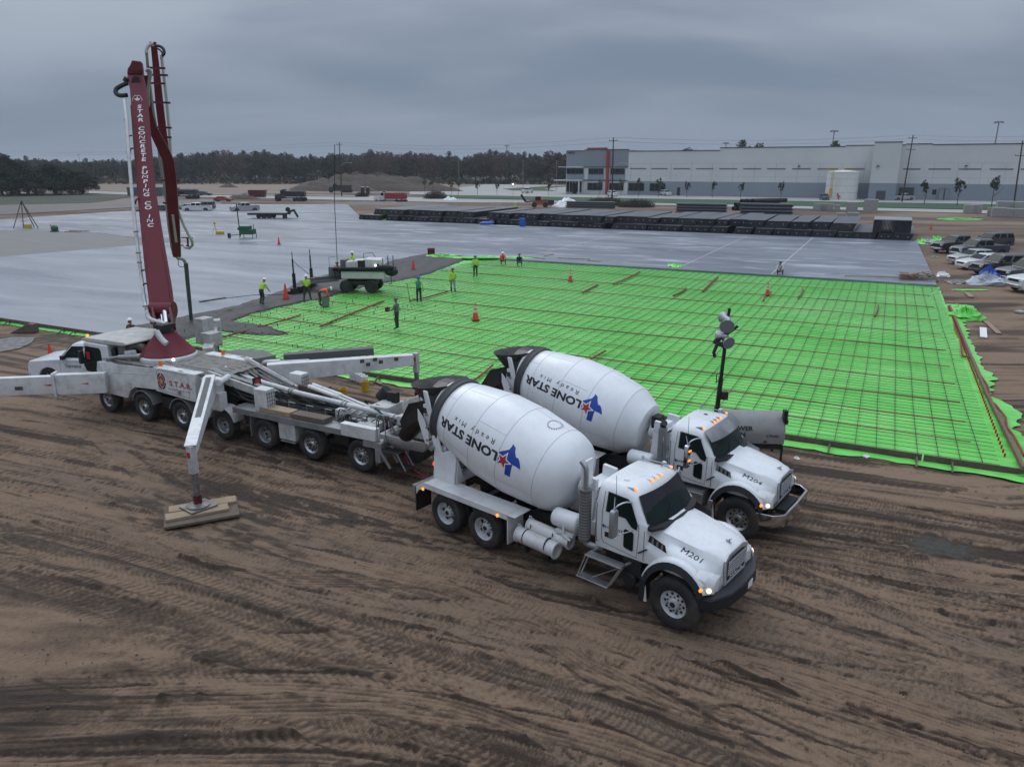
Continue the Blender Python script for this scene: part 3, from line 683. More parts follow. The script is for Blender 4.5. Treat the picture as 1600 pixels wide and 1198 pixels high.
# sheets of the far setting, each 2 cm above the last
GRASSD = mat('dull_scrub_grass', (.050, .058, .028), .9, col2=(.030, .030, .018), vscale=.06, bump=1.5, bscale=1.5)
GRASSG = mat('green_verge_grass', (.030, .085, .028), .9, col2=(.020, .050, .018), vscale=.4, bump=1.5, bscale=2)
SCRUB = mat('brown_scrub', (.062, .052, .036), .95, col2=(.036, .032, .022), vscale=.05, bump=1.5, bscale=1.2)
TAN = mat('scraped_tan_earth', (.27, .20, .155), .95, col2=(.16, .115, .085), vscale=.04, stretch=(1, 3, 1))
ROADC = mat('pale_concrete_road', (.36, .35, .33), .8, col2=(.27, .26, .25), vscale=.08)
MUD = mat('dark_wet_mud', (.040, .032, .026), .6, col2=(.085, .066, .052), vscale=.09, stretch=(1, 2.5, 1))
def gsheet(name, px, z, m):
    b = MB(); b.prism([(G(x, y).x, G(x, y).y) for x, y in px], z - .012, z, 'z'); return struct(b.build(name, m))
gsheet('scrub_field', [(-700, 268.5), (2300, 268.5), (2300, 300), (900, 300), (880, 284), (560, 283.5), (140, 284), (-700, 291)], .02, SCRUB)
gsheet('cleared_field', [(139, 285), (660, 283), (760, 287), (730, 301.5), (330, 303), (139, 299)], .04, TAN)
gsheet('meadow', [(-500, 300), (140, 303), (210, 302.8), (205, 308), (140, 318), (-40, 322), (-500, 328)], .04, GRASSD)
gsheet('muddy_field', [(-400, 326), (-40, 321.5), (140, 318), (212, 309), (350, 312), (345, 319.5), (225, 323.5), (0, 336), (-400, 345)], .06, MUD)
gsheet('road', [(139, 299), (240, 302), (330, 303), (560, 306), (720, 311), (1650, 331.5), (1650, 337), (900, 317.5), (720, 317), (300, 308), (139, 302.4)], .08, ROADC)
gsheet('parking_lot', [(640, 297), (700, 296), (760, 288), (884, 290), (884, 303.5), (1700, 314.5), (1700, 322), (900, 308.5), (760, 306), (640, 304)], .06, ROADC)
gsheet('verge', [(640, 304.2), (760, 306.2), (900, 308.7), (1700, 322.2), (1700, 331), (1200, 321.5), (900, 314.3), (700, 309.5)], .10, GRASSG)
gsheet('verge', [(785, 295.5), (850, 291.5), (884, 290.5), (884, 292), (850, 295), (870, 299), (800, 298)], .09, GRASSG)
gsheet('verge', [(320, 303.6), (560, 307), (560, 308.3), (320, 305.2)], .10, GRASSG)
# ---------------------------------------------------------------- wheels
def tyre_mb(r, w, n=56, rim=.30, lug=True):
    b = MB(); h = w/2
    prof = [(-h*.80, rim), (-h*.93, rim+.03), (-h, (r+rim)/2), (-h*.96, r*.93), (-h*.80, r*.985), (-h*.42, r), (-h*.30, r - .010), (-h*.22, r), (h*.22, r), (h*.30, r - .010), (h*.42, r), (h*.80, r*.985), (h*.96, r*.93), (h, (r+rim)/2), (h*.93, rim+.03), (h*.80, rim)]
    vs = []; m = len(prof)
    for j, (t, q) in enumerate(prof):
        for i in range(n):
            a = 2*math.pi*i/n; rr = q
            if lug and j in (3, 4, m-4, m-5) and (i % 2): rr = q - .014
            vs.append((rr*math.cos(a), t, rr*math.sin(a)))
    fs = [(j*n+i, j*n+(i+1) % n, (j+1)*n+(i+1) % n, (j+1)*n+i) for j in range(m-1) for i in range(n)]
    b.add(vs, fs); return b
def rim_mb(style, w, sgn, rim=.30):
    """disc facing -y when sgn=-1; style front (convex hub) or rear (deep dish)"""
    b = MB(); h = w/2*.82; f = sgn
    if style == 'front':
        prof = [(h, rim+.012), (h*.9, rim-.01), (h*.72, rim*.90), (h*.60, rim*.80), (h*.66, rim*.62), (h*.70, rim*.45), (h*.92, rim*.38), (h*1.10, rim*.34), (h*1.14, rim*.2), (h*1.14, 0.001)]
        hole_r, hole_t, nut_r, nut_t = rim*.72, h*.63 + .004, rim*.52, h*.68
    else:
        prof = [(h, rim+.012), (h*.88, rim-.012), (h*.35, rim*.90), (-h*.15, rim*.86), (-h*.25, rim*.74), (-h*.20, rim*.55), (h*.05, rim*.42), (h*.45, rim*.36), (h*.5, rim*.2), (h*.5, .001)]
        hole_r, hole_t, nut_r, nut_t = rim*.66, -h*.21, rim*.50, -h*.1
    n = 36; vs = []
    for t, q in prof:
        for i in range(n):
            a = 2*math.pi*i/n; vs.append((q*math.cos(a), f*t, q*math.sin(a)))
    b.mat(0).add(vs, [(j*n+i, j*n+(i+1) % n, (j+1)*n+(i+1) % n, (j+1)*n+i) for j in range(len(prof)-1) for i in range(n)])
    b.mat(1)
    k = 10 if style == 'front' else 5
    for i in range(k):
        a = 2*math.pi*(i+.5)/k; c = (hole_r*math.cos(a), f*hole_t, hole_r*math.sin(a)); b.cyl(c, (c[0], c[1] + f*.008, c[2]), .030 if style == 'front' else .05, n=10)
    for i in range(10):
        a = 2*math.pi*i/10; c = (nut_r*math.cos(a), f*nut_t, nut_r*math.sin(a)); b.cyl(c, (c[0], c[1] + f*.035, c[2]), .014, n=6)
    b.cyl((0, f*(prof[-1][0]), 0), (0, f*(prof[-1][0]+.012), 0), rim*.2, n=12)
    return b
def wheel(parent, x, y, r, w, style='front', side=-1, m=None, rz=0., name='wheel', rimr=.30, both=False):
    """outer face of the tyre at y"""
    yc = y - side*w/2
    t = tyre_mb(r, w, rim=rimr).build(name, RUBBER, parent, smooth=50, loc=(x, yc, r)); t.rotation_euler = (0, R(random.uniform(0, 60)), rz)
    rim_mb(style, w, side, rimr).build('rim', [m or RIMW, PLASTIC], t, smooth=40)
    return t
# state outline (x right, y up, about 1 unit across), used on doors and drums
TEX = [(-.62, -.02), (-.42, -.06), (-.22, -.06), (-.22, .52), (.06, .52), (.06, .20), (.18, .14), (.34, .12), (.50, .10), (.50, -.12), (.56, -.26), (.48, -.34), (.30, -.46), (.16, -.56), (.10, -.74), (.12, -.84), (-.06, -.76), (-.14, -.58), (-.26, -.42), (-.38, -.42), (-.46, -.34), (-.54, -.22)]
# ---------------------------------------------------------------- mixer truck (x forward from the front axle, y left, z up)
def mirror(pts): return [(x, -y, z) for x, y, z in pts]
def sideplate(b, pts, y, th, both=True):
    """pts (x,z); plate on y=-|y| side (and mirrored)"""
    for s in ((-1, 1) if both else (-1,)):
        v = [(x, s*y, z) for x, z in pts]; b.plate(v, th, (0, s, 0))
def cab_sections():
    S = []
    def sec(x, w, zb, zm, zt, k=1.):
        half = [(w*.985, zb), (w, zb+.08), (w, zm), (w*.955, zm + (zt-zm)*.42), (w*.90, zm + (zt-zm)*.72), (w*.82, zm + (zt-zm)*.90), (w*.62, zt), (w*.25, zt+.02)]
        pts = [(x, -a, z) for a, z in half] + [(x, a, z) for a, z in reversed(half)]; return pts
    S.append(sec(-2.08, .98, 1.17, 2.02, 2.58)); S.append(sec(-2.03, 1.03, 1.15, 2.02, 2.64)); S.append(sec(-1.35, 1.04, 1.15, 2.02, 2.66)); S.append(sec(-1.22, 1.03, 1.15, 2.02, 2.63))
    S.append(sec(-1.10, 1.03, 1.15, 2.01, 2.52)); S.append(sec(-.80, 1.03, 1.15, 1.98, 1.98+.04))
    return S
def hood_mesh():
    b = MB(); S = []
    for x, we, ze, zc, wf, zf, zb in [(-.84, .74, 1.92, 2.00, 1.03, 1.62, 1.16), (-.40, .72, 1.85, 1.94, 1.04, 1.60, 1.16), (0, .68, 1.77, 1.86, 1.06, 1.55, 1.16), (.40, .62, 1.68, 1.76, 1.03, 1.44, 1.12), (.62, .57, 1.62, 1.69, .90, 1.26, 1.05), (.72, .54, 1.55, 1.62, .72, 1.12, 1.02)]:
        half = [(wf*.98, zb), (wf, zf-.22), (wf*.97, zf - .06), ((wf*.6+we*.4), zf + .03), (we + .04, ze - .16), (we, ze - .03), (we*.86, ze+.01), (we*.4, zc)]
        S.append([(x, -a, z) for a, z in half] + [(x, a, z) for a, z in reversed(half)])
    b.loft(S); return b
DRUM = {}
def mixer(name, label, loc, rz, num, variant):
    t = thing(name, label, 'mixer truck', loc, rz, 'concrete mixer trucks backed up to the pump')
    A = variant == 'A'
    # chassis
    b = MB()
    for s in (-1, 1): b.box(-7.75, .55, s*.42 - .045, s*.42 + .045, .72, .98)
    for x in (.3, -1.4, -2.9, -4.3, -5.9, -7.4): b.box(x-.08, x+.08, -.42, .42, .76, .94)
    b.cyl((0, -1.0, .56), (0, 1.0, .56), .07, n=8); b.cyl((-5.25, -1., .53), (-5.25, 1., .53), .10, n=10); b.cyl((-6.60, -1., .53), (-6.60, 1., .53), .10, n=10)
    b.ell((-5.25, 0, .53), .26, .24, .24); b.ell((-6.6, 0, .53), .26, .24, .24); b.box(-2.2, -.9, -.35, .35, .5, 1.15); b.box(-.7, .5, -.38, .38, .55, 1.3)
    b.cyl((-2.4, 0, .75), (-5.2, 0, .62), .06, n=8); b.box(-3.9, -2.5, .5, 1.05, .55, .95)
    b.beam((-4.4, -.42, .95), (-3.0, -.42, 1.15), .08, .2); b.beam((-6.9, .42, .98), (-4.5, .42, .98), .10, .12)
    for s in (-1, 1):
        for x in (-5.25, -6.6): b.box(x-.3, x+.3, s*.55-.06, s*.55+.06, .5, .62)
    b.build('chassis', BLACK, t, bevel=.008)
    # wheels
    wheel(t, 0, -1.22, .575, .38, 'front', -1, ALU if not A else RIMW, rz=R(-3)); wheel(t, 0, 1.22, .575, .38, 'front', 1, RIMW, rz=R(-3))
    for x in (-5.25, -6.58):
        for s in (-1, 1):
            wheel(t, x, s*1.22, .53, .27, 'rear', s, RIMW if s < 0 else RIMW); wheel(t, x, s*.92, .53, .25, 'rear', s)
    # cab
    b = MB(); b.loft(cab_sections()); c = b.build('cab', WHITE, t, smooth=38)
    # doors: seams, windows
    bk = MB(); gl = MB()
    yo = 1.036
    for s in (-1, 1):
        w = [(-1.80, 2.06), (-1.79, 2.50), (-1.30, 2.47), (-1.22, 2.42), (-1.00, 1.98), (-1.02, 1.86), (-1.14, 1.88), (-1.30, 2.04)]
        def Y(z, o=0.): return s*((1.04 - max(0, z-2.02)*.155) + o)
        bk.plate([(x, Y(z, .004), z) for x, z in w], .006, (0, s, 0))
        cx = sum(p[0] for p in w)/8; cz = sum(p[1] for p in w)/8
        gl.plate([(cx + (x-cx)*.93, Y(cz + (z-cz)*.93, .011), cz + (z-cz)*.93) for x, z in w], .004, (0, s, 0))
        pw = [(-1.33, 1.40), (-1.33, 1.76), (-1.30, 1.80), (-1.11, 1.77), (-1.09, 1.74), (-1.09, 1.36), (-1.12, 1.33), (-1.30, 1.36)]
        bk.plate([(x, s*1.041, z) for x, z in pw], .006, (0, s, 0)); cx, cz = -1.21, 1.56
        gl.plate([(cx + (x-cx)*.84, s*1.050, cz + (z-cz)*.9) for x, z in pw], .003, (0, s, 0))
    sm = MB()
    for s in (-1, 1):
        path = [(-1.88, s*1.045, 2.5), (-1.89, s*1.046, 1.42), (-1.83, s*1.046, 1.31), (-1.0, s*1.046, 1.22), (-.97, s*1.046, 1.8), (-.98, s*1.046, 2.0)]
        path[0] = (-1.86, s*.975, 2.5); path.insert(1, (-1.885, s*1.044, 2.03)); sm.tube(path, .006, 4)
        sm.tube([(-.84, s*1.036, 1.2), (-.84, s*1.036, 1.9)], .006, 4)
    sm.build('door_seam', mat('panel_gap', (.08, .08, .085), .7), c)
    bk.build('window_rubber', PLASTIC, c); gl.build('side_window', GLASS, c)
    b = MB()
    for s in (-1, 1): b.box(-1.80, -1.62, s*1.045, s*1.060, 1.46, 1.58)
    b.build('door_handle', PLASTIC, c, bevel=.008)
    # windshield
    rub = MB(); ws = MB()
    def wsp(o, k):
        z0, z1 = 1.985, 2.535; P = []
        for y, z in ((-.97, .02), (-.86, 0), (-.5, -.02), (0, -.03), (.5, -.02), (.86, 0), (.97, .02)):
            P.append((-.800 + .14*(1 - (abs(y)/.97)**2)*1. + o - (.0), y*k, z0 + z + (1-k)*.5))
        Q_ = []
        for y in (.84, .5, 0, -.5, -.84): Q_.append((-1.13 + .10*(1 - (abs(y)/.84)**2) + o, y*k, z1 - (1-k)*.6))
        return P, Q_
    for mb, o, k, mm in ((rub, .012, 1., 0), (ws, .020, .94, 1)):
        P, Q_ = wsp(o, k); top = [Q_[i] for i in range(len(Q_)-1, -1, -1)]
        secs = []; N = 8
        for j in range(N+1):
            y = -1 + 2*j/N
            lo = Vector((-.800 + .14*(1-y*y) + o, y*.97*k, 1.97 - .03*(1-y*y) + (1-k)*.6)); hi = Vector((-1.13 + .10*(1-y*y) + o, y*.85*k, 2.545 - (1-k)*.6))
            secs.append((lo, hi))
        vs = [v for s_ in secs for v in s_]; mb.add(vs, [(2*i, 2*i+2, 2*i+3, 2*i+1) for i in range(N)])
    rub.build('windshield_rubber', PLASTIC, c, smooth=40); ws.build('windshield', GLASS, c, smooth=60)
    b = MB(); b.beam((-.655, 0, 1.96), (-1.02, 0, 2.53), .014, .02)
    for y in (-.45, .2): b.tube([(-.62, y, 1.93), (-.72, y + .25, 2.12), (-.75, y + .42, 2.2)], .008, 4)
    b.prism([(-.80, -.97), (-.74, -.7), (-.66, 0), (-.74, .7), (-.80, .97), (-.70, 1.0), (-.56, .7), (-.50, 0), (-.56, -.7), (-.70, -1.0)], 1.90, 1.965 if A else 1.95, 'z')
    b.build('wiper', PLASTIC, c)
    # hood + fender
    h = hood_mesh().build('hood', WHITE, t, smooth=45)
    # wheel arch cut look: black arch lip and dark inner arch
    lip = MB(); inner = MB(); fl = MB()
    for s in (-1, 1):
        pts_o = []; pts_i = []
        for i in range(15):
            a = R(26 + i*(172-26)/14); pts_o.append((-.06 + .76*math.cos(a), .60 + .88*math.sin(a))); pts_i.append((-.05 + .65*math.cos(a), .60 + .74*math.sin(a)))
        for j in range(14):
            q = [pts_o[j], pts_o[j+1], pts_i[j+1], pts_i[j]]
            lip.add([(x, s*1.17 if k_ < 2 else s*1.23, z) for k_, (x, z) in enumerate(q)] + [(x, s*1.02, z) for x, z in q], [(0, 1, 2, 3), (0, 4, 5, 1), (2, 6, 7, 3)])
            inner.add([(x, s*1.2, z) for x, z in (pts_i[j], pts_i[j+1])] + [(x, s*.5, z) for x, z in (pts_i[j+1], pts_i[j])], [(0, 1, 2, 3)])
        # white outer fender crown above the lip
        secs = []
        for i in range(13):
            a = R(28 + i*(168-28)/12); ca, sa = math.cos(a), math.sin(a); bul = math.sin(a)**.5
            secs.append([(-.06 + .75*ca, s*1.165, .60 + .87*sa), (-.06 + .79*ca, s*1.14, .60 + .93*sa), (-.06 + .80*ca, s*1.02, .60 + .95*sa), (-.06 + .78*ca, s*.84, .60 + .86*sa), (-.06 + .70*ca, s*.60, .60 + .7*sa)])
        fl.loft(secs, closed=False, cap=False)
    lip.build('arch_lip', PLASTIC, t, smooth=50); inner.build('arch_liner', BLACK, t); fln = fl.build('fender', WHITE, t, smooth=60)
    fd = MB()
    for s in (-1, 1):
        fd.loft([[(.40, s*1.13, .98), (.40, s*1.12, 1.34), (.40, s*.95, 1.42), (.40, s*.55, 1.42), (.40, s*.55, .98)], [(.58, s*1.09, .97), (.58, s*1.06, 1.26), (.58, s*.92, 1.34), (.58, s*.55, 1.36), (.58, s*.55, .97)], [(.72, s*.92, .98), (.72, s*.90, 1.16), (.72, s*.80, 1.24), (.72, s*.55, 1.28), (.72, s*.55, .98)]])
        fd.plate([(-.80, s*1.18, .88), (-.68, s*1.18, .90), (-.60, s*1.2, .40), (-.74, s*1.2, .38)], .02, (0, s, 0)) 
    fd.build('fender_tip', WHITE if A else WHITE, t, bevel=.02)
    b = MB()
    for s in (-1, 1): b.box(-.80, -.66, s*1.0, s*1.22, .36, .92)
    b.build('mud_flap', PLASTIC if A else ALU, t, bevel=.02)
    # hood side vents
    b = MB().mat(0)
    for s in (-1, 1):
        q = [(-.74, 1.70), (-.70, 1.86), (-.34, 1.74), (-.30, 1.58)]
        b.mat(0).plate([(x, s*1.042, z) for x, z in q], .006, (0, s, 0))
        for k in range(3):
            x = -.66 + .11*k; b.mat(1).plate([(x, s*1.05, 1.69 - .03*k), (x+.02, s*1.05, 1.82 - .035*k), (x+.06, s*1.05, 1.80 - .035*k), (x+.05, s*1.05, 1.67 - .03*k)], .004, (0, s, 0))
    b.build('hood_vent', [PLASTIC, GALV] if A else [GALV, PLASTIC], h)
    b = MB()
    for s in (-1, 1): b.cyl((-.95, s*1.06, 1.36), (-.74, s*1.07, 1.52), .018, n=6)
    b.build('hood_latch', PLASTIC, t)
    # grille
    g = MB().mat(0); x0 = .735
    g.plate([(x0, -.56, 1.56), (x0, -.50, .98), (x0, .50, .98), (x0, .56, 1.56), (x0 - .02, .34, 1.63), (x0 - .02, -.34, 1.63)], .03, (1, 0, 0))
    g.mat(1).plate([(x0+.032, -.45, 1.50), (x0+.032, -.42, 1.05), (x0+.032, .42, 1.05), (x0+.032, .45, 1.50), (x0+.03, .25, 1.56), (x0+.03, -.25, 1.56)], .006, (1, 0, 0))
    g.mat(0)
    for k in range(6): g.beam((x0+.045, -.425, 1.20 + .055*k), (x0+.045, .425, 1.20 + .055*k), .02, .020)
    g.box(x0, x0+.05, -.43, .43, 1.035, 1.06)
    gr = g.build('grille', [mat('polished_grille', (.50, .50, .52), .3, metal=.35, var=.1), BLACK], t, bevel=.004)
    lettering('MACK', .13, basis((x0+.046, 0, 1.115), (0, 1, 0), (0, 0, 1)), HELW, gr, 'maker_name', 1.75, 0, 1.0)
    # hood ornament: small bulldog-like figure
    b = MB(); b.box(.50, .62, -.025, .025, 1.70, 1.72); b.ell((.55, 0, 1.755), .045, .024, .030); b.ell((.60, 0, 1.79), .024, .022, .022); b.cyl((.57, .016, 1.76), (.585, .016, 1.71), .009, n=6); b.cyl((.57, -.016, 1.76), (.585, -.016, 1.71), .009, n=6); b.cyl((.52, 0, 1.75), (.505, 0, 1.71), .014, n=6)
    b.build('hood_ornament', CHROME, t, smooth=60)
    # headlamps
    for s in (-1, 1):
        q = [(.46, s*1.175, 1.06), (.62, s*1.13, 1.02), (.75, s*.95, 1.02), (.72, s*.94, 1.16), (.60, s*1.08, 1.20), (.45, s*1.155, 1.17)]
        b = MB(); b.plate(q, .03, (.7, s*.75, .2)); hl = b.build('headlight', LENS, t, bevel=.008)
        b = MB(); c_ = Vector((.685, s*1.065, 1.11)); n_ = Vector((.75, s*.7, .15)).normalized(); b.cyl(c_, c_ + n_*.012, .052, n=14); b.build('bulb', HEADL, hl)
        b = MB(); c_ = Vector((.55, s*1.16, 1.11)); b.cyl(c_, c_ + n_*.014, .04, n=12); b.build('turn_signal', AMBER if s < 0 else ORANGE, hl)
    # bumper
    b = MB()
    if A:
        b.prism([(.42, -1.20), (.78, -1.10), (.98, -.62), (1.03, 0), (.98, .62), (.78, 1.10), (.42, 1.20), (.40, 1.12), (.70, 1.02), (.72, 0), (.70, -1.02), (.40, -1.12)], .66, .93, 'z'); bp = b.build('bumper', PLASTIC, t, bevel=.02)
        b = MB(); b.box(1.005, 1.02, .10, .36, .72, .87); b.build('licence_plate', TEXTW, bp)
        b = MB(); b.prism([(.44, -1.16), (.78, -1.06), (.97, -.60), (1.0, 0), (.97, .6), (.78, 1.06), (.44, 1.16), (.60, .9), (.72, 0), (.60, -.9)], .93, .945, 'z'); b.build('bumper_step', mat('scuffed_step', (.06, .06, .065), .45, metal=.4), bp)
    else:
        b.prism([(.45, -1.22), (.86, -1.18), (1.10, -.92), (1.12, 0), (1.10, .92), (.86, 1.18), (.45, 1.22), (.45, 1.17), (.84, 1.12), (1.04, .88), (1.06, 0), (1.04, -.88), (.84, -1.12), (.45, -1.17)], .60, .92, 'z'); bp = b.build('bumper', CHROME, t, bevel=.008)
        b = MB(); b.box(.72, .98, -.5, .5, .72, .84); b.build('tow_bracket', PLASTIC, bp)
    # roof details
    lamps = [-.78, -.20, 0, .20, .78]
    for y in lamps:
        rx = -1.20 - (.06 if abs(y) > .5 else 0); z = 2.655 if abs(y) < .5 else 2.635
        b = MB(); b.cyl((rx - .20, y, z + .005), (rx, y, z + .012), .006, .036, n=10); ml = b.build('marker_lamp', WHITE if A else GALV, c, smooth=50)
        b = MB(); b.ell((rx + .015, y, z + .012), .034, .032, .030, 10, 6); b.build('lamp_lens', AMBER, ml, smooth=60)
    b = MB(); b.tube([(-1.95, .72, 2.66), (-1.95, .72, 2.76)], .03, 8); b.tube([(-1.9, .72, 2.70), (-1.30, .74, 2.70)], .013, 6); b.tube([(-1.40, .60, 2.66), (-1.40, .60, 2.73)], .012, 6); b.ell((-1.4, .74, 2.72), .07, .05, .045)
    b.build('air_horn', ALU, c, smooth=50)
    b = MB(); b.ell((-1.62, -.52 if A else .25, 2.66), .075, .05, .035); b.build('gps_dome', WHITE if A else PLASTIC, c, smooth=60)
    b = MB(); b.tube([(-1.50, -1.10, 2.15), (-1.52, -1.12, 3.0)], .006, 4); b.build('antenna', PLASTIC, c)
    if not A:
        b = MB(); vs = []
        P = [(-1.16, .93, 2.62), (-1.10, .5, 2.66), (-1.08, 0, 2.67), (-1.10, -.5, 2.66), (-1.16, -.93, 2.62)]; O = [(-.92, .98, 2.40), (-.80, .5, 2.42), (-.77, 0, 2.43), (-.80, -.5, 2.42), (-.92, -.98, 2.40)]
        b.add(P + O + [(x, y, z-.02) for x, y, z in P + O], [(i, i+1, i+6, i+5) for i in range(4)] + [(i+10, i+15, i+16, i+11) for i in range(4)] + [(5+i, 6+i, 16+i, 15+i) for i in range(4)]); b.build('sun_visor', GALV, c, smooth=50)
    # mirrors
    for s in (-1, 1):
        b = MB(); b.tube([(-1.20, s*.98, 2.42), (-1.24, s*1.20, 2.50), (-1.36, s*1.36, 2.42), (-1.38, s*1.37, 2.30)], .018, 6, smooth=1); b.tube([(-1.62, s*.98, 2.42), (-1.40, s*1.36, 2.34)], .010, 5); b.tube([(-1.10, s*1.06, 1.83), (-1.36, s*1.35, 1.74)], .012, 5)
        mr = b.build('mirror_arm', ALU, t, smooth=60)
        b = MB(); b.prism([(s*1.27, 1.74), (s*1.29, 1.71), (s*1.46, 1.71), (s*1.48, 1.74), (s*1.48, 2.30), (s*1.45, 2.34), (s*1.30, 2.34), (s*1.27, 2.30)], -1.45, -1.33, 'x')
        hd = b.build('mirror', GALV if A else CHROME, t, bevel=.03)
        b = MB()
        for z in ((2.16, 1.90) if not A else ()): b.box(-1.325, -1.31, s*1.30, s*1.44, z, z+.03)
        if not A: b.build('mirror_lamp', AMBER, hd)
        else:
            b = MB()
            for z in (2.12, 1.92): b.box(-1.335, -1.318, s*1.30, s*1.45, z, z+.015)
            b.build('mirror_rib', ALU, hd)
    # grab handle
    b = MB()
    for s in (-1, 1): b.tube([(-1.99, s*1.03, 2.28), (-1.99, s*1.10, 2.24), (-1.985, s*1.11, 1.7), (-1.98, s*1.10, 1.32), (-1.98, s*1.03, 1.28)], .014, 6)
    b.build('grab_handle', ALU, t, smooth=50)
    # lettering
    vs, fs = text_geo('LONE STAR', .085, 1.45, .0015)
    for s in (-1,):
        lb = lettering('LONE STAR', .085, basis((-1.50, -1.048, 1.70), (1, 0, 0), (0, 0, 1)), TEXTB, c, 'door_name', 1.35, .001)
        b = MB(); b.plate([(-1.84 + .0012*x*100*.01*60, -1.047, 1.71 + y*.072) for x, y in TEX], .002, (0, -1, 0)); b.build('door_logo', BLUEL, c)
        fn = lettering(num, .19, basis((.16, -.83, 1.665), (1, .04, -.26), (0, .85, .52)), TEXTB, t, 'fleet_number', 1.2, 0); drape(fn, [h, fln], Vector((.15, -.50, .85)))
        lettering('US DOT 2048815', .045, basis((-1.45, -1.05, 1.195), (1, 0, 0), (0, 0, 1)), TEXTB, c, 'small_print', 1.2) if False else None
    # exhaust
    if A:
        b = MB(); b.cyl((-2.36, -1.0, 1.16), (-2.36, -1.0, 2.40), .135, n=20); ex = b.build('muffler', mat('heat_shield_grey', (.16, .155, .15), .5, metal=.6, dirt=.6), t, smooth=50)
        b = MB(); b.tube([(-2.36, -1.0, 2.38), (-2.36, -1.0, 2.86), (-2.40, -1.0, 2.94), (-2.50, -1.0, 3.02)], .062, 12, smooth=1); b.build('exhaust_pipe', ALU, ex, smooth=60)
        b = MB(); b.tube([(-2.36, -1.0, 1.18), (-2.33, -.98, 1.08), (-2.15, -.92, 1.04), (-1.95, -.85, 1.05)], .07, 10, smooth=1); b.build('exhaust_elbow', GALV, ex, smooth=60)
        b = MB()
        for i in range(16):
            z = 1.24 + .07*i; b.lathe((-2.36, -1.0, z), (0, 0, 1), [(0, .137), (.008, .141), (.016, .137)], 20, cap=False)
        b.build('heat_shield_rib', GALV, ex)
    else:
        b = MB(); b.cyl((-1.98 - .30, -1.0, 1.0), (-2.28, -1.0, 2.52), .12, n=18); ex = b.build('muffler', GALV, t, smooth=50)
        b = MB(); b.tube([(-2.28, -1.0, 2.5), (-2.28, -1.0, 2.60), (-2.22, -1.05, 2.66)], .085, 12); b.build('exhaust_pipe', BLACK, ex, smooth=50)
        b = MB(); b.tube([(-2.20, -1.12, 2.3), (-2.18, -1.14, 2.2), (-2.18, -1.14, 1.75), (-2.2, -1.12, 1.65)], .012, 6); b.build('grab_handle', CHROME, ex)
    # steps
    if A:
        st = MB()
        st.box(-2.15, -1.22, -1.30, -1.06, .965, 1.0); st.box(-2.32, -1.50, -1.36, -1.14, .42, .45)
        sd = st.build('cab_step', ALU, t, bevel=.006)
        b = MB()
        for x0_, x1_ in ((-2.13, -2.30), (-1.24, -1.52)):
            b.beam((x0_, -1.28, .98), (x1_, -1.33, .44), .04, .03); b.beam((x0_, -1.08, .98), (x1_ , -1.17, .44), .04, .03)
            b.beam((x0_ + .25, -.75, 1.14), (x0_, -1.1, .97), .05, .04)
        b.beam((-1.24, -1.20, .98), (-2.0, -1.2, .44), .02, .02); b.build('step_bracket', ALU, sd)
        b = MB(); b.box(-1.35, -.9, -1.0, -.5, .72, 1.12); b.cyl((-1.15, -1.05, .62), (-1.15, -.8, .62), .16, n=16); b.build('battery_box', PLASTIC, t, bevel=.02)
    else:
        b = MB(); b.box(-2.1, -.98, -1.15, -.62, .55, .98); b.box(-2.05, -1.05, -1.17, -1.15, .60, .64); sd = b.build('cab_step', ALU, t, bevel=.03)
        b = MB(); b.box(-2.08, -1.0, -1.14, -.64, .985, 1.0); b.build('step_tread', GALV, sd)
    # rear fender box over tandem
    for s in (-1, 1):
        b = MB(); y0, y1 = (s*1.26, s*.66)
        b.box(-7.30, -4.18, y0, y1, 1.18, 1.21); b.box(-7.32, -4.40, s*1.26, s*1.235, 1.06, 1.215); b.box(-4.43, -4.40, y0, y1, .42, 1.21)
        b.plate([(-7.32, s*1.235, 1.215), (-7.32, s*1.235, 1.02), (-7.50, s*1.235, .95), (-7.62, s*1.235, .80), (-7.62, s*1.235, 1.02), (-7.45, s*1.235, 1.12)], .025, (0, s, 0))
        b.plate([(-7.3, s*1.26, 1.21), (-7.3, s*.66, 1.21), (-7.62, s*.66, 1.0), (-7.62, s*1.26, 1.0)], .02)
        rf = b.build('rear_fender', WHITE, t, bevel=.008)
        b = MB(); b.box(-7.66, -7.63, s*.70, s*1.25, .30, 1.0); b.build('mud_flap', PLASTIC, rf)
        for x in (-7.33, -4.72):
            b = MB(); b.cyl((x, s*1.262, 1.10 if x > -6 else 1.03), (x, s*1.285, 1.10 if x > -6 else 1.03), .040, n=12); b.build('side_marker', AMBER if s < 0 else ORANGE, rf)
    b = MB(); b.box(-7.82, -7.70, -1.2, 1.2, .86, 1.0); tb = b.build('tail_bar', GALV, t, bevel=.01)
    for s in (-1, 1):
        b = MB(); b.cyl((-7.82, s*1.05, .93), (-7.85, s*1.05, .93), .05, n=12); b.build('tail_light', TAILR if s < 0 else REDP, tb)
    # chute racks: two white half-round chutes on the right side
    if A:
        ch = MB()
        for (yc, zc, x0_, x1_, r_) in ((-1.12, .74, -4.18, -3.02, .185), (-.86, .92, -4.05, -2.82, .16)):
            ch.lathe((x0_, yc, zc), (1, 0, -.04), [(0, r_*.9), (.0, r_+.022), (.03, r_+.022), (.04, r_), (x1_-x0_-.05, r_), (x1_-x0_-.04, r_+.022), (x1_-x0_, r_+.022), (x1_-x0_, r_*.86), (x1_-x0_-.25, r_*.82)], 22)
            for dx in (.02, x1_-x0_-.02): ch.tube([(x0_+dx, yc, zc + r_), (x0_+dx - .02, yc, zc + r_ + .07), (x0_+dx + .05, yc, zc + r_ + .07)], .012, 5)
        cc = ch.build('spare_chute', WHITE, t, smooth=40)
        b = MB()
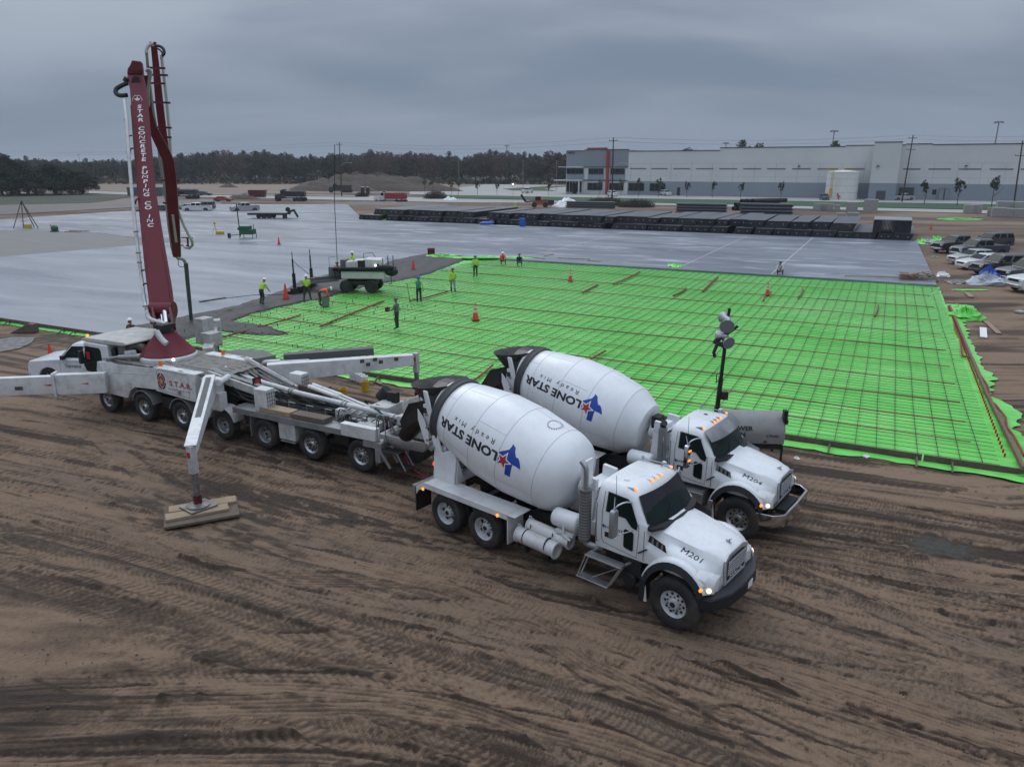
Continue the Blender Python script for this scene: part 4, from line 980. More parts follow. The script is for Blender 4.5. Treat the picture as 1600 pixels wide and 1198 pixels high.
        for x in (-3.93, -3.28):
            b.lathe((x - .012, -1.12, .74), (1, 0, 0), [(0, .192), (.02, .192)], 20); b.box(x-.03, x+.03, -1.16, -1.0, .34, .58); b.cyl((x+.03, -1.02, .93), (x+.05, -1.02, 1.03), .012, n=5)
        b.build('chute_strap', PLASTIC, cc)
    # water tank + drum drive
    b = MB(); b.lathe((-3.36, -.78, 1.36), (1, 0, 0), [(0, .10), (.02, .19), (.06, .22), (.68, .22), (.72, .19), (.74, .1)], 24)
    b.box(-3.2, -2.7, -.98, -.5, 1.06, 1.14); b.tube([(-2.95, -.98, 1.3), (-2.95, -1.0, 1.08), (-2.75, -1.0, 1.0)], .03, 6); b.build('water_tank', WHITE, t, smooth=50)
    ped = MB(); ped.box(-3.02, -2.45, -.45, .45, 1.0, 1.35); ped.beam((-2.72, -.40, 1.3), (-2.62, -.40, 2.42), .10, .36); ped.beam((-2.72, .40, 1.3), (-2.62, .40, 2.42), .10, .36); ped.box(-2.86, -2.46, -.45, .45, 2.10, 2.18)
    ped.box(-2.60, -2.54, -.86, -.45, 2.28, 2.92) if A else ped.box(-2.7, -2.5, -.3, .1, 2.1, 2.35)
    ped.cyl((-3.10, 0, 1.98), (-2.55, 0, 1.90), .24, n=18); ped.box(-2.58, -2.2, -.2, .2, 1.70, 2.05)
    ped.ell((-2.45, .35, 1.95), .22, .16, .16); ped.build('drum_drive', WHITE, t, bevel=.012)
    b = MB()
    for k in range(5): b.tube([(-2.5, -.3 + .14*k, 2.1), (-2.30, -.28 + .13*k, 2.25 - .03*k), (-2.15, -.25 + .12*k, 1.8), (-2.25, -.2 + .1*k, 1.2)], .018, 5, smooth=2)
    if not A: b.box(-3.02, -2.8, -.2, .15, 2.12, 2.45)
    b.build('hydraulic_hose', PLASTIC, t, smooth=60)
    # drum
    AX = Vector((-1, 0, math.tan(R(12.0)))).normalized(); O = Vector((-3.22, 0, 2.0))
    if A: prof = [(-.02, .05), (-.02, .50), (.03, .68), (.12, .83), (.26, .94), (.46, 1.02), (.62, 1.055), (1.68, 1.175), (2.60, 1.165), (3.55, 1.01), (4.05, .90), (4.45, .79), (4.66, .73)]
    else: prof = [(-.02, .05), (-.02, .62), (.0, .70), (.50, 1.00), (.53, 1.02), (1.55, 1.175), (2.55, 1.165), (3.50, 1.01), (4.05, .90), (4.45, .79), (4.66, .73)]
    def rad(tt):
        for (a, ra), (b_, rb) in zip(prof, prof[1:]):
            if a <= tt <= b_ and b_ > a: return ra + (rb-ra)*(tt-a)/(b_-a)
        return .7
    fine_prof = []
    for (a, ra), (b_, rb) in zip(prof, prof[1:]):
        fine_prof.append((a, ra))
    fine_prof.append(prof[-1])
    b = MB(); b.lathe(O, AX, fine_prof, 72, cap=False)
    dr = b.build('drum', DRUMW, t, smooth=28)
    sd_, up_ = None, None
    sm = MB(); seams = [.62, 1.68, 2.60, 3.62] if A else [.52, 1.55, 2.55, 3.60]
    for q in seams: sm.lathe(O, AX, [(q-.006, rad(q)+.001), (q, rad(q)+.0045), (q+.006, rad(q)+.001)], 72, cap=False)
    _, d_, s_, u_, _ = MB().frame(O, O + AX)
    def dp(tt, ang, off=.004):    # ang 0 = towards the right side of the truck (-y), positive = upwards
        rr = rad(tt) + off; side = Vector((0, -1, 0)); up = AX.cross(side); up = up if up.z > 0 else -up
        return O + AX*tt + side*(rr*math.cos(ang)) + up*(rr*math.sin(ang))
    for (t0, t1, an) in ((1.68, 2.60, R(38)), (.62, 1.68, R(-20)), (2.6, 3.62, R(75)), (.62, 1.68, R(95)), (2.6, 3.6, R(-15)), (3.62, 4.4, R(50))):
        sm.tube([dp(t0 + (t1-t0)*k/6, an, .001) for k in range(7)], .004, 3)
    sm.build('weld_seam', SEAM, dr)
    if A:
        b = MB(); c0, ca = .78, R(88)
        for k in range(20):
            a = 2*math.pi*k/20; b.ell(tuple(dp(c0 + .18 + .17*math.cos(a), ca + .20*math.sin(a)*1.0, .006)), .014, .014, .014, 6, 4)
        loop = [dp(c0 + .20 + .15*math.cos(2*math.pi*k/32), ca + .18*math.sin(2*math.pi*k/32), .003) for k in range(33)]
        b.tube(loop, .007, 4); b.build('hatch', GALV, dr)
    # logo lettering, upside down; u along the axis towards the front
    def onto(vs, t0, a0):   # text x -> toward rear?, text y -> angle ; upside-down as on the turned drum
        out = []
        for v in vs:
            tt = t0 - v.x * -1.0; out.append(dp(tt, a0 - v.y/rad(min(max(tt, .1), 4.9)), .005))
        return out
    aL = R(10) if A else R(16)
    def place(txt, size, sx, bold, sp, tc, a0, m, nm):
        vs, fs = text_geo(txt, size, sx, bold, sp, seg=.07); b = MB(); b.add(onto(vs, tc, a0), fs); b.build(nm, m, dr, fix=False)
    place('LONE STAR', .315, 1.30, .012, 1.0, 2.74, aL + .02, TEXTB, 'drum_name')
    place('Ready Mix', .185, 1.2, 0, 1.6, 2.62, aL + .26, TEXTB, 'drum_subtitle')
    # star and state logo
    cu, ca = 1.36, aL - .02
    def logo(poly, m, nm, off, th=0):
        pts = [Vector((x, y, 0)) for x, y in poly]; bm = bmesh.new(); vsb = [bm.verts.new(p) for p in pts]; bm.faces.new(vsb); bmesh.ops.triangulate(bm, faces=bm.faces)
        for _ in range(4):
            es = [e for e in bm.edges if e.calc_length() > .07]
            if es: bmesh.ops.subdivide_edges(bm, edges=es, cuts=1); bmesh.ops.triangulate(bm, faces=bm.faces)
        bm.verts.index_update(); P = [dp(cu + v.co.x, ca - v.co.y/rad(cu), off) for v in bm.verts]; F = [tuple(v.index for v in f.verts) for f in bm.faces]; bm.free()
        b = MB(); b.add(P, F); return b.build(nm, m, dr, fix=False)
    k_ = .58
    logo([(x*k_, y*k_) for x, y in TEX], BLUEL, 'state_logo', .005)
    star = lambda R_, cx, cy, r0=.40, ph=0: [(cx + (R_ if i % 2 == 0 else R_*r0)*math.sin(math.pi*i/5 + ph), cy + (R_ if i % 2 == 0 else R_*r0)*math.cos(math.pi*i/5 + ph)) for i in range(10)]
    logo(star(.25, .14, -.02, .43, R(195)), DRUMW, 'star_outline', .008); logo(star(.18, .14, -.02, .42, R(195)), REDL, 'red_star', .011)
    # roller ring
    b = MB(); b.lathe(O, AX, [(3.96, rad(3.96)), (3.96, rad(3.96)+.05), (4.00, rad(3.96)+.058), (4.04, rad(3.96)+.035), (4.10, rad(3.96)+.035), (4.14, rad(3.96)+.058), (4.18, rad(3.96)+.05), (4.18, rad(4.18))], 72, cap=False); b.build('roller_ring', mat('ring_steel', (.055, .056, .06), .6, metal=.2, dirt=.4), dr, smooth=40)
    b = MB(); b.lathe(O, AX, [(4.64, .74), (4.68, .68), (4.65, .55), (4.45, .4), (4.4, .02)], 40, cap=False); b.build('drum_mouth', PLASTIC, dr, smooth=40)
    # rear pedestal
    ped = MB()
    for s in (-1, 1):
        y = s*.80
        ped.plate([(-7.36, y, 1.20), (-7.30, y, 2.02), (-7.56, y, 3.15), (-7.66, y, 3.58), (-7.52, y, 3.58), (-7.36, y, 3.05), (-7.12, y, 2.30), (-7.02, y, 2.0), (-6.62, y, 2.20), (-6.50, y, 1.95), (-6.60, y, 1.20)], .05, (0, s, 0))
        ped.plate([(-7.36, y, 1.20), (-7.36, y - s*.35, 1.20), (-7.30, y, 2.02)], .03); ped.plate([(-6.60, y, 1.20), (-6.60, y - s*.35, 1.20), (-6.50, y, 1.95)], .03)
        ped.plate([(-7.66, y + s*.06, 2.85), (-7.86, y + s*.06, 3.05), (-7.86, y + s*.06, 2.75), (-7.62, y + s*.06, 2.15), (-7.48, y+s*.06, 2.1), (-7.48, y + s*.06, 2.5)], .02, (0, s, 0))
    ped.box(-7.34, -7.24, -.8, .8, 1.2, 1.75); ped.box(-7.0, -6.6, -.8, .8, 1.2, 1.3); ped.box(-7.70, -7.58, -.82, .82, 3.10, 3.2)
    for s in (-1, 1): ped.cyl((-7.15, s*.62, 2.02), (-6.98, s*.62, 2.06), .13, n=14)
    pd = ped.build('rear_pedestal', WHITE, t, bevel=.01)
    b = MB()
    for z in (2.95, 2.6, 2.25):
        b.cyl((-7.52, -.86, z), (-7.52, -.90, z), .035, n=8)
    b.cyl((-7.32, -.84, 2.08), (-7.32, -.96, 2.08), .07, n=10); b.build('pedestal_bolt', GALV, pd)
    # charge hopper: open funnel at the top rear
    b = MB(); N = 20; rows = []
    for (cx, cz, rx, ry) in ((-7.66, 2.75, .30, .34), (-7.72, 3.15, .50, .52), (-7.80, 3.50, .68, .74), (-7.82, 3.60, .76, .80), (-7.81, 3.58, .70, .74), (-7.75, 3.2, .45, .45)):
        rows.append([(cx + rx*math.cos(2*math.pi*i/N)*(1.15 if math.cos(2*math.pi*i/N) < 0 else .9), ry*math.sin(2*math.pi*i/N), cz + .10*math.cos(2*math.pi*i/N)) for i in range(N)])
    b.loft(rows, cap=False); hp = b.build('charge_hopper', mat('caked_black_steel', (.035, .034, .034), .7, var=.4, vscale=6, bump=.8, bscale=12, dirt=.7, dcol=(.13, .12, .11)), t, smooth=50)
    b = MB(); [b.add([(-7.34, .86*math.cos(t_), 2.86 + .86*math.sin(t_)) , (-7.34, .86*math.cos(t_+.32), 2.86 + .86*math.sin(t_+.32)), (-7.72, .80*math.cos(t_+.32), 2.92 + .80*math.sin(t_+.32)), (-7.72, .80*math.cos(t_), 2.92 + .80*math.sin(t_))], [(0, 1, 2, 3)]) for t_ in [-.1 + .32*k for k in range(10)]]; b.build('hopper_rim', TARP, hp, smooth=50)
    # discharge chute reaching back to the pump hopper
    b = MB(); rows = []
    cp = [(-7.85, 0, 2.75, .42), (-8.25, .02, 2.68, .46), (-8.7, .05, 2.45, .44), (-9.15, .1, 2.05, .40), (-9.45, .12, 1.75, .34)]
    for (x, y, z, w) in cp:
        rows.append([(x + .10*math.sin(a), y + w*math.cos(a), z - w*.8*math.sin(a)) for a in [math.pi*k/10 for k in range(11)]] + [(x + .10*math.sin(a), y + (w-.03)*math.cos(a), z - (w-.03)*.8*math.sin(a)) for a in [math.pi*k/10 for k in range(10, -1, -1)]])
    b.loft(rows); b.build('discharge_chute', TARP, t, smooth=60)
    b = MB()
    for s in (-1, 1): b.plate([(-7.80, s*.44, 2.7), (-8.0, s*.50, 3.15), (-8.6, s*.50, 2.95), (-9.1, s*.42, 2.30), (-9.0, s*.42, 2.05), (-8.4, s*.46, 2.45)], .02, (0, s, 0))
    b.build('chute_guard', TARP, t)
    b = MB(); b.tube([(-7.4, 0, 1.3), (-7.75, 0, 1.6), (-8.3, 0, 2.1)], .05, 8); b.tube([(-7.35, -.3, 1.25), (-7.7, -.35, 1.9), (-8.2, -.3, 2.3)], .03, 6); b.build('chute_strut', GALV, t)
    for s in (-1, 1):
        b = MB(); b.cyl((-7.5, s*.62, 1.5), (-7.54, s*.62, 1.5), .07, n=12); b.build('work_lamp', TAILR if s < 0 else REDP, t)
    return t
LR[0] = True
M201 = mixer('mixer_truck', 'nearest white mixer truck with M201 on its hood, drum lettering upside down, black bumper', (4.076, 14.122, 0), R(-40.05), 'M201', 'A')
M204 = mixer('mixer_truck', 'farther white mixer truck with M204 on its hood, chrome bumper and grey sun visor', (6.46, 17.955, 0), R(-37.3), 'M204', 'B')
LR[0] = False
# ---------------------------------------------------------------- concrete pump truck (x towards the rear, y away from the camera)
PUMP_RZ = R(-28.1)
PUMP = thing('concrete_pump_truck', 'seven-axle white concrete pump truck with raised dark red boom and spread outriggers', 'concrete pump truck', (-15.123, 28.368, 0), PUMP_RZ)
PI_ = (Matrix.Translation((-15.123, 28.368, 0)) @ Matrix.Rotation(PUMP_RZ, 4, 'Z')).inverted()
STEELP = mat('worn_steel', (.22, .22, .215), .45, metal=.7, dirt=.7)
def pump():
    t = PUMP
    LR[0] = True
    b = MB()
    for s in (-1, 1): b.box(-1.5, 13.2, s*.45-.05, s*.45+.05, .78, 1.08)
    AXX = (0, 2.15, 4.25, 6.35, 8.35, 10.4, 12.45)
    for x in AXX: b.cyl((x, -.95, .53), (x, .95, .53), .08, n=8); b.ell((x, 0, .55), .22, .2, .2, 8, 6)
    for x in (-1.2, 1, 3.2, 5.3, 7.3, 9.4, 11.4, 13): b.box(x-.1, x+.1, -.45, .45, .8, 1.05)
    for x in (1.05, 3.2, 5.3): b.box(x-.28, x+.28, -1.0, -.4, .62, 1.0); b.box(x-.25, x+.25, .4, 1.0, .62, 1.0)
    for x in (7.4, 11.4): b.box(x-.3, x+.3, -.9, .9, .60, 1.0)
    b.box(-1.4, 6, -.7, .7, 1.05, 1.5)
    b.build('chassis', BLACK, t, bevel=.01)
    for i, x in enumerate(AXX):
        st = 'rear' if i in (3, 4) else 'front'
        for s in (-1, 1): wheel(t, x, s*1.27, .53, .36, st, s, ALU, rz=0, rimr=.295)
    # half-round mudguards
    for i, x in enumerate(AXX):
        if i == 0: continue
        for s in (-1, 1):
            b = MB(); rows = []
            for k in range(11):
                a = R(15 + 150*k/10); rows.append([(x + .64*math.cos(a), s*.80, .56 + .64*math.sin(a)), (x + .64*math.cos(a), s*1.28, .56 + .64*math.sin(a)), (x + .61*math.cos(a), s*1.28, .56 + .61*math.sin(a)), (x + .61*math.cos(a), s*.80, .56 + .61*math.sin(a))])
            b.loft(rows)
            if i in (1, 2, 3): b.build('mudguard', GALV if i != 3 else PWHITE, t, smooth=40)
            elif i == 4 or i == 6:
                b = MB(); xx = x + (-.62 if i == 4 else .62); b.plate([(xx - .02, s*1.26, .35), (xx, s*1.26, 1.05), (xx + (.14 if i == 4 else -.14), s*1.26, 1.2), (xx + (.14 if i == 4 else -.14), s*.8, 1.2), (xx, s*.8, 1.05), (xx-.02, s*.8, .35)], .02, (1, 0, 0)); b.build('mudguard', GALV, t)
    # front outrigger housings
    for s in (-1, 1):
        y = s*1.30; b = MB()
        b.prism([(-.30, .80), (1.35, .78), (1.55, 1.10), (1.85, 1.28), (3.08, 1.36), (3.10, 2.18), (.95, 2.06), (.60, 2.10), (-.22, 2.02), (-.32, 1.7)], y, s*.95)
        ob = b.build('outrigger_housing', PWHITE, t, bevel=.02)
        b = MB(); b.tube([(.15, y + s*.006, 1.0), (.45, y + s*.006, 1.55), (.75, y + s*.006, 1.72), (3.0, y + s*.006, 1.92)], .008, 4); b.tube([(.4, y + s*.006, 1.0), (.8, y + s*.006, 1.05), (1.6, y + s*.006, 1.42), (3.0, y + s*.006, 1.5)], .006, 4); b.build('pressed_rib', PWHITE, ob)
    # storage box with the company name
    for s in (-1, 1):
        y = s*1.34; b = MB(); b.prism([(3.13, 1.34), (5.0, 1.22), (5.25, 1.22), (5.3, 2.24), (3.13, 2.24)], y, s*.9); sb = b.build('storage_box', PWHITE, t, bevel=.012)
        b = MB(); loop = [(3.32, y + s*.005, 1.42), (4.9, y + s*.005, 1.32), (4.95, y + s*.005, 2.08), (4.88, y + s*.005, 2.16), (3.4, y + s*.005, 2.18), (3.30, y+s*.005, 2.1), (3.32, y + s*.005, 1.42)]; b.tube(loop, .006, 4); b.build('door_gap', mat('panel_gap', (.08, .08, .085), .7), sb)
        b = MB(); b.box(4.35, 4.50, y + s*.002, y + s*.03, 1.40, 1.52); b.build('latch', GALV, sb)
        if s < 0:
            Mx = lambda x, z: basis((x, -1.348, z), (1, 0, 0), (0, 0, 1))
            lettering('S.T.A.R.', .27, Mx(4.52, 1.74), TEXTR, sb, 'company_name', 1.30, .006, 1.05)
            lettering('CONCRETE PUMPING CO INC', .075, Mx(4.42, 1.53), TEXTR, sb, 'company_line', 1.2)
            b = MB(); c = (3.50, 1.76)
            def disc(r0, r1, a0, a1, yo, n=20):
                vs = []; 
                for k in range(n+1):
                    a = a0 + (a1-a0)*k/n
                    vs += [(c[0] + r0*.72*math.cos(a), yo, c[1] + r0*math.sin(a)), (c[0] + r1*.72*math.cos(a), yo, c[1] + r1*math.sin(a))]
                return vs, [(2*k, 2*k+1, 2*k+3, 2*k+2) for k in range(n)]
            for q in range(4): b.mat(0).add(*disc(.235, .31, R(90*q + 8), R(90*q + 82), -1.347))
            b.mat(1).add(*disc(.001, .205, 0, 2*math.pi, -1.347, 32))
            pts = [(c[0] + .72*(.17 if i % 2 == 0 else .07)*math.sin(math.pi*i/5), -1.351, c[1] + (.17 if i % 2 == 0 else .07)*math.cos(math.pi*i/5)) for i in range(10)]
            b.mat(2).add(pts + [(c[0], -1.351, c[1])], [(i, (i+1) % 10, 10) for i in range(10)])
            b.build('company_emblem', [TEXTB, TEXTR, mat('gold_star', (.50, .36, .12), .5)], sb, fix=False)
    # caked top deck
    b = MB(); rows = []
    for i in range(60):
        x = .3 + 6.0*i/59; row = []
        for j in range(26):
            y = -1.30 + 2.6*j/25; w = 1 if x < 5.0 else 1 - .25*(x-5); z = 2.20 + .035*mnoise.noise(Vector((x*3, y*3, 0))) + .02*mnoise.noise(Vector((x*9, y*9, 3))) + (.03 if (int((y+5)*5.5) % 2 == 0 and 2.9 < x < 5.6) else 0)
            row.append((x, y*w, z))
        rows.append(row)
    b.loft(rows, closed=False, cap=False); b.box(.35, 5.2, -1.28, 1.28, 2.05, 2.165); b.build('top_deck', DECKD, t, smooth=40)
    b = MB()
    for y in (-.9, -.7): b.tube([(2.9, y, 2.29), (4.6, y - .05, 2.28), (6.0, y + .1, 2.25)], .022, 5)
    for k in range(7): b.tube([(5.4 + .1*k, -1.0 + .28*k, 2.26), (6.1, -.62 + .20*k, 2.18), (6.9, -.55 + .18*k, 1.9), (7.6, -.5 + .16*k, 1.75)], .024, 5, smooth=1)
    b.build('hydraulic_line', GALV, t, smooth=60)
    b = MB()
    for k in range(16):
        y = random.uniform(-.85, .85); b.tube([(5.6 + random.random(), y, 1.9), (6.8 + random.random(), y + random.uniform(-.3, .3), 1.35 + .4*random.random()), (8 + random.random()*2, random.uniform(-.6, .6), 1.3 + .25*random.random()), (10 + random.random()*2, random.uniform(-.5, .5), 1.25)], .026, 5, smooth=2)
    b.build('hose_bundle', BLACK, t, smooth=60)
    b = MB()
    for s in (-1, 1):
        b.beam((5.5, s*.95, 2.20), (8.2, s*.55, 1.62), .10, .26); 
        for k in range(3): b.beam((5.5, s*.95 - s*(.10+.07*k), 2.36), (8.2, s*.55 - s*(.07+.06*k), 1.82), .022, .03)
    b.build('side_girder', DIRTYW, t)
    # cab
    b = MB(); b.prism([(-1.62, .75), (.30, .75), (.30, 2.68), (-1.10, 2.68), (-1.55, 1.75)], -1.16, 1.16); cb = b.build('cab', PWHITE, t, bevel=.05)
    b = MB(); b.prism([(-1.25, 2.68), (-1.30, 2.74), (-1.1, 2.84), (.2, 2.88), (1.25, 2.90), (1.45, 2.86), (1.46, 2.80), (1.2, 2.74), (.3, 2.70)], -1.12, 1.12); b.build('roof', mat('caked_white_roof', (.56, .55, .52), .75, var=.25, vscale=3, bump=.7, bscale=9, dirt=.4), cb, bevel=.05)
    b = MB()
    for s in (-1, 1):
        b.mat(1).plate([(-1.28, s*1.165, 1.72), (-1.02, s*1.165, 2.52), (-.18, s*1.165, 2.52), (-.10, s*1.165, 2.42), (-.10, s*1.165, 1.62), (-.3, s*1.165, 1.5), (-1.15, s*1.165, 1.5)], .008, (0, s, 0))
    b.build('side_window', [GLASS, GLASS], cb)
    b = MB(); b.plate([(-1.565, -.98, 1.85), (-1.565, .98, 1.85), (-1.20, .95, 2.56), (-1.20, -.95, 2.56)], .01, (-1, 0, .5)); b.build('windshield', GLASS, cb)
    b = MB()
    b.box(-1.0, -.8, -1.19, -1.175, 2.0, 2.3); b.build('seat_patch', REDP, cb)
    b = MB(); b.tube([(-.95, -1.17, 2.5), (-1.05, -1.34, 2.45), (-1.05, -1.36, 2.1)], .02, 6); b.box(-1.14, -1.0, -1.44, -1.28, 1.85, 2.35); b.build('mirror', PLASTIC, cb, bevel=.015)
    b = MB(); b.cyl((-1.12, -.95, 2.82), (-1.12, -.95, 2.92), .05, n=10); b.build('marker_lamp', AMBER, cb)
    # machinery behind the cab
    b = MB(); b.box(.36, .60, -1.05, 1.05, 1.4, 2.55); b.box(.7, 1.1, -1.0, .2, 2.1, 2.62); b.box(1.1, 1.35, .1, 1.1, 2.1, 2.6); b.build('cooler_pack', PLASTIC, t, bevel=.02)
    b = MB(); b.cyl((1.02, -.98, 1.9), (1.02, -.98, 2.72), .17, n=18); b.tube([(1.02, -.75, 2.60), (1.25, -.55, 2.70), (1.40, -.4, 2.55), (1.45, -.35, 2.2)], .16, 14, smooth=2); b.build('muffler', mat('heat_shield_grey', (.16, .155, .15), .5, metal=.6, dirt=.6), t, smooth=50)
    b = MB(); b.cyl((.10, -1.22, 2.16), (.95, -1.12, 2.30), .055, n=12); b.cyl((.95, -1.12, 2.30), (2.0, -.95, 2.42), .10, n=14); b.build('outrigger_cylinder', ALU, t, smooth=50)
    b = MB(); b.box(1.15, 1.45, -1.05, -.75, 2.2, 2.55); b.box(1.0, 1.6, -.95, -.6, 2.2, 2.36); b.build('valve_box', PWHITE, t, bevel=.015)
    # turret
    b = MB(); b.lathe((2.25, 0, 2.16), (0, 0, 1), [(0, 1.02), (.16, 1.04), (.22, 1.0)], 40); tr = b.build('turret_ring', PWHITE, t, smooth=40)
    b = MB(); b.lathe((2.25, 0, 2.38), (0, 0, 1), [(0, .97), (.03, 1.0), (.06, .97), (.10, .92), (.70, .42), (.78, .40)], 40)
    for k in range(8):
        a = 2*math.pi*k/8 + .3; b.beam((2.25 + .9*math.cos(a), .9*math.sin(a), 2.46), (2.25 + .46*math.cos(a), .46*math.sin(a), 3.0), .03, .05)
    b.build('turret', RED, t, smooth=30)
    b = MB()
    for k in range(40):
        a = 2*math.pi*k/40; b.cyl((2.25 + .97*math.cos(a), .97*math.sin(a), 2.40), (2.25 + .97*math.cos(a), .97*math.sin(a), 2.45), .018, n=5)
    b.build('ring_bolts', BLACK, tr)
    b = MB(); b.cyl((2.25, 0, 3.1), (2.25, 0, 3.45), .26, n=20); b.box(2.0, 2.5, -.3, .3, 3.35, 3.5); b.build('slew_post', BLACK, t, smooth=50)
    for (px, py, Y) in ((271, 562, 26.1), (304, 554.5, 27.4)):
        p = PI_ @ at(px, py, Y); b = MB(); b.ell(p, .055, .05, .05, 10, 6); b.build('deck_lamp', WLAMP, t)
    for (x, y) in ((3.25, -1.1), (3.9, 1.15)):
        b = MB(); b.cyl((x, y, 2.24), (x, y, 2.42), .07, .06, n=12); b.build('beacon', ORANGE, t, smooth=50)
    # rear deck
    for s in (-1, 1):
        b = MB(); y0, y1 = s*1.27, s*.72
        b.box(6.95, 11.72, y0, y1, 1.24, 1.29); b.box(6.95, 11.72, s*1.275, s*1.25, 1.10, 1.295); dk = b.build('side_deck', GREYST, t, bevel=.006)
    b = MB(); b.box(6.6, 13.2, -.72, .72, 1.08, 1.16); b.build('centre_deck', BLACK, t)
    b = MB()
    for s in (-1, 1): b.box(9.0, 9.72, s*1.22, s*.75, .50, 1.08)
    b.build('tool_box', DIRTYW, t, bevel=.015)
    b = MB()
    for s in (-1, 1): b.box(9.05, 9.70, s*1.23, s*1.0, .42, .47)
    b.build('box_step', GALV, t)
    # finned cabinets
    for (x, y) in ((8.25, -1.0), (7.9, 1.0)):
        b = MB(); b.box(x-.28, x+.28, y-.20, y+.20, 1.30, 2.08); fc = b.build('control_cabinet', PWHITE, t, bevel=.012)
        b = MB()
        for k in range(5): b.box(x+.285, x+.30, y-.18, y+.18, 1.42 + .13*k, 1.445 + .13*k)
        for k in range(4): b.box(x+.285, x+.30, y - .15 + .10*k - .01, y - .15 + .10*k + .01, 1.38, 2.0)
        b.build('cabinet_grille', GALV, fc)
    b = MB(); b.box(7.32, 7.37, -.62, -.28, 1.88, 2.20); rl = b.build('lamp_board', PLASTIC, t)
    b = MB(); b.cyl((7.37, -.45, 2.04), (7.385, -.45, 2.04), .11, n=16); b.build('red_lamp', REDP, rl)
    # delivery pipe
    b = MB(); P = [(5.2, .1, 2.12), (5.6, 0, 2.06), (6.4, -.1, 1.98), (8.9, -.05, 1.74), (12.4, 0, 1.55), (13.2, 0, 1.48)]; b.tube(P, .088, 14); b.tube([(13.2, 0, 1.48), (13.5, 0, 1.44), (13.62, -.02, 1.30), (13.9, -.1, .95), (14.35, -.22, .42)], [.088, .10, .105, .10, .095], 14, smooth=1)
    dp_ = b.build('delivery_pipe', mat('pipe_white', (.60, .60, .60), .4, var=.15, dirt=.5), t, smooth=60)
    b = MB()
    for q in ((5.9, -.04, 2.03), (6.3, -.09, 1.99), (8.5, -.06, 1.78), (8.62, -.06, 1.77), (10.8, -.03, 1.635), (10.95, -.03, 1.63), (12.9, 0, 1.51), (13.05, 0, 1.495), (13.66, -.03, 1.24), (14.2, -.18, .60)): b.lathe((q[0] - .02, q[1], q[2]), (1, 0, -.07) if q[0] < 13.5 else (.6, -.15, -.78), [(0, .10), (.0, .118), (.04, .118), (.04, .10)], 16)
    b.build('pipe_clamp', GALV, dp_)
    b = MB()
    for y, s0 in ((.42, 1), (.62, -1)): b.cyl((8.9, y, 1.86), (10.2, y, 1.66), .075, n=12); b.cyl((10.2, y, 1.66), (12.3, y - .2, 1.36), .05, n=12)
    b.build('pumping_cylinder', PWHITE, t, smooth=50)
    b = MB()
    b.box(10.9, 11.15, -.55, -.30, 1.2, 1.62); b.box(11.0, 11.9, -.15, .5, 1.16, 1.45); b.box(11.9, 12.6, .0, .9, 1.16, 1.75); b.box(12.0, 12.7, -.8, -.2, 1.16, 1.42); b.beam((10.9, -.3, 1.3), (12.6, -.6, 1.42), .05, .06)
    for k in range(5): b.tube([(11 + .3*k, -.4 + .1*k, 1.45), (11.2 + .3*k, .1*k, 1.62), (11.5 + .3*k, .3, 1.3)], .03, 6, smooth=1)
    b.build('valve_block', DIRTYW, t, bevel=.01)
    b = MB()
    b.cyl((11.7, .85, 1.7), (11.95, .95, 2.0), .24, n=18); b.box(12.35, 12.55, .55, .75, 1.75, 2.1); b.box(12.1, 12.3, .65, .85, 1.75, 2.05); b.build('motor', PLASTIC, t, smooth=40)
    for s in (-1, 1):
        b = MB(); b.box(11.74, 13.1, s*1.29, s*1.05, 1.12, 1.52); b.build('rear_tool_box', PWHITE, t, bevel=.012)
        b = MB(); b.tube([(13.15, s*1.25, 1.1), (13.15, s*1.25, 1.95), (13.20, s*1.15, 2.0), (13.35, s*1.1, 1.95), (13.35, s*1.1, 1.1)], .018, 6, smooth=1); b.build('hand_rail', GALV, t)
        b = MB(); b.cyl((13.25, s*1.20, .92), (13.28, s*1.20, .92), .07, n=12); b.build('tail_light', REDP, t)
        b = MB(); b.box(12.6, 13.3, s*1.28, s*.9, .90, 1.10); b.box(13.05, 13.25, s*1.28, s*.9, .45, .9); b.build('rear_mudguard', GALV, t, bevel=.01)
    b = MB(); b.box(13.20, 13.24, -1.27, -1.19, .80, .86); b.build('marker_lamp', TAILR, t)
    b = MB(); r5 = random.Random(15)
    for k in range(22): x = r5.uniform(11.0, 13.3); y = r5.uniform(-.75, .95); z = r5.uniform(1.25, 1.5); b.tube([(x, y, z), (x + r5.uniform(-.5, .6), y + r5.uniform(-.4, .4), z + r5.uniform(.1, .4)), (x + r5.uniform(-.3, .9), y + r5.uniform(-.5, .5), z - .1)], r5.uniform(.014, .03), 5, smooth=2)
    b.build('rear_hoses', BLACK, t, smooth=60)
    b = MB()
    for k in range(9): x = 11.1 + .25*k; y = r5.uniform(-.6, .8); s_ = r5.uniform(.05, .12); b.box(x - s_, x + s_, y - s_, y + s_, 1.2, 1.35 + 2*s_)
    for k in range(5): b.tube([(8.2 + .8*k, -.68, 1.3), (8.2 + .8*k, -.68, 1.62), (8.5 + .8*k, -.68, 1.62)], .018, 5)
    b.build('fittings', GALV, t, bevel=.008)
    # receiving hopper
    b = MB(); rows = []
    for z, x0, x1, w in ((.55, 13.5, 14.1, .45), (1.05, 13.2, 14.7, .95), (1.30, 13.1, 14.85, 1.08), (1.34, 13.1, 14.85, 1.08), (1.30, 13.16, 14.79, 1.02), (1.0, 13.3, 14.6, .88)): rows.append([(x0, -w, z), (x1, -w, z), (x1, w, z), (x0, w, z)])
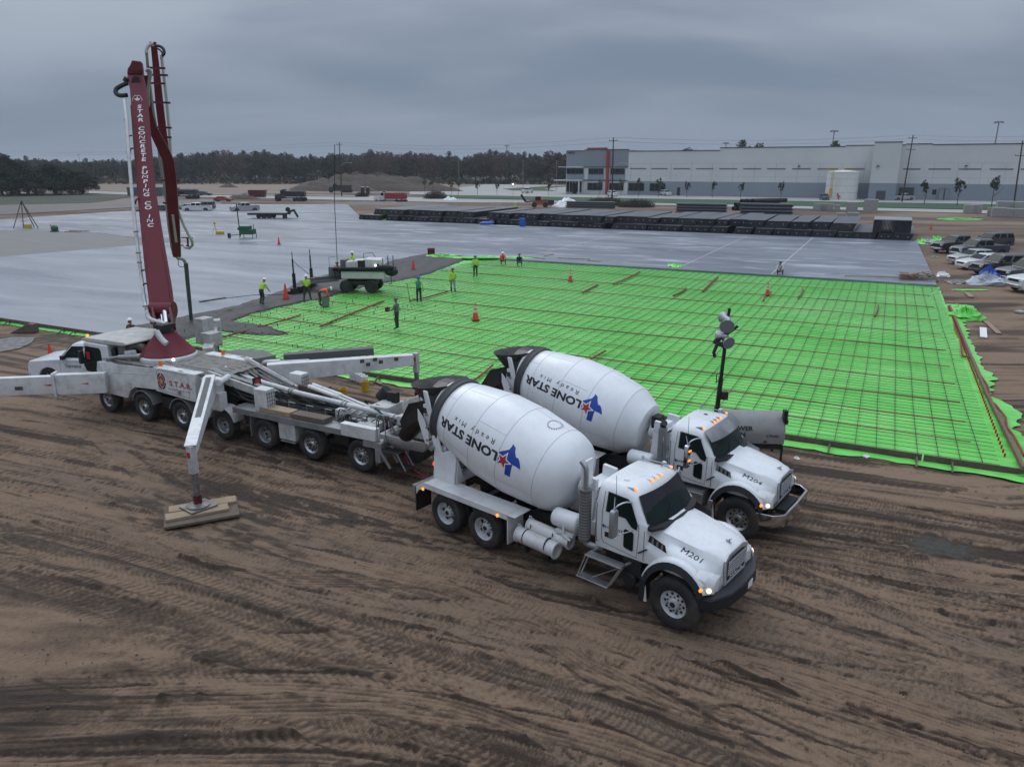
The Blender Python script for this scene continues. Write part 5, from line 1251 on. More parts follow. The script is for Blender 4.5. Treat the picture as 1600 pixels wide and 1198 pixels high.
    b.loft(rows); b.box(13.1, 14.8, .2, 1.1, 1.34, 1.42); b.plate([(13.05, .25, 1.35), (13.05, 1.15, 1.35), (13.0, 1.15, 1.95), (13.0, .25, 1.95)], .03); b.box(13.3, 13.8, -.45, -.15, 1.4, 1.75)
    b.build('receiving_hopper', DIRTYW, t, bevel=.015)
    b = MB(); b.box(13.3, 14.6, -.7, .7, 1.22, 1.26); b.cyl((14.2, -.75, .7), (14.2, .75, .7), .26, n=16); b.build('agitator_grid', BLACK, t)
    b = MB()
    for k, (z, dx) in enumerate(((.86, 0), (.42, .35))): b.box(13.32 + dx, 13.95 + dx, -1.35, -.95, z, z + .03)
    st_ = b.build('access_step', BLACK, t)
    b = MB()
    for y in (-1.36, -.94): b.beam((13.30, y, .92), (13.68, y, .40), .02, .10); b.beam((13.95, y, .90), (14.25, y, .42), .02, .05)
    b.build('step_side', GALV, st_)
    b = MB(); b.tube([(13.6, -.5, 1.1), (13.9, -.9, .5), (14.6, -1.0, .2), (15.2, -.9, .15)], .02, 6, smooth=2); b.build('red_hose', TEXTR, t)
    LR[0] = False
    # ---- outriggers
    def leg(x, y, z, name='support_leg', foot=.2):
        b = MB(); b.beam((x, y, z + .05), (x, y, z - .75), .20, .20, up=(0, 1, 0)); l_ = b.build(name, DIRTYW, t, bevel=.015)
        b = MB(); b.cyl((x, y, z - .75), (x, y, foot + .32), .095, n=14); b.build('inner_ram', mat('scuffed_ram', (.24, .235, .225), .5, var=.7, vscale=7, dirt=.8), l_, smooth=50)
        b = MB(); b.cyl((x, y, foot + .34), (x, y, foot + .08), .115, n=14); b.build('red_collar', DRED, l_, smooth=50)
        b = MB(); b.lathe((x, y, foot), (0, 0, 1), [(0, .30), (.05, .30), (.09, .12), (.12, .10)], 20); b.mat(0).prism([(x - .42, y - .30), (x + .25, y - .42), (x + .42, y + .30), (x - .25, y + .42)], foot - .03, foot + .015, 'z'); b.build('foot_plate', STEELP, l_)
        b = MB(); b.box(x - .06, x + .06, y - .115, y - .103, z - .28, z - .12); b.build('reflector', REDP, l_)
    # near rear arm
    p0 = Vector((6.0, -1.25, 2.02)); p1 = Vector((10.25, -5.55, 1.83))
    b = MB(); b.beam(p0, p1, .34, .60, h1=.30, w1=.26); b.beam(p0 + Vector((.2, -.2, .315)), p1 + Vector((.1, -.1, .165)), .38, .03, w1=.32); na = b.build('outrigger_arm', PWHITE, t, bevel=.015)
    b = MB(); b.beam(p0 + Vector((.35, -.35, .332)), p1 + Vector((-.15, .15, .185)), .17, .012); b.build('anti_slip_strip', mat('grey_grip', (.12, .12, .125), .8, dirt=.4), na)
    b = MB(); b.box(5.75, 6.35, -1.45, -1.0, 1.35, 2.20); b.box(6.1, 6.55, -1.42, -1.1, 1.1, 1.75); b.build('arm_pivot', PWHITE, t, bevel=.02)
    b = MB(); b.cyl((6.3, -.75, 2.15), (6.75, -1.55, 2.2), .11, n=14); b.build('arm_cylinder', PWHITE, t, smooth=50)
    leg(10.3, -5.60, 1.93, foot=.195)
    # far rear arm
    p0 = Vector((6.1, 1.25, 1.75)); p1 = Vector((9.95, 5.15, 1.88))
    b = MB(); b.beam(p0, p1, .38, .75, h1=.42); fa = b.build('outrigger_arm', PWHITE, t, bevel=.015)
    b = MB(); b.beam(Vector((5.85, 2.35, 2.10)), Vector((8.45, 4.60, 2.18)), .42, .28); b.build('arm_cover', mat('dark_grey_cover', (.085, .085, .09), .6, dirt=.5), fa, bevel=.01)
    b = MB()
    dv = (p1-p0).normalized(); nn = Vector((dv.y, -dv.x, 0))
    for k, (s_, c_) in enumerate(((.62, .10), (.66, -.05), (.71, .12), (.75, 0.0), (.86, .05))):
        b = MB(); c = p0 + (p1-p0)*s_ + nn*.20 + Vector((0, 0, c_)); b.add([c, c + dv*.16, c + dv*.16 + Vector((0, 0, .14)), c + Vector((0, 0, .14))], [(0, 1, 2, 3)])
        b.build('warning_plate', mat('brown_label', (.12, .09, .07), .6, var=.5, vscale=30), fa, fix=False)
    b = MB(); b.cyl((5.2, 1.5, 2.0), (6.0, 2.0, 2.02), .10, n=12); b.cyl((6.0, 2.0, 2.02), (6.9, 2.6, 2.05), .05, n=12); b.build('arm_cylinder', PWHITE, t, smooth=50)
    leg(9.95, 5.35, 2.05, foot=.14)
    # near front beam, telescopic, running out of the picture on the left
    d = Vector((-.80, -.60, 0)); q0 = Vector((.45, -1.45, 1.33)); q1 = q0 + d*1.75; q2 = q0 + d*7.0
    b = MB(); b.beam(q0, q1, .30, .78); b.beam(q1 + Vector((0, 0, .0)), q1 + d*.10, .42, .92); nf = b.build('outrigger_beam', PWHITE, t, bevel=.015)
    b = MB(); b.beam(q1, q2, .26, .68); b.build('inner_beam', PWHITE, nf, bevel=.012)
    b = MB(); nn = Vector((d.y, -d.x, 0)); nn = nn if nn.y < 0 else -nn
    for s_ in (.9, 2.2):
        c = q0 + d*s_ + nn*.155; b.add([c + Vector((0, 0, .02)), c - d*.30 + Vector((0, 0, .05)), c - d*.30 + Vector((0, 0, -.02))], [(0, 1, 2)])
    b.build('red_arrow', REDP, nf, fix=False)
    b = MB(); c = q0 + d*2.9 + nn*.14; b.add([c, c + d*.28, c + d*.28 - Vector((0, 0, .14)), c - Vector((0, 0, .14))], [(0, 1, 2, 3)]); b.build('warning_plate', mat('brown_label', (.12, .09, .07), .6), nf, fix=False)
    leg(q2.x, q2.y, 1.9)
    # far front beam
    q0 = Vector((2.0, 2.0, 1.75)); dd = Vector((-.72, .69, 0))
    b = MB(); b.beam(q0, q0 + dd*1.6, .40, .70); b.beam(q0 + dd*1.5, q0 + dd*1.75, .5, .9); b.beam(q0 + dd*1.6, q0 + dd*5.0, .32, .6); b.box(.9, 1.5, 2.6, 3.2, 2.0, 2.5); b.beam(q0 + dd*4.5, q0 + dd*5.1, .55, 1.2); b.box(.2, .75, 2.9, 3.5, 1.9, 3.0); b.build('outrigger_beam', DIRTYW, t, bevel=.015)
    c = q0 + dd*5.0; leg(c.x, c.y, 2.2)
    b = MB(); b.prism([(3.5, 1.2), (5.4, 1.35), (5.7, 2.1), (4.6, 2.5), (3.6, 2.1)], 1.95, 2.22, 'z'); b.build('far_deck_wing', mat('cement_grey', (.19, .185, .175), .85, var=.3, bump=.5), t, bevel=.02)
    # ---- boom
    def yb(py, top=35.0, bot=27.9): return bot + (top-bot)*(505-py)/400.
    away = Vector((-.354, .935, 0))
    LFT = [(236.5, 489), (231, 460), (226, 420), (222, 380), (214, 300), (206, 180), (203, 140), (198.5, 117)]
    RGT = [(271, 489), (268, 460), (261.5, 420), (255, 380), (242, 300), (231.5, 180), (227.5, 140), (223, 117)]
    b = MB(); b.M = PI_; rows = []
    for (lx, ly), (rx, ry) in zip(LFT, RGT):
        L_ = at(lx, ly, yb(ly)); R_ = at(rx, ry, yb(ry)); th = .85 if ly > 380 else .62; rows.append([L_, R_, R_ + away*th, L_ + away*th])
    b.loft(rows); s1 = b.build('boom_section', RED, t, bevel=.03)
    # raised panel at the foot
    b = MB(); b.M = PI_; pl = [(233, 480), (267, 480), (262, 440), (254.5, 398), (250, 380), (243, 373), (236, 373), (231, 380), (230, 398), (231, 440)]; off = -away*.02
    b.plate([at(x, y, yb(y)) + off for x, y in pl], .02, -away); b.build('foot_panel', RED, s1, bevel=.008)
    # rounded foot and hinge plates
    b = MB(); b.M = PI_; L_ = at(236, 487, yb(487)) ; R_ = at(271, 487, yb(487)); b.cyl(L_ + away*.35, R_ + away*.35, .34, n=20)
    b.build('boom_foot', RED, s1, smooth=50)
    b = MB(); b.M = PI_
    for (x0, y0, x1, y1) in ((239, 485, 244, 512), (266.5, 485, 271, 512)):
        p = at((x0), y0, yb(490)); q = at(x1, y1, 27.4); b.beam(p + away*.3, q + away*.25, .08, .40, up=tuple(away)); b.cyl(at(x0 - 2, 500, yb(500)) + away*.2, at(x0 + 3.5, 500, yb(500)) + away*.2, .22, n=16)
    b.beam(at(244, 512, 27.4) + away*.25, at(254, 545, 27.2) + away*.2, .05, .2, up=tuple(away)); b.beam(at(268, 512, 27.4) + away*.25, at(272, 530, 27.2) + away*.2, .05, .2, up=tuple(away))
    b.build('hinge_plate', DRED, s1, smooth=50)
    b = MB(); b.M = PI_; b.cyl(at(258, 487, 28.3), at(262, 520, 27.4), .12, n=14); b.cyl(at(252, 489, 28.3), at(255, 520, 27.5), .05, n=10); b.build('boom_cylinder', CHROME, s1, smooth=50)
    # head
    b = MB(); b.M = PI_; hd = [(198.5, 117), (223, 117), (222.5, 106), (221, 96), (206, 94), (203, 102), (199, 108)]; Yh = yb(117)
    b.plate([at(x, y, Yh) for x, y in hd], .70, away); b.build('boom_head', RED, s1, bevel=.05)
    b = MB(); b.M = PI_; Yh = yb(128) - .02
    ov = [(212 + 7.2*math.cos(2*math.pi*k/20), 130 + 11.5*math.sin(2*math.pi*k/20)) for k in range(20)]; b.plate([at(x, y, Yh) for x, y in ov], .01, -away); b.build('head_opening', BLACK, s1)
    b = MB(); b.M = PI_; b.beam(at(204, 106, Yh-.1), at(221, 106, Yh-.1), .05, .20); b.build('head_bracket', DRED, s1)
    # lettering down the boom
    word = 'STAR CONCRETE PUMPING CO INC'; ycur = [165, 358]
    ysl = []; y = 167.
    heights = {}
    for i, ch in enumerate(word): ysl.append(y); y += 6.95 if ch != ' ' else 6.6
    sc_ = (352 - 167)/(ysl[-1] - ysl[0]); ysl = [167 + (v-167)*sc_ for v in ysl]
    b = MB()
    for ch, py in zip(word, ysl):
        if ch == ' ': continue
        f = 0
        for k in range(len(LFT)-1):
            if LFT[k+1][1] <= py <= LFT[k][1]:
                f = (py - LFT[k][1])/(LFT[k+1][1] - LFT[k][1]); lx = LFT[k][0] + f*(LFT[k+1][0] - LFT[k][0]); rx = RGT[k][0] + f*(RGT[k+1][0] - RGT[k][0])
        Yc = yb(py) - .02; cx_ = (lx+rx)/2 + .4; c = at(cx_, py, Yc); rgt = (at(rx, py, yb(py)) - at(lx, py, yb(py))).normalized(); upv = (at(cx_ - .6, py - 10, yb(py-10)) - at(cx_, py, yb(py))).normalized()
        vs, fs = text_geo(ch, .235, 1.55 if ch != 'I' else 1.2, 0 if ch in 'MN' else .007); Mt = PI_ @ basis(c - away*.004, rgt, upv); b.add([Mt @ v for v in vs], fs)
    b.build('boom_lettering', TEXTW, s1, fix=False)
    b = MB(); c = at(214.5, 156, yb(156) - .02); Mt = PI_ @ basis(c, (1, 0, 0), (-.1, .2, 1)); ring = [(.16*math.sin(math.pi*i/5)*(1 if i % 2 == 0 else .45), .16*math.cos(math.pi*i/5)*(1 if i % 2 == 0 else .45), 0) for i in range(10)]
    b.add([Mt @ Vector(p) for p in ring] + [Mt @ Vector((0, 0, 0))], [(i, (i+1) % 10, 10) for i in range(10)])
    b.tube([Mt @ Vector((.22*math.cos(2*math.pi*k/6), .20*math.sin(2*math.pi*k/6), 0)) for k in range(7)], .012, 4); b.build('boom_emblem', TEXTW, s1, fix=False)
    # second section (S-bent) and third section behind
    def strip(pts, y0, y1, th, name, m, parent=t):
        b = MB(); b.M = PI_; rows = []; n = len(pts); ya, yz = pts[0][1], pts[-1][1]
        for (cx_, cy_, hw) in pts:
            Y_ = y0 + (y1-y0)*(cy_-ya)/(yz-ya); L_ = at(cx_-hw, cy_, Y_); R_ = at(cx_+hw, cy_, Y_); rows.append([L_, R_, R_ + away*th, L_ + away*th])
        b.loft(rows); return b.build(name, m, parent, bevel=.02)
    s2 = strip([(228, 118, 5), (229.5, 150, 5.5), (232.5, 178, 6), (238, 200, 7.5), (247, 218, 8.5), (256, 236, 9), (263, 252, 9), (266, 275, 9), (268.5, 310, 9), (272, 350, 8.5), (276.5, 402, 6)], 36.0, 41.0, .55, 'boom_section', RED)
    s3 = strip([(240, 72, 4.6), (243, 100, 5), (248.5, 160, 6), (255, 215, 6), (262, 262, 6), (268, 300, 5), (273, 350, 5), (277, 395, 4)], 39.4, 42.6, .45, 'boom_section', RED)
    b = MB(); b.M = PI_; b.beam(at(270, 336, 39.7), at(275.5, 378, 40.4), .13, .10); b.build('ram_rod', mat('ram_rod_grey', (.40, .33, .36), .5), s2)
    b = MB(); b.M = PI_
    for (x0, x1, y, Y_) in ((231, 258, 106, 37.5), (232, 262, 117, 37.6), (234, 258, 130, 37.7), (240, 266, 160, 38), (244, 268, 199, 38.5), (246, 268, 214, 38.8), (252, 280, 282, 40), (262, 288, 300, 40.3), (255, 262, 317, 40.4)): b.beam(at(x0, y, Y_), at(x1, y + 1, Y_), .07, .09)
    b.build('pipe_bracket', DRED, s3)
    # delivery pipes on the boom
    PW = mat('pipe_white', (.60, .60, .60), .4); PG = mat('pipe_dusty_grey', (.36, .32, .33), .5, var=.3, dirt=.4)
    def pipe(pts, r, name, m, parent, y0, y1=None, sm=1, n=10):
        b = MB(); b.M = PI_; ya, yz = pts[0][1], pts[-1][1]; y1 = y0 if y1 is None else y1; N = len(pts)
        b.tube([at(x, y, y0 + (y1-y0)*k/(N-1)) for k, (x, y) in enumerate(pts)], r, n, smooth=sm); return b.build(name, m, parent, smooth=60)
    p1_ = pipe([(194, 156), (197, 180), (201, 240), (206, 300), (212, 360), (219, 420), (226, 470), (230, 490)], .068, 'delivery_pipe', PW, s1, 34.0, 27.9, 0)
    pipe([(230, 490), (232, 497), (240, 501), (248, 503), (256, 505), (259, 512), (258, 522)], .085, 'delivery_elbow', PW, s1, 27.9, 27.3)
    pipe([(244, 517), (248, 524), (254, 532), (260, 537)], .11, 'delivery_elbow', mat('pipe_white', (.6, .6, .6), .4), s1, 26.4, 26.3)
    b = MB(); b.M = PI_
    for (x, y) in ((197, 188), (201, 238), (203, 256), (206, 287), (212.5, 362), (216, 395), (218, 410), (227, 478)):
        Y_ = 34.0 + (27.9-34.0)*(y-156)/334.; c = at(x, y, Y_); b.lathe(c - Vector((0, 0, .03)), (0, 0, 1), [(0, .07), (0, .095), (.06, .095), (.06, .07)], 12)
    b.build('pipe_clamp', GALV, p1_)
    b = MB(); b.M = PI_
    for (x0, y0, x1, y1) in ((199, 220, 206, 212), (202, 240, 208, 232), (211, 319, 217, 311), (213, 330, 219, 329), (221, 424, 226, 422), (224, 446, 229, 443)): b.tube([at(x0, y0, yb(y0)), at((x0+x1)/2 - 1, y1, yb(y0)), at(x1, y1, yb(y1))], .035, 6, smooth=1)
    b.tube([at(205, 165, yb(165) + .1), at(210, 230, yb(230) + .1), at(216, 300, yb(300) + .1), at(226, 400, yb(400) + .1), at(234, 470, yb(470) + .1)], .035, 6)
    b.tube([at(208, 165, yb(165) + .1), at(213, 250, yb(250) + .1), at(221, 340, yb(340) + .1), at(229, 400, yb(400) + .1), at(237, 480, yb(480) + .1)], .035, 6)
    b.build('pipe_bracket', DRED, s1, smooth=60)
    pipe([(200, 130), (194, 132), (186, 136), (180.5, 140), (181, 147), (188, 150), (198, 149)], .095, 'rubber_hose', BLACK, s1, 34.7, 34.3, 2)
    pipe([(196, 128), (199, 122)], .13, 'swivel_joint', BLACK, s1, 34.7)
    pipe([(228, 112), (233, 108), (236, 113), (233, 128), (231, 148), (233, 163), (229, 168)], .07, 'delivery_elbow', PG, s2, 35.8, 35.9, 1)
    p3 = pipe([(229, 82), (231, 106), (235, 140), (239, 170), (244, 200), (247, 226), (250, 250), (258, 300), (263, 350), (268, 385), (271, 398), (278, 404)], .065, 'delivery_pipe', PG, s3, 38.0, 42.6, 0)
    p4 = pipe([(252, 86), (256, 120), (260, 155), (264, 200), (267, 245), (271, 290), (277, 325), (287, 352), (296, 370), (300, 376), (301, 383), (296, 388), (290, 387), (286, 382)], .07, 'delivery_pipe', mat('pipe_pale', (.50, .46, .47), .45, dirt=.3), s3, 38.2, 42.0, 0)
    pipe([(267, 250), (272, 300), (275, 340), (280, 382)], .05, 'delivery_pipe', PG, s3, 39.5, 42.3, 0)
    pipe([(229, 84), (229, 76), (234, 70), (239, 69)], .075, 'delivery_elbow', PG, s3, 38.0, 38.4, 1)
    pipe([(243, 72), (250, 72), (256, 77), (257, 84), (253, 88)], .07, 'rubber_hose', BLACK, s3, 38.4, 38.2, 2)
    pipe([(246, 76), (252, 80), (256, 88), (251, 92)], .04, 'rubber_hose', BLACK, s3, 38.4, 38.2, 2)
    b = MB(); b.M = PI_
    for x in (235.5, 242): b.cyl(at(x, 72, 38.5), at(x, 66, 38.5), .07, n=8)
    b.build('hinge_pin', BLACK, s3)
    b = MB(); b.M = PI_; b.beam(at(283, 371, 42), at(301, 372, 42), .06, .06); b.beam(at(293, 372, 42), at(294, 386, 42), .08, .08); b.beam(at(276, 383, 42), at(292, 384, 42), .06, .06); b.build('pipe_stay', DRED, s2)
    pipe([(277, 404), (283, 404), (288, 407), (290, 412)], .09, 'delivery_elbow', PG, s3, 42.8, 43.2, 1)
    b = MB(); b.M = PI_; b.tube([at(290.5, 411, 43.2), at(293, 440, 43.3), at(296.5, 475, 43.5), at(299, 501, 43.7)], [.12, .115, .11, .10], 12); b.build('end_hose', mat('end_hose_rubber', (.055, .065, .055), .7, dirt=.5), s3, smooth=60)
    pipe([(279, 405), (278, 414), (283, 418), (288, 416)], .02, 'hose_loop', BLACK, s3, 43.0, 43.2, 2, 6)
pump()
# timber under the feet and on the deck
def timber(name, label, p, s, rz, m, cat='timber mat', group=None):
    b = MB(); b.box(-s[0]/2, s[0]/2, -s[1]/2, s[1]/2, 0, s[2]); o = b.build(name, m, None, bevel=.01); o.location = p; o.rotation_euler = (0, 0, rz); return tag(o, label, cat, group)
PL = lambda x, y, z: (Matrix.Translation((-15.123, 28.368, 0)) @ Matrix.Rotation(PUMP_RZ, 4, 'Z')) @ Vector((x, y, z))
f = PL(10.3, -5.6, 0)
WD2 = mat('sawn_timber_end', (.40, .29, .19), .8, var=.35, vscale=5, stretch=(1, 6, 6), bump=.4, dirt=.45, dcol=(.14, .12, .10))
timber('timber_mat', 'lowest worn timber mat under the near outrigger foot, cement stained', (f.x + .12, f.y - .12, .0), (1.9, 1.15, .075), R(24), WOODD, group='timber mats under the near outrigger')
timber('timber_mat', 'pale plank under the front of the near outrigger foot plate', (f.x + .06, f.y - .24, .078), (1.6, .40, .08), R(26), WD2, group='timber mats under the near outrigger')
timber('timber_mat', 'pale plank under the back of the near outrigger foot plate', (f.x + .02, f.y + .24, .078), (1.75, .40, .08), R(24), WD2, group='timber mats under the near outrigger')
c = G(270, 818); timber('wood_scrap', 'thin pale board scrap on the soil before the outrigger foot', (c.x, c.y, .02), (.42, .09, .03), R(-8), WD2, 'wood scrap')
f = PL(9.95, 5.35, 0)
timber('timber_mat', 'fresh orange plywood square under the far rear outrigger foot', (f.x, f.y, .0), (1.5, 1.2, .10), R(10), WD2)
for k, (x0, lab) in enumerate(((8.75, 'front one of two brown timber mats on the near side deck of the pump truck'), (10.2, 'rear one of two brown timber mats on the near side deck of the pump truck'))):
    c = PL(x0 + .1, -1.0, 1.30); timber('deck_timber', lab, c, (1.36, .42, .17), PUMP_RZ + R(k*1.2), WD2 if k == 0 else WOODD, 'timber mat')
c = PL(8.6, .95, 1.30); timber('deck_timber', 'thick stacked timber mat on the far side deck of the pump truck', c, (1.3, .45, .42), PUMP_RZ, WOODD, 'timber mat')
# ---------------------------------------------------------------- people
def seg_dist(p, a, b):
    ab = b - a; t = max(0, min(1, (p-a).dot(ab)/max(1e-9, ab.length_squared))); return (p - (a + ab*t)).length
def person(px, py, z, face, label, pose='stand', shirt=HIVIS, pants=DARKC, hat=HELW, sleeves=None, h=1.74, pos=None, group='construction workers on site'):
    """x right, y forward, z up before turning; face = heading in degrees (0 = away from camera, 90 = towards the left)"""
    p = pos or G(px, py, z); root = thing('person', label, 'person', (p.x, p.y, z), R(face), group); root.scale = (1.13, 1.13, 1.02)
    J = {}
    def set_(**k):
        for n, v in k.items(): J[n] = Vector(v)
    set_(pel=(0, 0, .95), wai=(0, .01, 1.10), che=(0, .0, 1.32), nek=(0, .0, 1.47), jaw=(0, .03, 1.56), hed=(0, .02, 1.66), top=(0, .01, 1.74))
    for s, n in ((-1, 'l'), (1, 'r')):
        set_(**{n+'hip': (s*.09, 0, .91), n+'kne': (s*.10, .02, .50), n+'ank': (s*.11, 0, .09), n+'toe': (s*.13, .17, .04), n+'sho': (s*.18, 0, 1.41), n+'elb': (s*.25, -.02, 1.13), n+'wri': (s*.24, .10, .90)})
    if pose == 'walk':
        set_(lkne=(-.10, .18, .52), lank=(-.10, .16, .10), ltoe=(-.11, .32, .08), rkne=(.10, -.04, .50), rank=(.11, -.26, .14), rtoe=(.12, -.12, .05), lelb=(-.24, -.12, 1.16), lwri=(-.22, -.10, .94), relb=(.24, .08, 1.15), rwri=(.20, .24, 1.02))
    if pose == 'wide': set_(lkne=(-.17, .02, .50), lank=(-.22, 0, .09), ltoe=(-.26, .15, .04), rkne=(.15, .0, .50), rank=(.20, -.02, .09), rtoe=(.24, .14, .04), relb=(.20, .14, 1.14), rwri=(.06, .30, 1.02), lelb=(-.22, .12, 1.14), lwri=(-.06, .32, 1.00))
    if pose == 'lean':      # bent slightly over a tool held in front
        for n in ('wai', 'che', 'nek', 'jaw', 'hed', 'top', 'lsho', 'rsho'): J[n] = Vector((J[n].x, J[n].y + (J[n].z-.95)*.42, .95 + (J[n].z-.95)*.90))
        set_(lelb=(-.22, .36, 1.12), lwri=(-.08, .52, .98), relb=(.20, .34, 1.05), rwri=(.06, .56, .84), lkne=(-.14, .10, .50), rkne=(.12, .05, .50), lank=(-.17, .0, .09), rank=(.15, -.12, .09), ltoe=(-.18, .16, .04), rtoe=(.17, .04, .04))
    if pose == 'bend':
        set_(wai=(0, .14, 1.02), che=(0, .34, 1.10), nek=(0, .47, 1.12), jaw=(0, .56, 1.10), hed=(0, .64, 1.13), top=(0, .72, 1.16), lsho=(-.17, .42, 1.08), rsho=(.17, .42, 1.08), lelb=(-.20, .48, .80), lwri=(-.14, .54, .55), relb=(.20, .48, .80), rwri=(.14, .56, .54), pel=(0, -.06, .93), lkne=(-.13, .06, .50), rkne=(.13, .04, .50))
    if pose in ('sit', 'squat'):
        zz = .30 if pose == 'sit' else .26
        for n in ('pel', 'wai', 'che', 'nek', 'jaw', 'hed', 'top', 'lsho', 'rsho'): J[n] = Vector((J[n].x, J[n].y + (J[n].z-.95)*.28, J[n].z - .95 + zz))
        set_(lhip=(-.10, .04, zz - .02), rhip=(.10, .04, zz - .02), lkne=(-.18, .44, .46), rkne=(.18, .44, .44), lank=(-.17, .52, .09), rank=(.18, .50, .09), ltoe=(-.18, .68, .04), rtoe=(.2, .66, .04), lelb=(-.24, .32, zz+.28), lwri=(-.10, .50, zz+.16), relb=(.24, .32, zz+.28), rwri=(.10, .50, zz+.14))
    if pose == 'seatup':
        for n in ('pel', 'wai', 'che', 'nek', 'jaw', 'hed', 'top', 'lsho', 'rsho'): J[n] = Vector((J[n].x, J[n].y + (J[n].z-.95)*.1, J[n].z - .47))
        set_(lhip=(-.10, .04, .46), rhip=(.10, .04, .46), lkne=(-.13, .44, .48), rkne=(.13, .44, .48), lank=(-.13, .46, .09), rank=(.13, .46, .09), ltoe=(-.14, .62, .04), rtoe=(.14, .62, .04), lelb=(-.22, .16, .70), lwri=(-.14, .40, .66), relb=(.22, .16, .70), rwri=(.14, .40, .66))
    if pose == 'hold': set_(lelb=(-.24, .10, 1.13), lwri=(-.10, .32, 1.10), relb=(.24, .10, 1.13), rwri=(.10, .32, 1.08))
    if pose == 'reach': set_(lelb=(-.44, .05, 1.34), lwri=(-.66, .12, 1.30), relb=(.25, .0, 1.12), rwri=(.26, .08, .86))
    if pose == 'phone': set_(lelb=(-.26, .08, 1.12), lwri=(-.14, .20, 1.38), relb=(.27, .0, 1.13), rwri=(.16, .20, .98))
    for n in J: J[n] = J[n]*(h/1.74)
    E = [('pel', 'wai'), ('wai', 'che'), ('che', 'nek'), ('nek', 'jaw'), ('jaw', 'hed'), ('hed', 'top')]
    Rr = dict(pel=(.150, .115), wai=(.145, .105), che=(.165, .115), nek=(.055, .055), jaw=(.062, .068), hed=(.082, .095), top=(.045, .05))
    for n in ('l', 'r'):
        E += [('pel', n+'hip'), (n+'hip', n+'kne'), (n+'kne', n+'ank'), (n+'ank', n+'toe'), ('che', n+'sho'), (n+'sho', n+'elb'), (n+'elb', n+'wri')]
        Rr.update({n+'hip': (.092, .095), n+'kne': (.066, .068), n+'ank': (.050, .055), n+'toe': (.042, .035), n+'sho': (.068, .070), n+'elb': (.050, .050), n+'wri': (.032, .030)})
        # hand: palm, four fingers of different length and a thumb
        w = J[n+'wri']; d = (w - J[n+'elb']).normalized(); sx = -1 if n == 'r' else 1; side = Vector((sx, 0, 0)); side = (side - d*side.dot(d)).normalized(); cur = d.cross(side)*sx*-.4 + Vector((0, .2, -.3))
        J[n+'pal'] = w + d*.065; Rr[n+'pal'] = (.034, .022); E.append((n+'wri', n+'pal'))
        for k, L in enumerate((.070, .080, .076, .060)):
            a = w + d*.095 + side*(.030 - .020*k); b_ = a + (d + cur*.5).normalized()*L*.6; c_ = b_ + (d*.6 + cur).normalized()*L*.45
            J[f'{n}f{k}a'] = a; J[f'{n}f{k}b'] = b_; J[f'{n}f{k}c'] = c_; Rr[f'{n}f{k}a'] = (.010, .010); Rr[f'{n}f{k}b'] = (.009, .009); Rr[f'{n}f{k}c'] = (.008, .008)
            E += [(n+'pal', f'{n}f{k}a'), (f'{n}f{k}a', f'{n}f{k}b'), (f'{n}f{k}b', f'{n}f{k}c')]
        a = w + d*.035 + side*.035; b_ = a + (side*.6 + d).normalized()*.05; J[n+'ta'] = a; J[n+'tb'] = b_; Rr[n+'ta'] = (.012, .012); Rr[n+'tb'] = (.009, .009); E += [(n+'wri', n+'ta'), (n+'ta', n+'tb')]
    names = list(J); me = bpy.data.meshes.new('body'); me.from_pydata([J[n] for n in names], [(names.index(a), names.index(b)) for a, b in E], [])
    o = bpy.data.objects.new('body', me); COL.objects.link(o); sk = o.modifiers.new('skin', 'SKIN'); sk.use_smooth_shade = True
    for i, n in enumerate(names):
        v = me.skin_vertices[0].data[i]; v.radius = Rr[n]; v.use_root = (n == 'pel')
    ss = o.modifiers.new('s', 'SUBSURF'); ss.levels = 1; ss.render_levels = 1
    dg = bpy.context.evaluated_depsgraph_get(); m2 = bpy.data.meshes.new_from_object(o.evaluated_get(dg)); bpy.data.objects.remove(o); bpy.data.meshes.remove(me)
    sl = sleeves or shirt
    ml = [SKIN, shirt, pants, BOOT, sl, PLASTIC]
    zones = [(0, 'nek', 'jaw'), (0, 'jaw', 'hed'), (0, 'hed', 'top'), (1, 'wai', 'che'), (1, 'che', 'nek'), (2, 'pel', 'pel')]
    for n in ('l', 'r'): zones += [(1, 'che', n+'sho'), (4, n+'sho', n+'elb'), (4, n+'elb', n+'wri'), (0, n+'pal', n+'f1c'), (0, n+'pal', n+'f3c'), (0, n+'pal', n+'tb'), (2, n+'hip', n+'kne'), (2, n+'kne', n+'ank'), (3, n+'ank', n+'toe')]
    bm = bmesh.new(); bm.from_mesh(m2)
    for f in bm.faces:
        c = f.calc_center_median(); f.material_index = min(zones, key=lambda q: seg_dist(c, J[q[1]], J[q[2]]))[0]
        if f.material_index == 2 and c.z < .34 and pose not in ('x',): f.material_index = 3
        f.smooth = True
    # face: nose, ears, eyes and mouth set into the head
    hd, jw = J['hed'], J['jaw']; fw = Vector((0, 1, 0)); upv = (J['top'] - jw).normalized(); fw = (fw - upv*fw.dot(upv)).normalized() if pose != 'bend' else Vector((0, .1, -1)); rt = fw.cross(upv)
    def blob(c, r, mi):
        k = bmesh.ops.create_icosphere(bm, subdivisions=1, radius=r, matrix=Matrix.Translation(c))
        for f in {f for v in k['verts'] for f in v.link_faces}: f.material_index = mi; f.smooth = True
    blob(hd + fw*.088 - upv*.04, .018, 0)
    for s in (-1, 1): blob(hd + rt*s*.082 - upv*.03, .020, 0); blob(hd + fw*.074 + rt*s*.032 - upv*.015, .012, 5)
    blob(jw + fw*.062 - upv*.0 , .014, 5)
    bm.to_mesh(m2); bm.free(); m2.name = 'body'
    for m in ml: m2.materials.append(m)
    o = bpy.data.objects.new('body', m2); COL.objects.link(o); o.parent = root
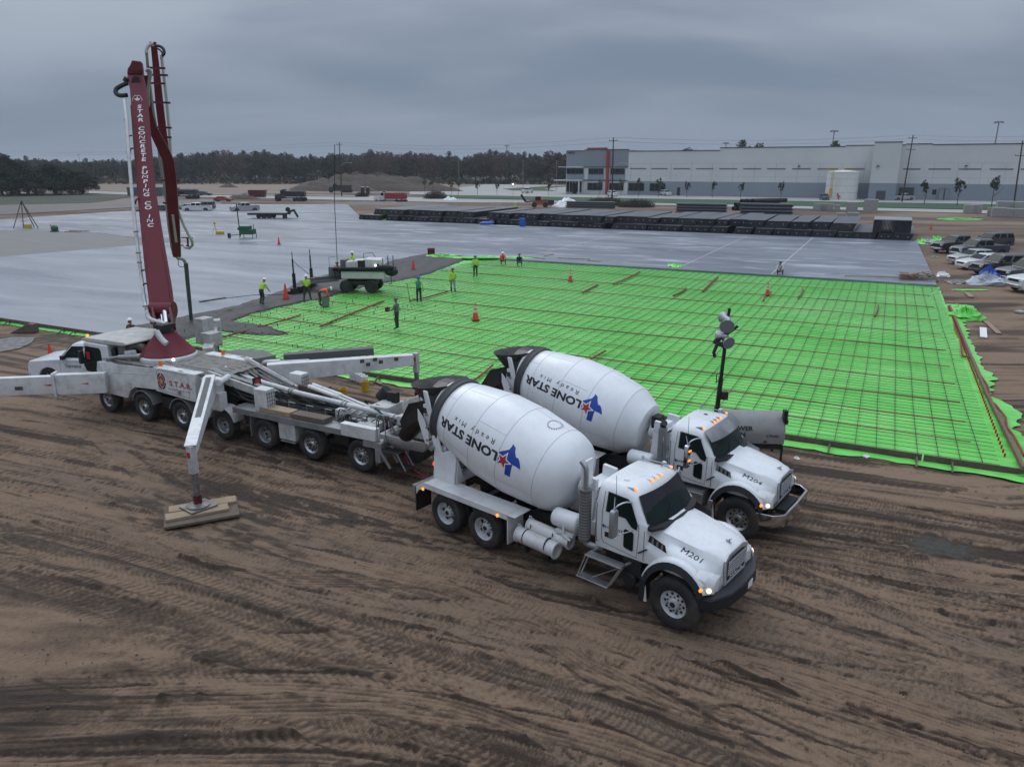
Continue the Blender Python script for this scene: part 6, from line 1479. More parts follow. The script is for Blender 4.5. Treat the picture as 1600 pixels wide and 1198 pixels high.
    if hat:
        b = MB(); c = hd + upv*.02; b.M = Matrix.Translation(c) @ basis((0, 0, 0), rt, fw); rows = []
        # basis z = rt x fw = up
        for j in range(7):
            t = math.pi/2*j/6; rows.append([(.112*math.cos(t)*math.cos(2*math.pi*i/14), .13*math.cos(t)*math.sin(2*math.pi*i/14), .02 + .115*math.sin(t)) for i in range(14)])
        b.loft(rows, cap=False); b.lathe((0, .01, .015), (0, 0, 1), [(0, .10), (0, .145), (.012, .145), (.012, .10)], 16); b.build('hard_hat', hat, root, smooth=60)
    return root, J
FEET = .13
person(410, 476, .24, -30, 'worker in lime shirt and white hat guiding a long float at the wet concrete edge', 'lean', HIVIS, DARKC, HELW)
person(481, 470, FEET, 10, 'worker in yellow vest standing behind the bending orange worker', 'wide', HIVIS, DARKC, HELW)
person(500, 478, FEET, -75, 'worker in orange shirt bending down to a grey bucket', 'bend', HIOR, DARKC, HELW)
person(621, 514, FEET, 75, 'worker in dark grey jacket with reflective bands holding a control box', 'hold', GREYC, DARKC, HELD, group='construction workers on site')
person(655, 473, FEET, 5, 'worker in teal shirt and blue hat leaning on a long tool', 'reach', TEAL, DARKC, HELB, sleeves=HIVIS)
person(708, 457, FEET, 10, 'worker in lime shirt and pale trousers walking across the bar grid', 'walk', HIVIS, PALEC, HELD)
person(743, 433, FEET, 15, 'worker in lime shirt and blue hat standing near the slab edge', 'stand', HIVIS, DARKC, HELB)
person(785, 412, FEET, 190, 'worker in bright orange shirt and white hat sitting on the slab edge', 'sit', HIOR, DARKC, HELW)
person(811, 414, FEET, 185, 'worker in black crouching on the slab edge beside the orange one', 'squat', DARKC, DARKC, HELD)
person(1217, 428, .25, 170, 'worker in pale shirt and black hat crouching on the far slab', 'squat', mat('pale_shirt', (.5, .48, .5), .8), DARKC, HELD)
person(805, 331, .02, 200, 'worker in lime shirt walking beyond the dark steel bundles', 'walk', HIVIS, HIVIS, HELW)
person(0, 0, 0, 160, 'worker in brown jacket and yellow vest with white hat behind the boom foot', 'phone', BROWNC, BROWNC, HELW, pos=G(203, 499, 1.82)*1., h=1.8)
person(0, 0, 0, 200, 'worker in orange and yellow vest between the two mixer trucks', 'stand', HIVIS, DARKC, HELD, pos=G(770, 592, 1.78)*1.)
q = PL(13.0, 1.55, 0); person(0, 0, .35, 100, 'worker in black and yellow jacket leaning over the pump hopper', 'bend', mat('black_jacket', (.03, .03, .03), .8), DARKC, None, pos=Vector((q.x, q.y, 0)), h=1.7)
# tools they hold
def tool(name, label, cat, pts, r, m, extra=None):
    b = MB(); b.tube(pts, r, 6)
    if extra: extra(b)
    return tag(b.build(name, m, smooth=50), label, cat)
p = G(312, 471, .27); q = G(455, 460, .4); tool('bull_float', 'long dark float pole lying across the wet slab', 'float', [p, G(395, 461, .85), q], .022, BLACK, lambda b: b.beam(G(312, 471, .29), G(352, 465, .29), .25, .05))
p = G(655, 473, .15); tool('hand_tool', 'thin rake-like tool held upright by the teal worker', 'tool', [Vector((p.x - .78, p.y + .0, 1.45)), Vector((p.x - .62, p.y - .1, .2)), Vector((p.x - .45, p.y - .15, .18))], .018, BLACK)
b = MB(); p = G(620, 514, 0); b.box(p.x - .62, p.x - .36, p.y - .12, p.y + .12, 1.05, 1.3); b.cyl((p.x - .5, p.y, 1.3), (p.x - .5, p.y, 1.36), .03, n=6); tag(b.build('control_box', DRED, bevel=.02), 'dark red remote control box carried by the grey jacketed worker', 'control box')
def bucket(name, label, p, m, h=.37, r=.15, full=True, group=None):
    b = MB(); b.lathe(p, (0, 0, 1), [(0, r*.86), (h*.92, r), (h*.92, r+.012), (h, r+.012), (h, r*.96), (.03, r*.80), (.03, .01)], 18); b.tube([(p[0] - r, p[1], p[2] + h*.9), (p[0] - r*.7, p[1] - r*1.1, p[2] + h*.75), (p[0] + r*.7, p[1] - r*1.1, p[2] + h*.75), (p[0] + r, p[1], p[2] + h*.9)], .006, 4)
    return tag(b.build(name, m, smooth=40), label, 'bucket', group)
p = G(509, 478, FEET); bucket('bucket', 'grey bucket on the bar grid beside the bending orange worker', p, mat('grey_bucket', (.16, .17, .17), .6), .6, .28)
for i, (x, y) in enumerate(((551, 591), (556, 592.5), (561, 594), (565.5, 596), (570, 598.5))):
    p = G(x, y + 1.5, .0); bucket('bucket', ['leftmost', 'second from left', 'middle', 'fourth from left', 'rightmost'][i] + ' white bucket in the row of five behind the pump', p, HELW, .37, .15, group='row of white buckets')
bucket('bucket', 'yellow bucket standing right next to the row of white buckets', G(571, 611, 0), YELLOW, .45, .17)
bucket('bucket', 'yellow bucket in the soil right behind the black pump motor', G(537, 622, 0), YELLOW, .42, .16)
# cones
def cone(px, py, z, label, h=.9, band=False):
    p = G(px, py, z); t = thing('traffic_cone', label, 'traffic cone', p, R(px), 'orange traffic cones'); k = h/.9
    b = MB(); b.lathe((0, 0, .04), (0, 0, 1), [(0, .17*k), (.86*k, .032*k)], 16); b.build('cone_body', CONE, t, smooth=50)
    if band:
        for z0, z1 in ((.38, .52), (.60, .72)):
            b = MB(); f = lambda zz: (.17 - (.17-.032)*zz/.86)*k + .004; b.lathe((0, 0, .04), (0, 0, 1), [(z0*k, f(z0)), (z1*k, f(z1))], 16, cap=False); b.build('band', mat('cone_band', (.6, .55, .5), .5), t, smooth=50)
    b = MB(); b.box(-.2*k, .2*k, -.2*k, .2*k, 0, .045); b.build('base', DRED if band else BLACK, t, bevel=.01)
cone(436, 382, .25, 'orange cone far out on the left slab near the green generator')
cone(447, 467, .2, 'orange cone on the wet concrete edge beside the float worker', 1.1)
cone(646, 421, .2, 'orange cone on the wet concrete right of the levelling machine', .9)
cone(743, 500, .14, 'banded orange cone nearest the camera on the bar grid', 1.05, True)
cone(891, 439, .14, 'orange cone on the bar grid left of the drum lettering line, near far edge', .95, True)
cone(1199, 461, .14, 'dirty grey banded cone on the right part of the bar grid', .9, True)
cone(1454, 358, .02, 'orange cone on the dirt behind the parked cars', .9)
cone(80, 561, .02, 'orange cone peeking over the hood of the white pickup', .8)
# ---------------------------------------------------------------- cars, pickups, dump trucks
def paint(name, c, rough=.3): return mat(name, c, rough, coat=.5, var=.12, dirt=.3, dcol=(.2, .17, .14))
CW = paint('car_white', (.68, .69, .70)); CS = paint('car_silver', (.38, .38, .38)); CK = paint('car_black', (.012, .012, .014)); CG = paint('car_dark_grey', (.06, .062, .066)); CB = paint('car_dark_blue', (.018, .028, .055)); CR = paint('car_red', (.33, .02, .02))
KINDS = {
 'sedan': dict(L=4.8, W=1.80, hood=.86, cowl=.96, belt=.98, roof=1.44, deck=1.0, x0=-1.95, x1=1.05, r0=-1.25, r1=.22, wb=1.40, wr=.33, gz=.20),
 'suv': dict(L=5.0, W=1.95, hood=1.10, cowl=1.16, belt=1.18, roof=1.84, deck=1.18, x0=-2.42, x1=1.05, r0=-2.25, r1=.42, wb=1.48, wr=.39, gz=.28),
 'pickup': dict(L=5.8, W=2.02, hood=1.18, cowl=1.26, belt=1.26, roof=1.93, deck=1.26, x0=-.95, x1=1.35, r0=-.80, r1=.75, wb=1.85, wr=.41, gz=.32)}
def car(kind, label, p, heading, pm, name=None, cat=None, group=None, lit=False, scale=1., detail=True, trim=None):
    K = KINDS[kind]; t = thing(name or {'sedan': 'parked_car', 'suv': 'parked_suv', 'pickup': 'pickup_truck'}[kind], label, cat or {'sedan': 'car', 'suv': 'car', 'pickup': 'pickup truck'}[kind], p, heading, group); t.scale = (scale,)*3
    L, W, wr, wb = K['L'], K['W'], K['wr'], K['wb']; hx = L/2; LR[0] = True
    def arch(c):  # right to left over the wheel
        return [(c + (wr+.07)*math.cos(a), K['gz'] + .0 + max(0, (wr + .07)*math.sin(a)*1.02 + wr - K['gz'] - .02)) for a in [math.pi*i/8 for i in range(9)]]
    top = [(hx-.02, K['gz']+.12), (hx, .55), (hx-.03, K['hood']-.20), (hx-.16, K['hood']-.05), (hx-.6, K['hood']), (K['x1'], K['cowl']), (K['x0'], K['belt']), (-hx+.12, K['deck']-.02), (-hx, K['deck']-.12), (-hx+.02, .5), (-hx+.08, K['gz']+.1)]
    poly = top + [(-hx+.25, K['gz'])] + arch(-wb)[::-1] + arch(wb)[::-1] + [(hx-.2, K['gz'])]
    ex = lambda x: 1 - .16*max(0, (abs(x)-hx*.62)/(hx*.38))**2
    def fn(x, y, z): return (x, y*ex(x)*(1 if z > .45 else .97)*(1 - .05*max(0, (z-.7))), z)
    b = MB()
    # split bottom: build as prism with ngon caps
    b.prism(poly, -W/2, W/2, 'y', fn); body = b.build('body', pm, t, bevel=.035)
    if kind == 'pickup':
        b = MB(); b.box(-hx+.14, K['x0']-.06, -W/2+.13, W/2-.13, K['deck']-.06, K['deck']+.006); b.build('bed_shade_plate', BLACK, t)  # black plate at rim height, painted shade for the hollow of an open bed
        b = MB()
        for s in (-1, 1): b.box(-hx+.1, K['x0']-.02, s*(W/2-.03), s*(W/2-.14), K['deck']-.04, K['deck']+.035)
        b.build('bed_rail', pm, t, bevel=.01)
    # cabin
    zb, zr = K['belt']-.02, K['roof']; wt, wb_ = W/2*.74, W/2*.90
    def cab(k, dz=0.): return [[(K['x0'], -wb_, zb), (K['x0'], wb_, zb), (K['x1'], wb_, K['cowl']-.02), (K['x1'], -wb_, K['cowl']-.02)], [(K['r0'], -wt, zr-.06), (K['r0'], wt, zr-.06), (K['r1'], wt, zr-.06), (K['r1'], -wt, zr-.06)], [(K['r0']+.1, -wt+.08, zr), (K['r0']+.1, wt-.08, zr), (K['r1']-.12, wt-.08, zr), (K['r1']-.12, -wt+.08, zr)]]
    b = MB(); b.loft(cab(1)); rf = b.build('roof', pm, t, bevel=.03)
    def lerp(a, b_, f): return tuple(a[i] + (b_[i]-a[i])*f for i in range(3))
    lo = {'rb': (K['x0'], zb), 'fb': (K['x1'], K['cowl']-.02), 'rt': (K['r0'], zr-.06), 'ft': (K['r1'], zr-.06)}
    for s in (-1, 1):
        n = 2 if kind != 'suv' else 3
        for k in range(n):
            f0, f1 = k/n + .03, (k+1)/n - .03
            def P(f, v): x = (lo['rb'][0] + (lo['fb'][0]-lo['rb'][0])*f)*(1-v) + (lo['rt'][0] + (lo['ft'][0]-lo['rt'][0])*f)*v; z = zb*(1-v) + (zr-.06)*v; return (x, s*((wb_ + (wt-wb_)*v) + .006), z)
            b = MB(); b.plate([P(f0, .12), P(f1, .12), P(f1, .88), P(f0, .88)], .006, (0, s, .3)); b.build('side_window', GLASS, rf)
    def pane(xb, zb_, xt, nm, sx):
        b = MB(); b.plate([(xb + (xt-xb)*.10 + sx*.012, -wb_*.93, zb_ + (zr-zb_)*.10), (xb + (xt-xb)*.10 + sx*.012, wb_*.93, zb_ + (zr-zb_)*.10), (xb + (xt-xb)*.90 + sx*.012, wt*.93, zr - .10), (xb + (xt-xb)*.90 + sx*.012, -wt*.93, zr - .10)], .008, (sx, 0, .6)); b.build(nm, GLASS, rf)
    pane(K['x1'], K['cowl'], K['r1'], 'windshield', 1); pane(K['x0'], zb, K['r0'], 'rear_window', -1)
    LR[0] = False
    for x in (wb, -wb):
        for s in (-1, 1):
            b = MB(); y1 = s*(W/2-.02); b.lathe((x, y1 - s*.22, wr), (0, s, 0), [(0, wr*.6), (0, wr*.93), (.03, wr), (.18, wr), (.22, wr*.94), (.22, wr*.64)], 22); w_ = b.build('wheel', RUBBER, t, smooth=50)
            b = MB(); b.lathe((x, y1 - s*.02, wr), (0, s, 0), [(0, wr*.64), (.015, wr*.60), (-.02, wr*.5), (-.01, wr*.2), (.0, .01)], 18, cap=False)
            for k in range(5): a = 2*math.pi*k/5; b.beam((x + wr*.15*math.cos(a), y1 + s*.0, wr + wr*.15*math.sin(a)), (x + wr*.56*math.cos(a), y1 + s*.0, wr + wr*.56*math.sin(a)), .05, .03, up=(0, 1, 0))
            b.build('rim', ALU, w_, smooth=50)
    fy = W/2*ex(hx)
    LR[0] = True
    b = MB()
    for s in (-1, 1): b.plate([(hx+.0, s*fy*.62, K['hood']-.30), (hx-.04, s*fy*1.0, K['hood']-.30), (hx-.12, s*fy*1.02, K['hood']-.14), (hx-.06, s*fy*.62, K['hood']-.16)], .03, (1, s*.4, 0))
    b.build('headlight', HEADL if lit else LENS, t)
    b = MB()
    for s in (-1, 1): b.box(-hx-.01, -hx+.06, s*fy*.98, s*fy*.72, K['deck']-.42, K['deck']-.14)
    b.build('tail_light', mat('tail_lens', (.25, .01, .01), .3), t)
    b = MB()
    for s in (-1, 1): b.box(K['x1']-.42, K['x1']-.25, s*(W/2-.02), s*(W/2+.20), K['belt']+.02, K['belt']+.20)
    b.build('mirror', trim or pm, t, bevel=.02)
    LR[0] = False
    b = MB(); b.box(hx-.02, hx+.03, -fy*.58, fy*.58, K['hood']-.34, K['hood']-.16); b.build('grille', PLASTIC, t, bevel=.01)
    b = MB(); b.prism([(hx-.10, -fy*1.02), (hx+.08, -fy*.8), (hx+.09, 0), (hx+.08, fy*.8), (hx-.10, fy*1.02), (hx-.2, 0)], K['gz']+.08, K['gz']+.30, 'z'); b.build('bumper', trim or (CHROME if kind == 'pickup' else pm), t, bevel=.02)
    b = MB(); b.box(-hx-.06, -hx+.1, -fy, fy, K['gz']+.12, K['gz']+.34); b.build('rear_bumper', trim or (CHROME if kind == 'pickup' else pm), t, bevel=.02)
    return t
# white pickup beside the pump cab
TP = car('pickup', 'white pickup truck with door lettering parked behind the pump truck cab', (-18.1, 31.5, 0), R(176), paint('fleet_white', (.70, .72, .76)), scale=1.0)
for ch in TP.children:
    if ch.name.startswith('mirror') or ch.name.startswith('bumper'): ch.data.materials[0] = PLASTIC
lettering('Terracon', .20, basis((.62, 1.035, .98), (-1, 0, 0), (0, -.03, 1)), TEXTB, TP, 'door_lettering', 1.15, .003)
b = MB(); b.box(.06, .26, .985, 1.03, 1.10, 1.17); b.build('door_handle', PLASTIC, TP)
b = MB(); b.tube([(1.30, 1.0, 1.15), (1.28, 1.02, .5), (.2, 1.02, .42), (.1, 1.02, 1.2)], .006, 4); b.tube([(-.1, 1.02, .42), (-.85, 1.02, .6), (-.9, 1.0, 1.2)], .006, 4); b.build('door_gap', mat('panel_gap', (.08, .08, .085), .7), TP)
# the row of parked cars at the right
row = [('suv', 'black SUV parked behind the black pickup at the far end of the row', (1547, 388), CK, 195), ('pickup', 'black pickup with cab-high cover heading the right-hand parked row', (1494, 394), CK, 195), ('pickup', 'dark blue pickup second in the right-hand parked row', (1528, 402), CB, 190), ('sedan', 'tan silver sedan third in the right-hand parked row', (1520, 412), CS, 188),
       ('sedan', 'white sedan parked between the tan sedan and the dark SUV', (1536, 420), CW, 186), ('suv', 'dark brown SUV parked behind the blue tarp bundle', (1562, 429), paint('car_brown', (.035, .030, .032)), 186), ('pickup', 'dark grey pickup half hidden by the white pickup at the picture edge', (1612, 441), CG, 186), ('pickup', 'white pickup cut by the right picture edge', (1634, 455), CW, 187)]
for k, lab, px, pm, hd in row: car(k, lab, G(*px, 0), R(hd), pm, group='vehicles parked at the right')
# vehicles beyond the slab on the left and around the warehouse
far = [('pickup', 'white pickup facing left beyond the slab behind the boom', (309, 331), CW, 188), ('suv', 'dark SUV right behind the white pickup beyond the slab', (318, 328), CG, 185), ('sedan', 'white car tucked in front of the far white pickup', (294, 329), CS, 170), ('sedan', 'dark car seen through the gap beside the boom', (250, 331), CG, 185), ('sedan', 'red car on the dirt beyond the slab', (349, 315), CR, 0),
       ('pickup', 'silver pickup with open tailgate load near the flatbed trailer', (383, 331), CS, 215), ('sedan', 'grey wagon beside the far gravel heap', (320, 306), CG, 0), ('pickup', 'white pickup far off on the cleared field', (298, 283), CW, 10), ('suv', 'dark car by the road at the left tree clump', (146, 297), CK, 180),
       ('pickup', 'white pickup seen from behind at the roundabout', (824, 302), CW, 60), ('suv', 'white SUV parked at the red column of the warehouse', (957, 307), CW, -75), ('suv', 'white SUV parked by the dark warehouse door', (1040, 306), CW, -75), ('suv', 'dark green SUV beside the white tank', (1288, 313), CG, -100), ('pickup', 'silver pickup by the leaning pole', (1411, 313), CS, 180),
       ('suv', 'white and dark SUV under the small dark vent', (1456, 312), CW, -110), ('suv', 'dark grey SUV third from the red car', (1475, 312), CG, -110), ('suv', 'red car parked against the warehouse wall', (1517.5, 312.5), CR, -110), ('pickup', 'dark pickup standing behind the far slab corner near the trees', (1200, 322), CK, 180)]
for k, lab, px, pm, hd in far[:-1]: car(k, lab, G(*px, 0), R(hd), pm, group='vehicles far across the site')
def dump(label, px, heading, bedc, cabc, s=1.):
    p = G(*px, 0); t = thing('dump_truck', label, 'dump truck', p, heading, 'dump trucks on the haul road'); t.scale = (s,)*3
    b = MB(); b.box(-4.2, 3.4, -.42, .42, .75, 1.0); b.build('chassis', BLACK, t)
    b = MB(); b.prism([(1.1, 1.0), (2.2, .95), (2.2, 3.0), (1.2, 3.05), (1.1, 2.9)], -1.1, 1.1); c = b.build('cab', cabc, t, bevel=.06)
    b = MB(); b.prism([(2.2, .9), (3.75, .85), (3.85, 1.7), (3.6, 1.85), (2.2, 2.05)], -.85, .85); b.build('hood', cabc, t, bevel=.06)
    for s_ in (-1, 1):
        b = MB(); b.plate([(1.3, s_*1.105, 2.05), (2.05, s_*1.105, 2.05), (2.05, s_*1.105, 2.75), (1.3, s_*1.105, 2.75)], .01, (0, s_, 0)); b.build('side_window', GLASS, c)
        b = MB(); rows = [[(3.1 + .62*math.cos(a), s_*.8, .6 + .62*math.sin(a)), (3.1 + .62*math.cos(a), s_*1.2, .6 + .62*math.sin(a)), (3.1 + .5*math.cos(a), s_*1.2, .6 + .5*math.sin(a)), (3.1 + .5*math.cos(a), s_*.8, .6 + .5*math.sin(a))] for a in [R(15 + 15*k) for k in range(11)]]; b.loft(rows); b.build('fender', cabc, t)
    b = MB(); b.plate([(2.21, -.95, 2.08), (2.21, .95, 2.08), (2.21, .95, 2.8), (2.21, -.95, 2.8)], .01, (1, 0, 0)); b.build('windshield', GLASS, c)
    b = MB(); b.box(3.84, 3.9, -.5, .5, .95, 1.65); b.box(3.8, 4.0, -1.15, 1.15, .5, .8); b.build('grille', CHROME, t)
    b = MB(); b.prism([(.95, 1.2), (1.0, 2.75), (-4.3, 2.6), (-4.4, 1.25), (-4.1, 1.15)], -1.22, 1.22); b.box(.9, 1.7, -1.1, 1.1, 2.85, 3.2); bd = b.build('dump_bed', bedc, t, bevel=.03)
    b = MB()
    for s_ in (-1, 1):
        for k in range(7): b.box(.6 - .75*k, .7 - .75*k, s_*1.2, s_*1.30, 1.2, 2.65)
    b.build('bed_rib', bedc, bd)
    b = MB()
    for i in range(30): b.ell((-3.9 + 4.4*random.random(), random.uniform(-.8, .8), 2.62), random.uniform(.3, .6), random.uniform(.3, .5), random.uniform(.08, .2), 8, 4)
    b.build('load', mat('soil_load', (.07, .05, .04), .95), t)
    for x in (3.1, -1.6, -2.9, -4.0):
        for s_ in (-1, 1):
            b = MB(); b.lathe((x, s_*.85, .53), (0, s_, 0), [(0, .3), (0, .5), (.03, .53), (.32, .53), (.35, .5), (.35, .3)], 20); w_ = b.build('wheel', RUBBER, t, smooth=50)
            b = MB(); b.lathe((x, s_*1.17, .53), (0, s_, 0), [(0, .3), (-.1, .25), (-.1, .1), (0, .08), (0, .01)], 16, cap=False); b.build('rim', ALU, w_)
    return t
dump('black dump truck with black bed on the dirt road beyond the trailer', (453, 314.5), R(182), CK, paint('matt_black', (.02, .02, .022)))
dump('dump truck with red bed and white cab near the steel bundles', (609, 318.5), R(180), CR, CW)
dump('dark green dump truck at the foot of the big soil mound', (531, 301), R(182), mat('olive_paint', (.025, .035, .022), .6), mat('olive_paint', (.025, .035, .022), .6))
dump('dark blue dump truck seen just right of the boom', (286, 311), R(185), CB, CB)
# ---------------------------------------------------------------- helpers in the pad frame
def ray(px, py):
    a = (px - CXP) / F_PX; b = (py - CYP) / F_PX
    x, y, z = a, math.cos(PITCH) - b*math.sin(PITCH), -math.sin(PITCH) - b*math.cos(PITCH)
    return (x*math.cos(PADT) + y*math.sin(PADT), -x*math.sin(PADT) + y*math.cos(PADT), z)
def WP(px, py, b=246.): r = ray(px, py); t = b/r[1]; return (r[0]*t, CAM_H + r[2]*t)
def pthing(name, label, cat, a, b, group=None, z=0):
    return thing(name, label, cat, Q(a, b, z), PADT, group)
# ---------------------------------------------------------------- warehouse
WB = 246.; WA0 = WP(884, 302)[0]
WH = pthing('warehouse', 'long pale tilt-up warehouse with a two-storey glazed office corner and red fin', 'warehouse', WA0, WB)
WW = mat('wall_offwhite', (.62, .63, .62), .85, var=.08, vscale=.15); WBL = mat('wall_bluegrey', (.26, .295, .34), .85, var=.06, vscale=.2); WGR = mat('wall_midgrey', (.235, .26, .29), .85, var=.05, vscale=.2); WDK = mat('dark_blue_band', (.07, .10, .14), .7); WGL = mat('window_dark_glass', (.012, .016, .020), .15, spec=.3); WCAP = mat('parapet_cap', (.06, .065, .075), .6)
def wbox(mb, px0, px1, z0, z1, d0, d1, b=WB):   # front rectangle by picture columns; d = offsets towards the camera
    a0 = WP(px0, 300, b)[0] - WA0; a1 = WP(px1, 300, b)[0] - WA0; mb.box(a0, a1, b - WB - d0, b - WB + d1, z0, z1)
zof = lambda px, py: WP(px, py)[1]
Z_SPL = zof(1000, 283.2)
tops = [(884, 912, zof(898, 236.5)), (912, 948, zof(930, 234.6)), (948, 980, zof(965, 234.4)), (980, 1120, zof(1050, 236.6)), (1120, 1313, zof(1220, 230.8)), (1313, 1405, zof(1335, 228.2)), (1405, 1446, zof(1425, 225.9)), (1446, 1760, zof(1520, 226.2))]
b = MB()
for i, (x0, x1, zt) in enumerate(tops):
    if i < 3: wbox(b.mat(1), x0, x1, zof(900, 261), zt, 0, 60); wbox(b.mat(0), x0, x1, 0, zof(900, 261), 0, 60)
    else: wbox(b.mat(0), x0, x1, Z_SPL, zt, 0, 60); wbox(b.mat(2), x0, x1, 0, Z_SPL, 0, 60)
b.build('wall', [WW, WGR, WBL], WH)
b = MB()
for i, (x0, x1, zt) in enumerate(tops): wbox(b, x0, x1, zt, zt + .25, .12, .3)
b.build('parapet_cap', WCAP, WH)
b = MB(); wbox(b, 916, 947, tops[1][2] + .26, tops[1][2] + .75, .3, .2); b.build('red_cap', CR, WH)
b = MB(); wbox(b, 946.8, 950.6, 0, zof(948, 235.5), .9, .2); b.build('red_fin', mat('red_render', (.30, .025, .02), .6), WH)
b = MB(); wbox(b, 896, 909, tops[0][2] + .26, tops[0][2] + 1.1, -8, 14); b.build('roof_unit', HELW, WH)
b = MB()
for x0, x1 in ((911, 946.7), (950.7, 979.5)):
    wbox(b, x0, x1, zof(940, 262), zof(940, 260.2), .25, 0); wbox(b, x0, x1, zof(940, 283), zof(940, 281.2), .25, 0)
b.build('dark_band', WDK, WH)
b = MB()
for x0, x1 in ((885, 912.5), (918, 943), (952, 976)): wbox(b, x0, x1, zof(940, 281), zof(940, 272.5), .06, 0)
b.build('spandrel', WBL, WH)
b = MB(); wbox(b, 871, 911.5, zof(900, 282.4), zof(900, 281), 3.5, 0); b2 = b; wbox(b, 875, 912, zof(900, 261.7), zof(900, 260.5), 2.0, 0); wbox(b, 908.5, 910.2, 0, zof(900, 282), 3.3, -3.0); b.build('canopy', WW, WH)
def window(px0, px1, py0, py1, n, ref=930):
    f = MB(); wbox(f, px0, px1, zof(ref, py1), zof(ref, py0), .10, 0); fo = f.build('window', WGL, WH); m = MB(); a0 = WP(px0, 300)[0] - WA0; a1 = WP(px1, 300)[0] - WA0
    for k in range(n+1): x = a0 + (a1-a0)*k/n; m.box(x - .06, x + .06, -.16, -.10, zof(ref, py1), zof(ref, py0))
    for z in (zof(ref, py1), zof(ref, py0)): m.box(a0, a1, -.17, -.105, z - .06, z + .06)
    m.build('window_frame', WCAP if n < 5 else WW, fo)
window(885, 911, 263.5, 272, 4); window(919, 942, 263.5, 272, 3); window(953, 975, 263.5, 272, 3); window(885, 909, 284, 301, 5); window(918, 941, 286, 297, 3); window(952, 974, 286, 297, 3); window(982, 1006, 286.5, 298, 3, 990); window(1015, 1039, 286.5, 298, 3, 990)
b = MB(); wbox(b, 894.5, 901, .05, zof(900, 287), .2, 0); b.build('entrance_door', WGL, WH)
for x0, x1, z1 in ((1058, 1062.5, 2.6), (1456.5, 1463, 2.9)):
    b = MB(); wbox(b, x0, x1, 0 if x0 < 1100 else 1.5, z1, .08, 0); b.build('door', BLACK, WH)
b = MB(); wbox(b, 1404, 1428, 0, 3.4, .08, 0); b.build('dock_door', mat('dock_dark', (.05, .055, .06), .7), WH)
zs = zof(1000, 263.3)
for x0, x1 in ((983, 1008), (1016, 1041), (1050, 1076), (1085, 1112), (1121, 1149), (1158, 1186), (1195, 1224), (1234, 1263), (1273, 1305), (1315, 1346), (1406, 1433), (1445, 1480), (1492, 1527), (1540, 1577), (1588, 1620)):
    b = MB(); wbox(b, x0, x1, zs - .28, zs + .10, .05, 0); b.build('vent_slot', mat('slot_grey', (.15, .16, .18), .8), WH)
b = MB()
px = 984.
while px < 1640: wbox(b, px, px + .35, .1, 10.2, .012, 0); px += 31 + (px-984)*.012
for zz in (4.2, 6.1, 10.): wbox(b, 980.5, 1640, zz, zz + .04, .010, 0)
b.build('panel_joint', mat('joint_grey', (.28, .28, .28), .9), WH)['kind'] = 'stuff'
# projecting block
BB = 238.; bt = WP(1380, 223, BB)[1]
b = MB(); a0 = WP(1357, 300, BB)[0] - WA0; a1 = WP(1399.5, 300, BB)[0] - WA0
b.mat(0).box(a0, a1, BB-WB, -.02, 4.7, bt); b.mat(1).box(a0, a1, BB-WB, -.02, 0, 4.69); b.mat(2).box(a0-.1, a1+.1, BB-WB-.1, .1, bt, bt+.25); b.mat(2).box(a0 + 2, a0 + 4.4, BB-WB-.03, BB-WB, .05, 2.6)
b.build('projecting_block', [WW, WBL, WCAP], WH)
b = MB()
for px in (1249, 1373, 1510): a = WP(px, 259)[0] - WA0; yy = -.3 if px != 1373 else BB-WB-.3; b.box(a-.3, a+.3, yy - .3, yy + .3, 9.2, 9.45); b.box(a-.3, a-.2, yy, yy+.3, 8.9, 9.2)
b.build('wall_lamp', WCAP, WH)
lettering('1403', 1.15, Matrix.Translation((0, 0, 0)) @ basis((WP(891, 239.5)[0] - WA0, -.08, zof(891, 239.3)), (1, 0, 0), (0, 0, 1)), TEXTB, WH, 'building_number', 1.5, .02)
# gas / electrical cabinets at the wall
for k, (px0, px1, z1, lab) in enumerate(((1467, 1474, 3.2, 'left grey electrical cabinet on the wall behind the dark SUV'), (1476, 1482, 3.2, 'right grey electrical cabinet on the wall behind the dark SUV'))):
    b = MB(); a0 = WP(px0, 305, 245)[0]; a1 = WP(px1, 305, 245)[0]; w = a1-a0; b.box(0, w, -.8, 0, 0, z1); b.box(.1, w/2 - .05, -.84, -.8, .3, z1-.2); b.box(w/2 + .05, w-.1, -.84, -.8, .3, z1-.2); b.box(-.1, w+.1, -.95, .0, z1, z1+.1); o = b.build('electrical_cabinet', WGR, bevel=.03); o.location = Q(a0, 245.8); o.rotation_euler = (0, 0, PADT); tag(o, lab, 'cabinet')
# white tank
tk = G(1313, 311.5, 0); T = thing('water_tank', 'round white storage tank with yellow ladder before the warehouse', 'water tank', tk, PADT)
Rr_ = 4.35; Ht = 7.6
b = MB(); b.lathe((0, 0, 0), (0, 0, 1), [(0, Rr_), (Ht, Rr_), (Ht, Rr_+.08), (Ht+.1, Rr_+.08), (Ht+.6, .3), (Ht+.62, .02)], 48); b.build('shell', mat('tank_white', (.72, .72, .70), .6, var=.12, vscale=.5), T, smooth=30)
b = MB()
for zz in (1.9, 3.8, 5.7): b.lathe((0, 0, zz), (0, 0, 1), [(0, Rr_), (0, Rr_+.03), (.05, Rr_+.03), (.05, Rr_)], 48, cap=False)
b.build('shell_seam', WGR, T)
b = MB()
for k in range(9): a = R(150 + 22*k); b.beam((Rr_*math.cos(a), Rr_*math.sin(a), Ht), (Rr_*math.cos(a), Rr_*math.sin(a), Ht+1.1), .06, .06)
for zz in (.6, 1.1): b.tube([(Rr_*math.cos(R(150 + 22*k)), Rr_*math.sin(R(150 + 22*k)), Ht + zz) for k in range(9)], .04, 4)
b.build('guard_rail', YELLOW, T)
b = MB(); a = R(235)
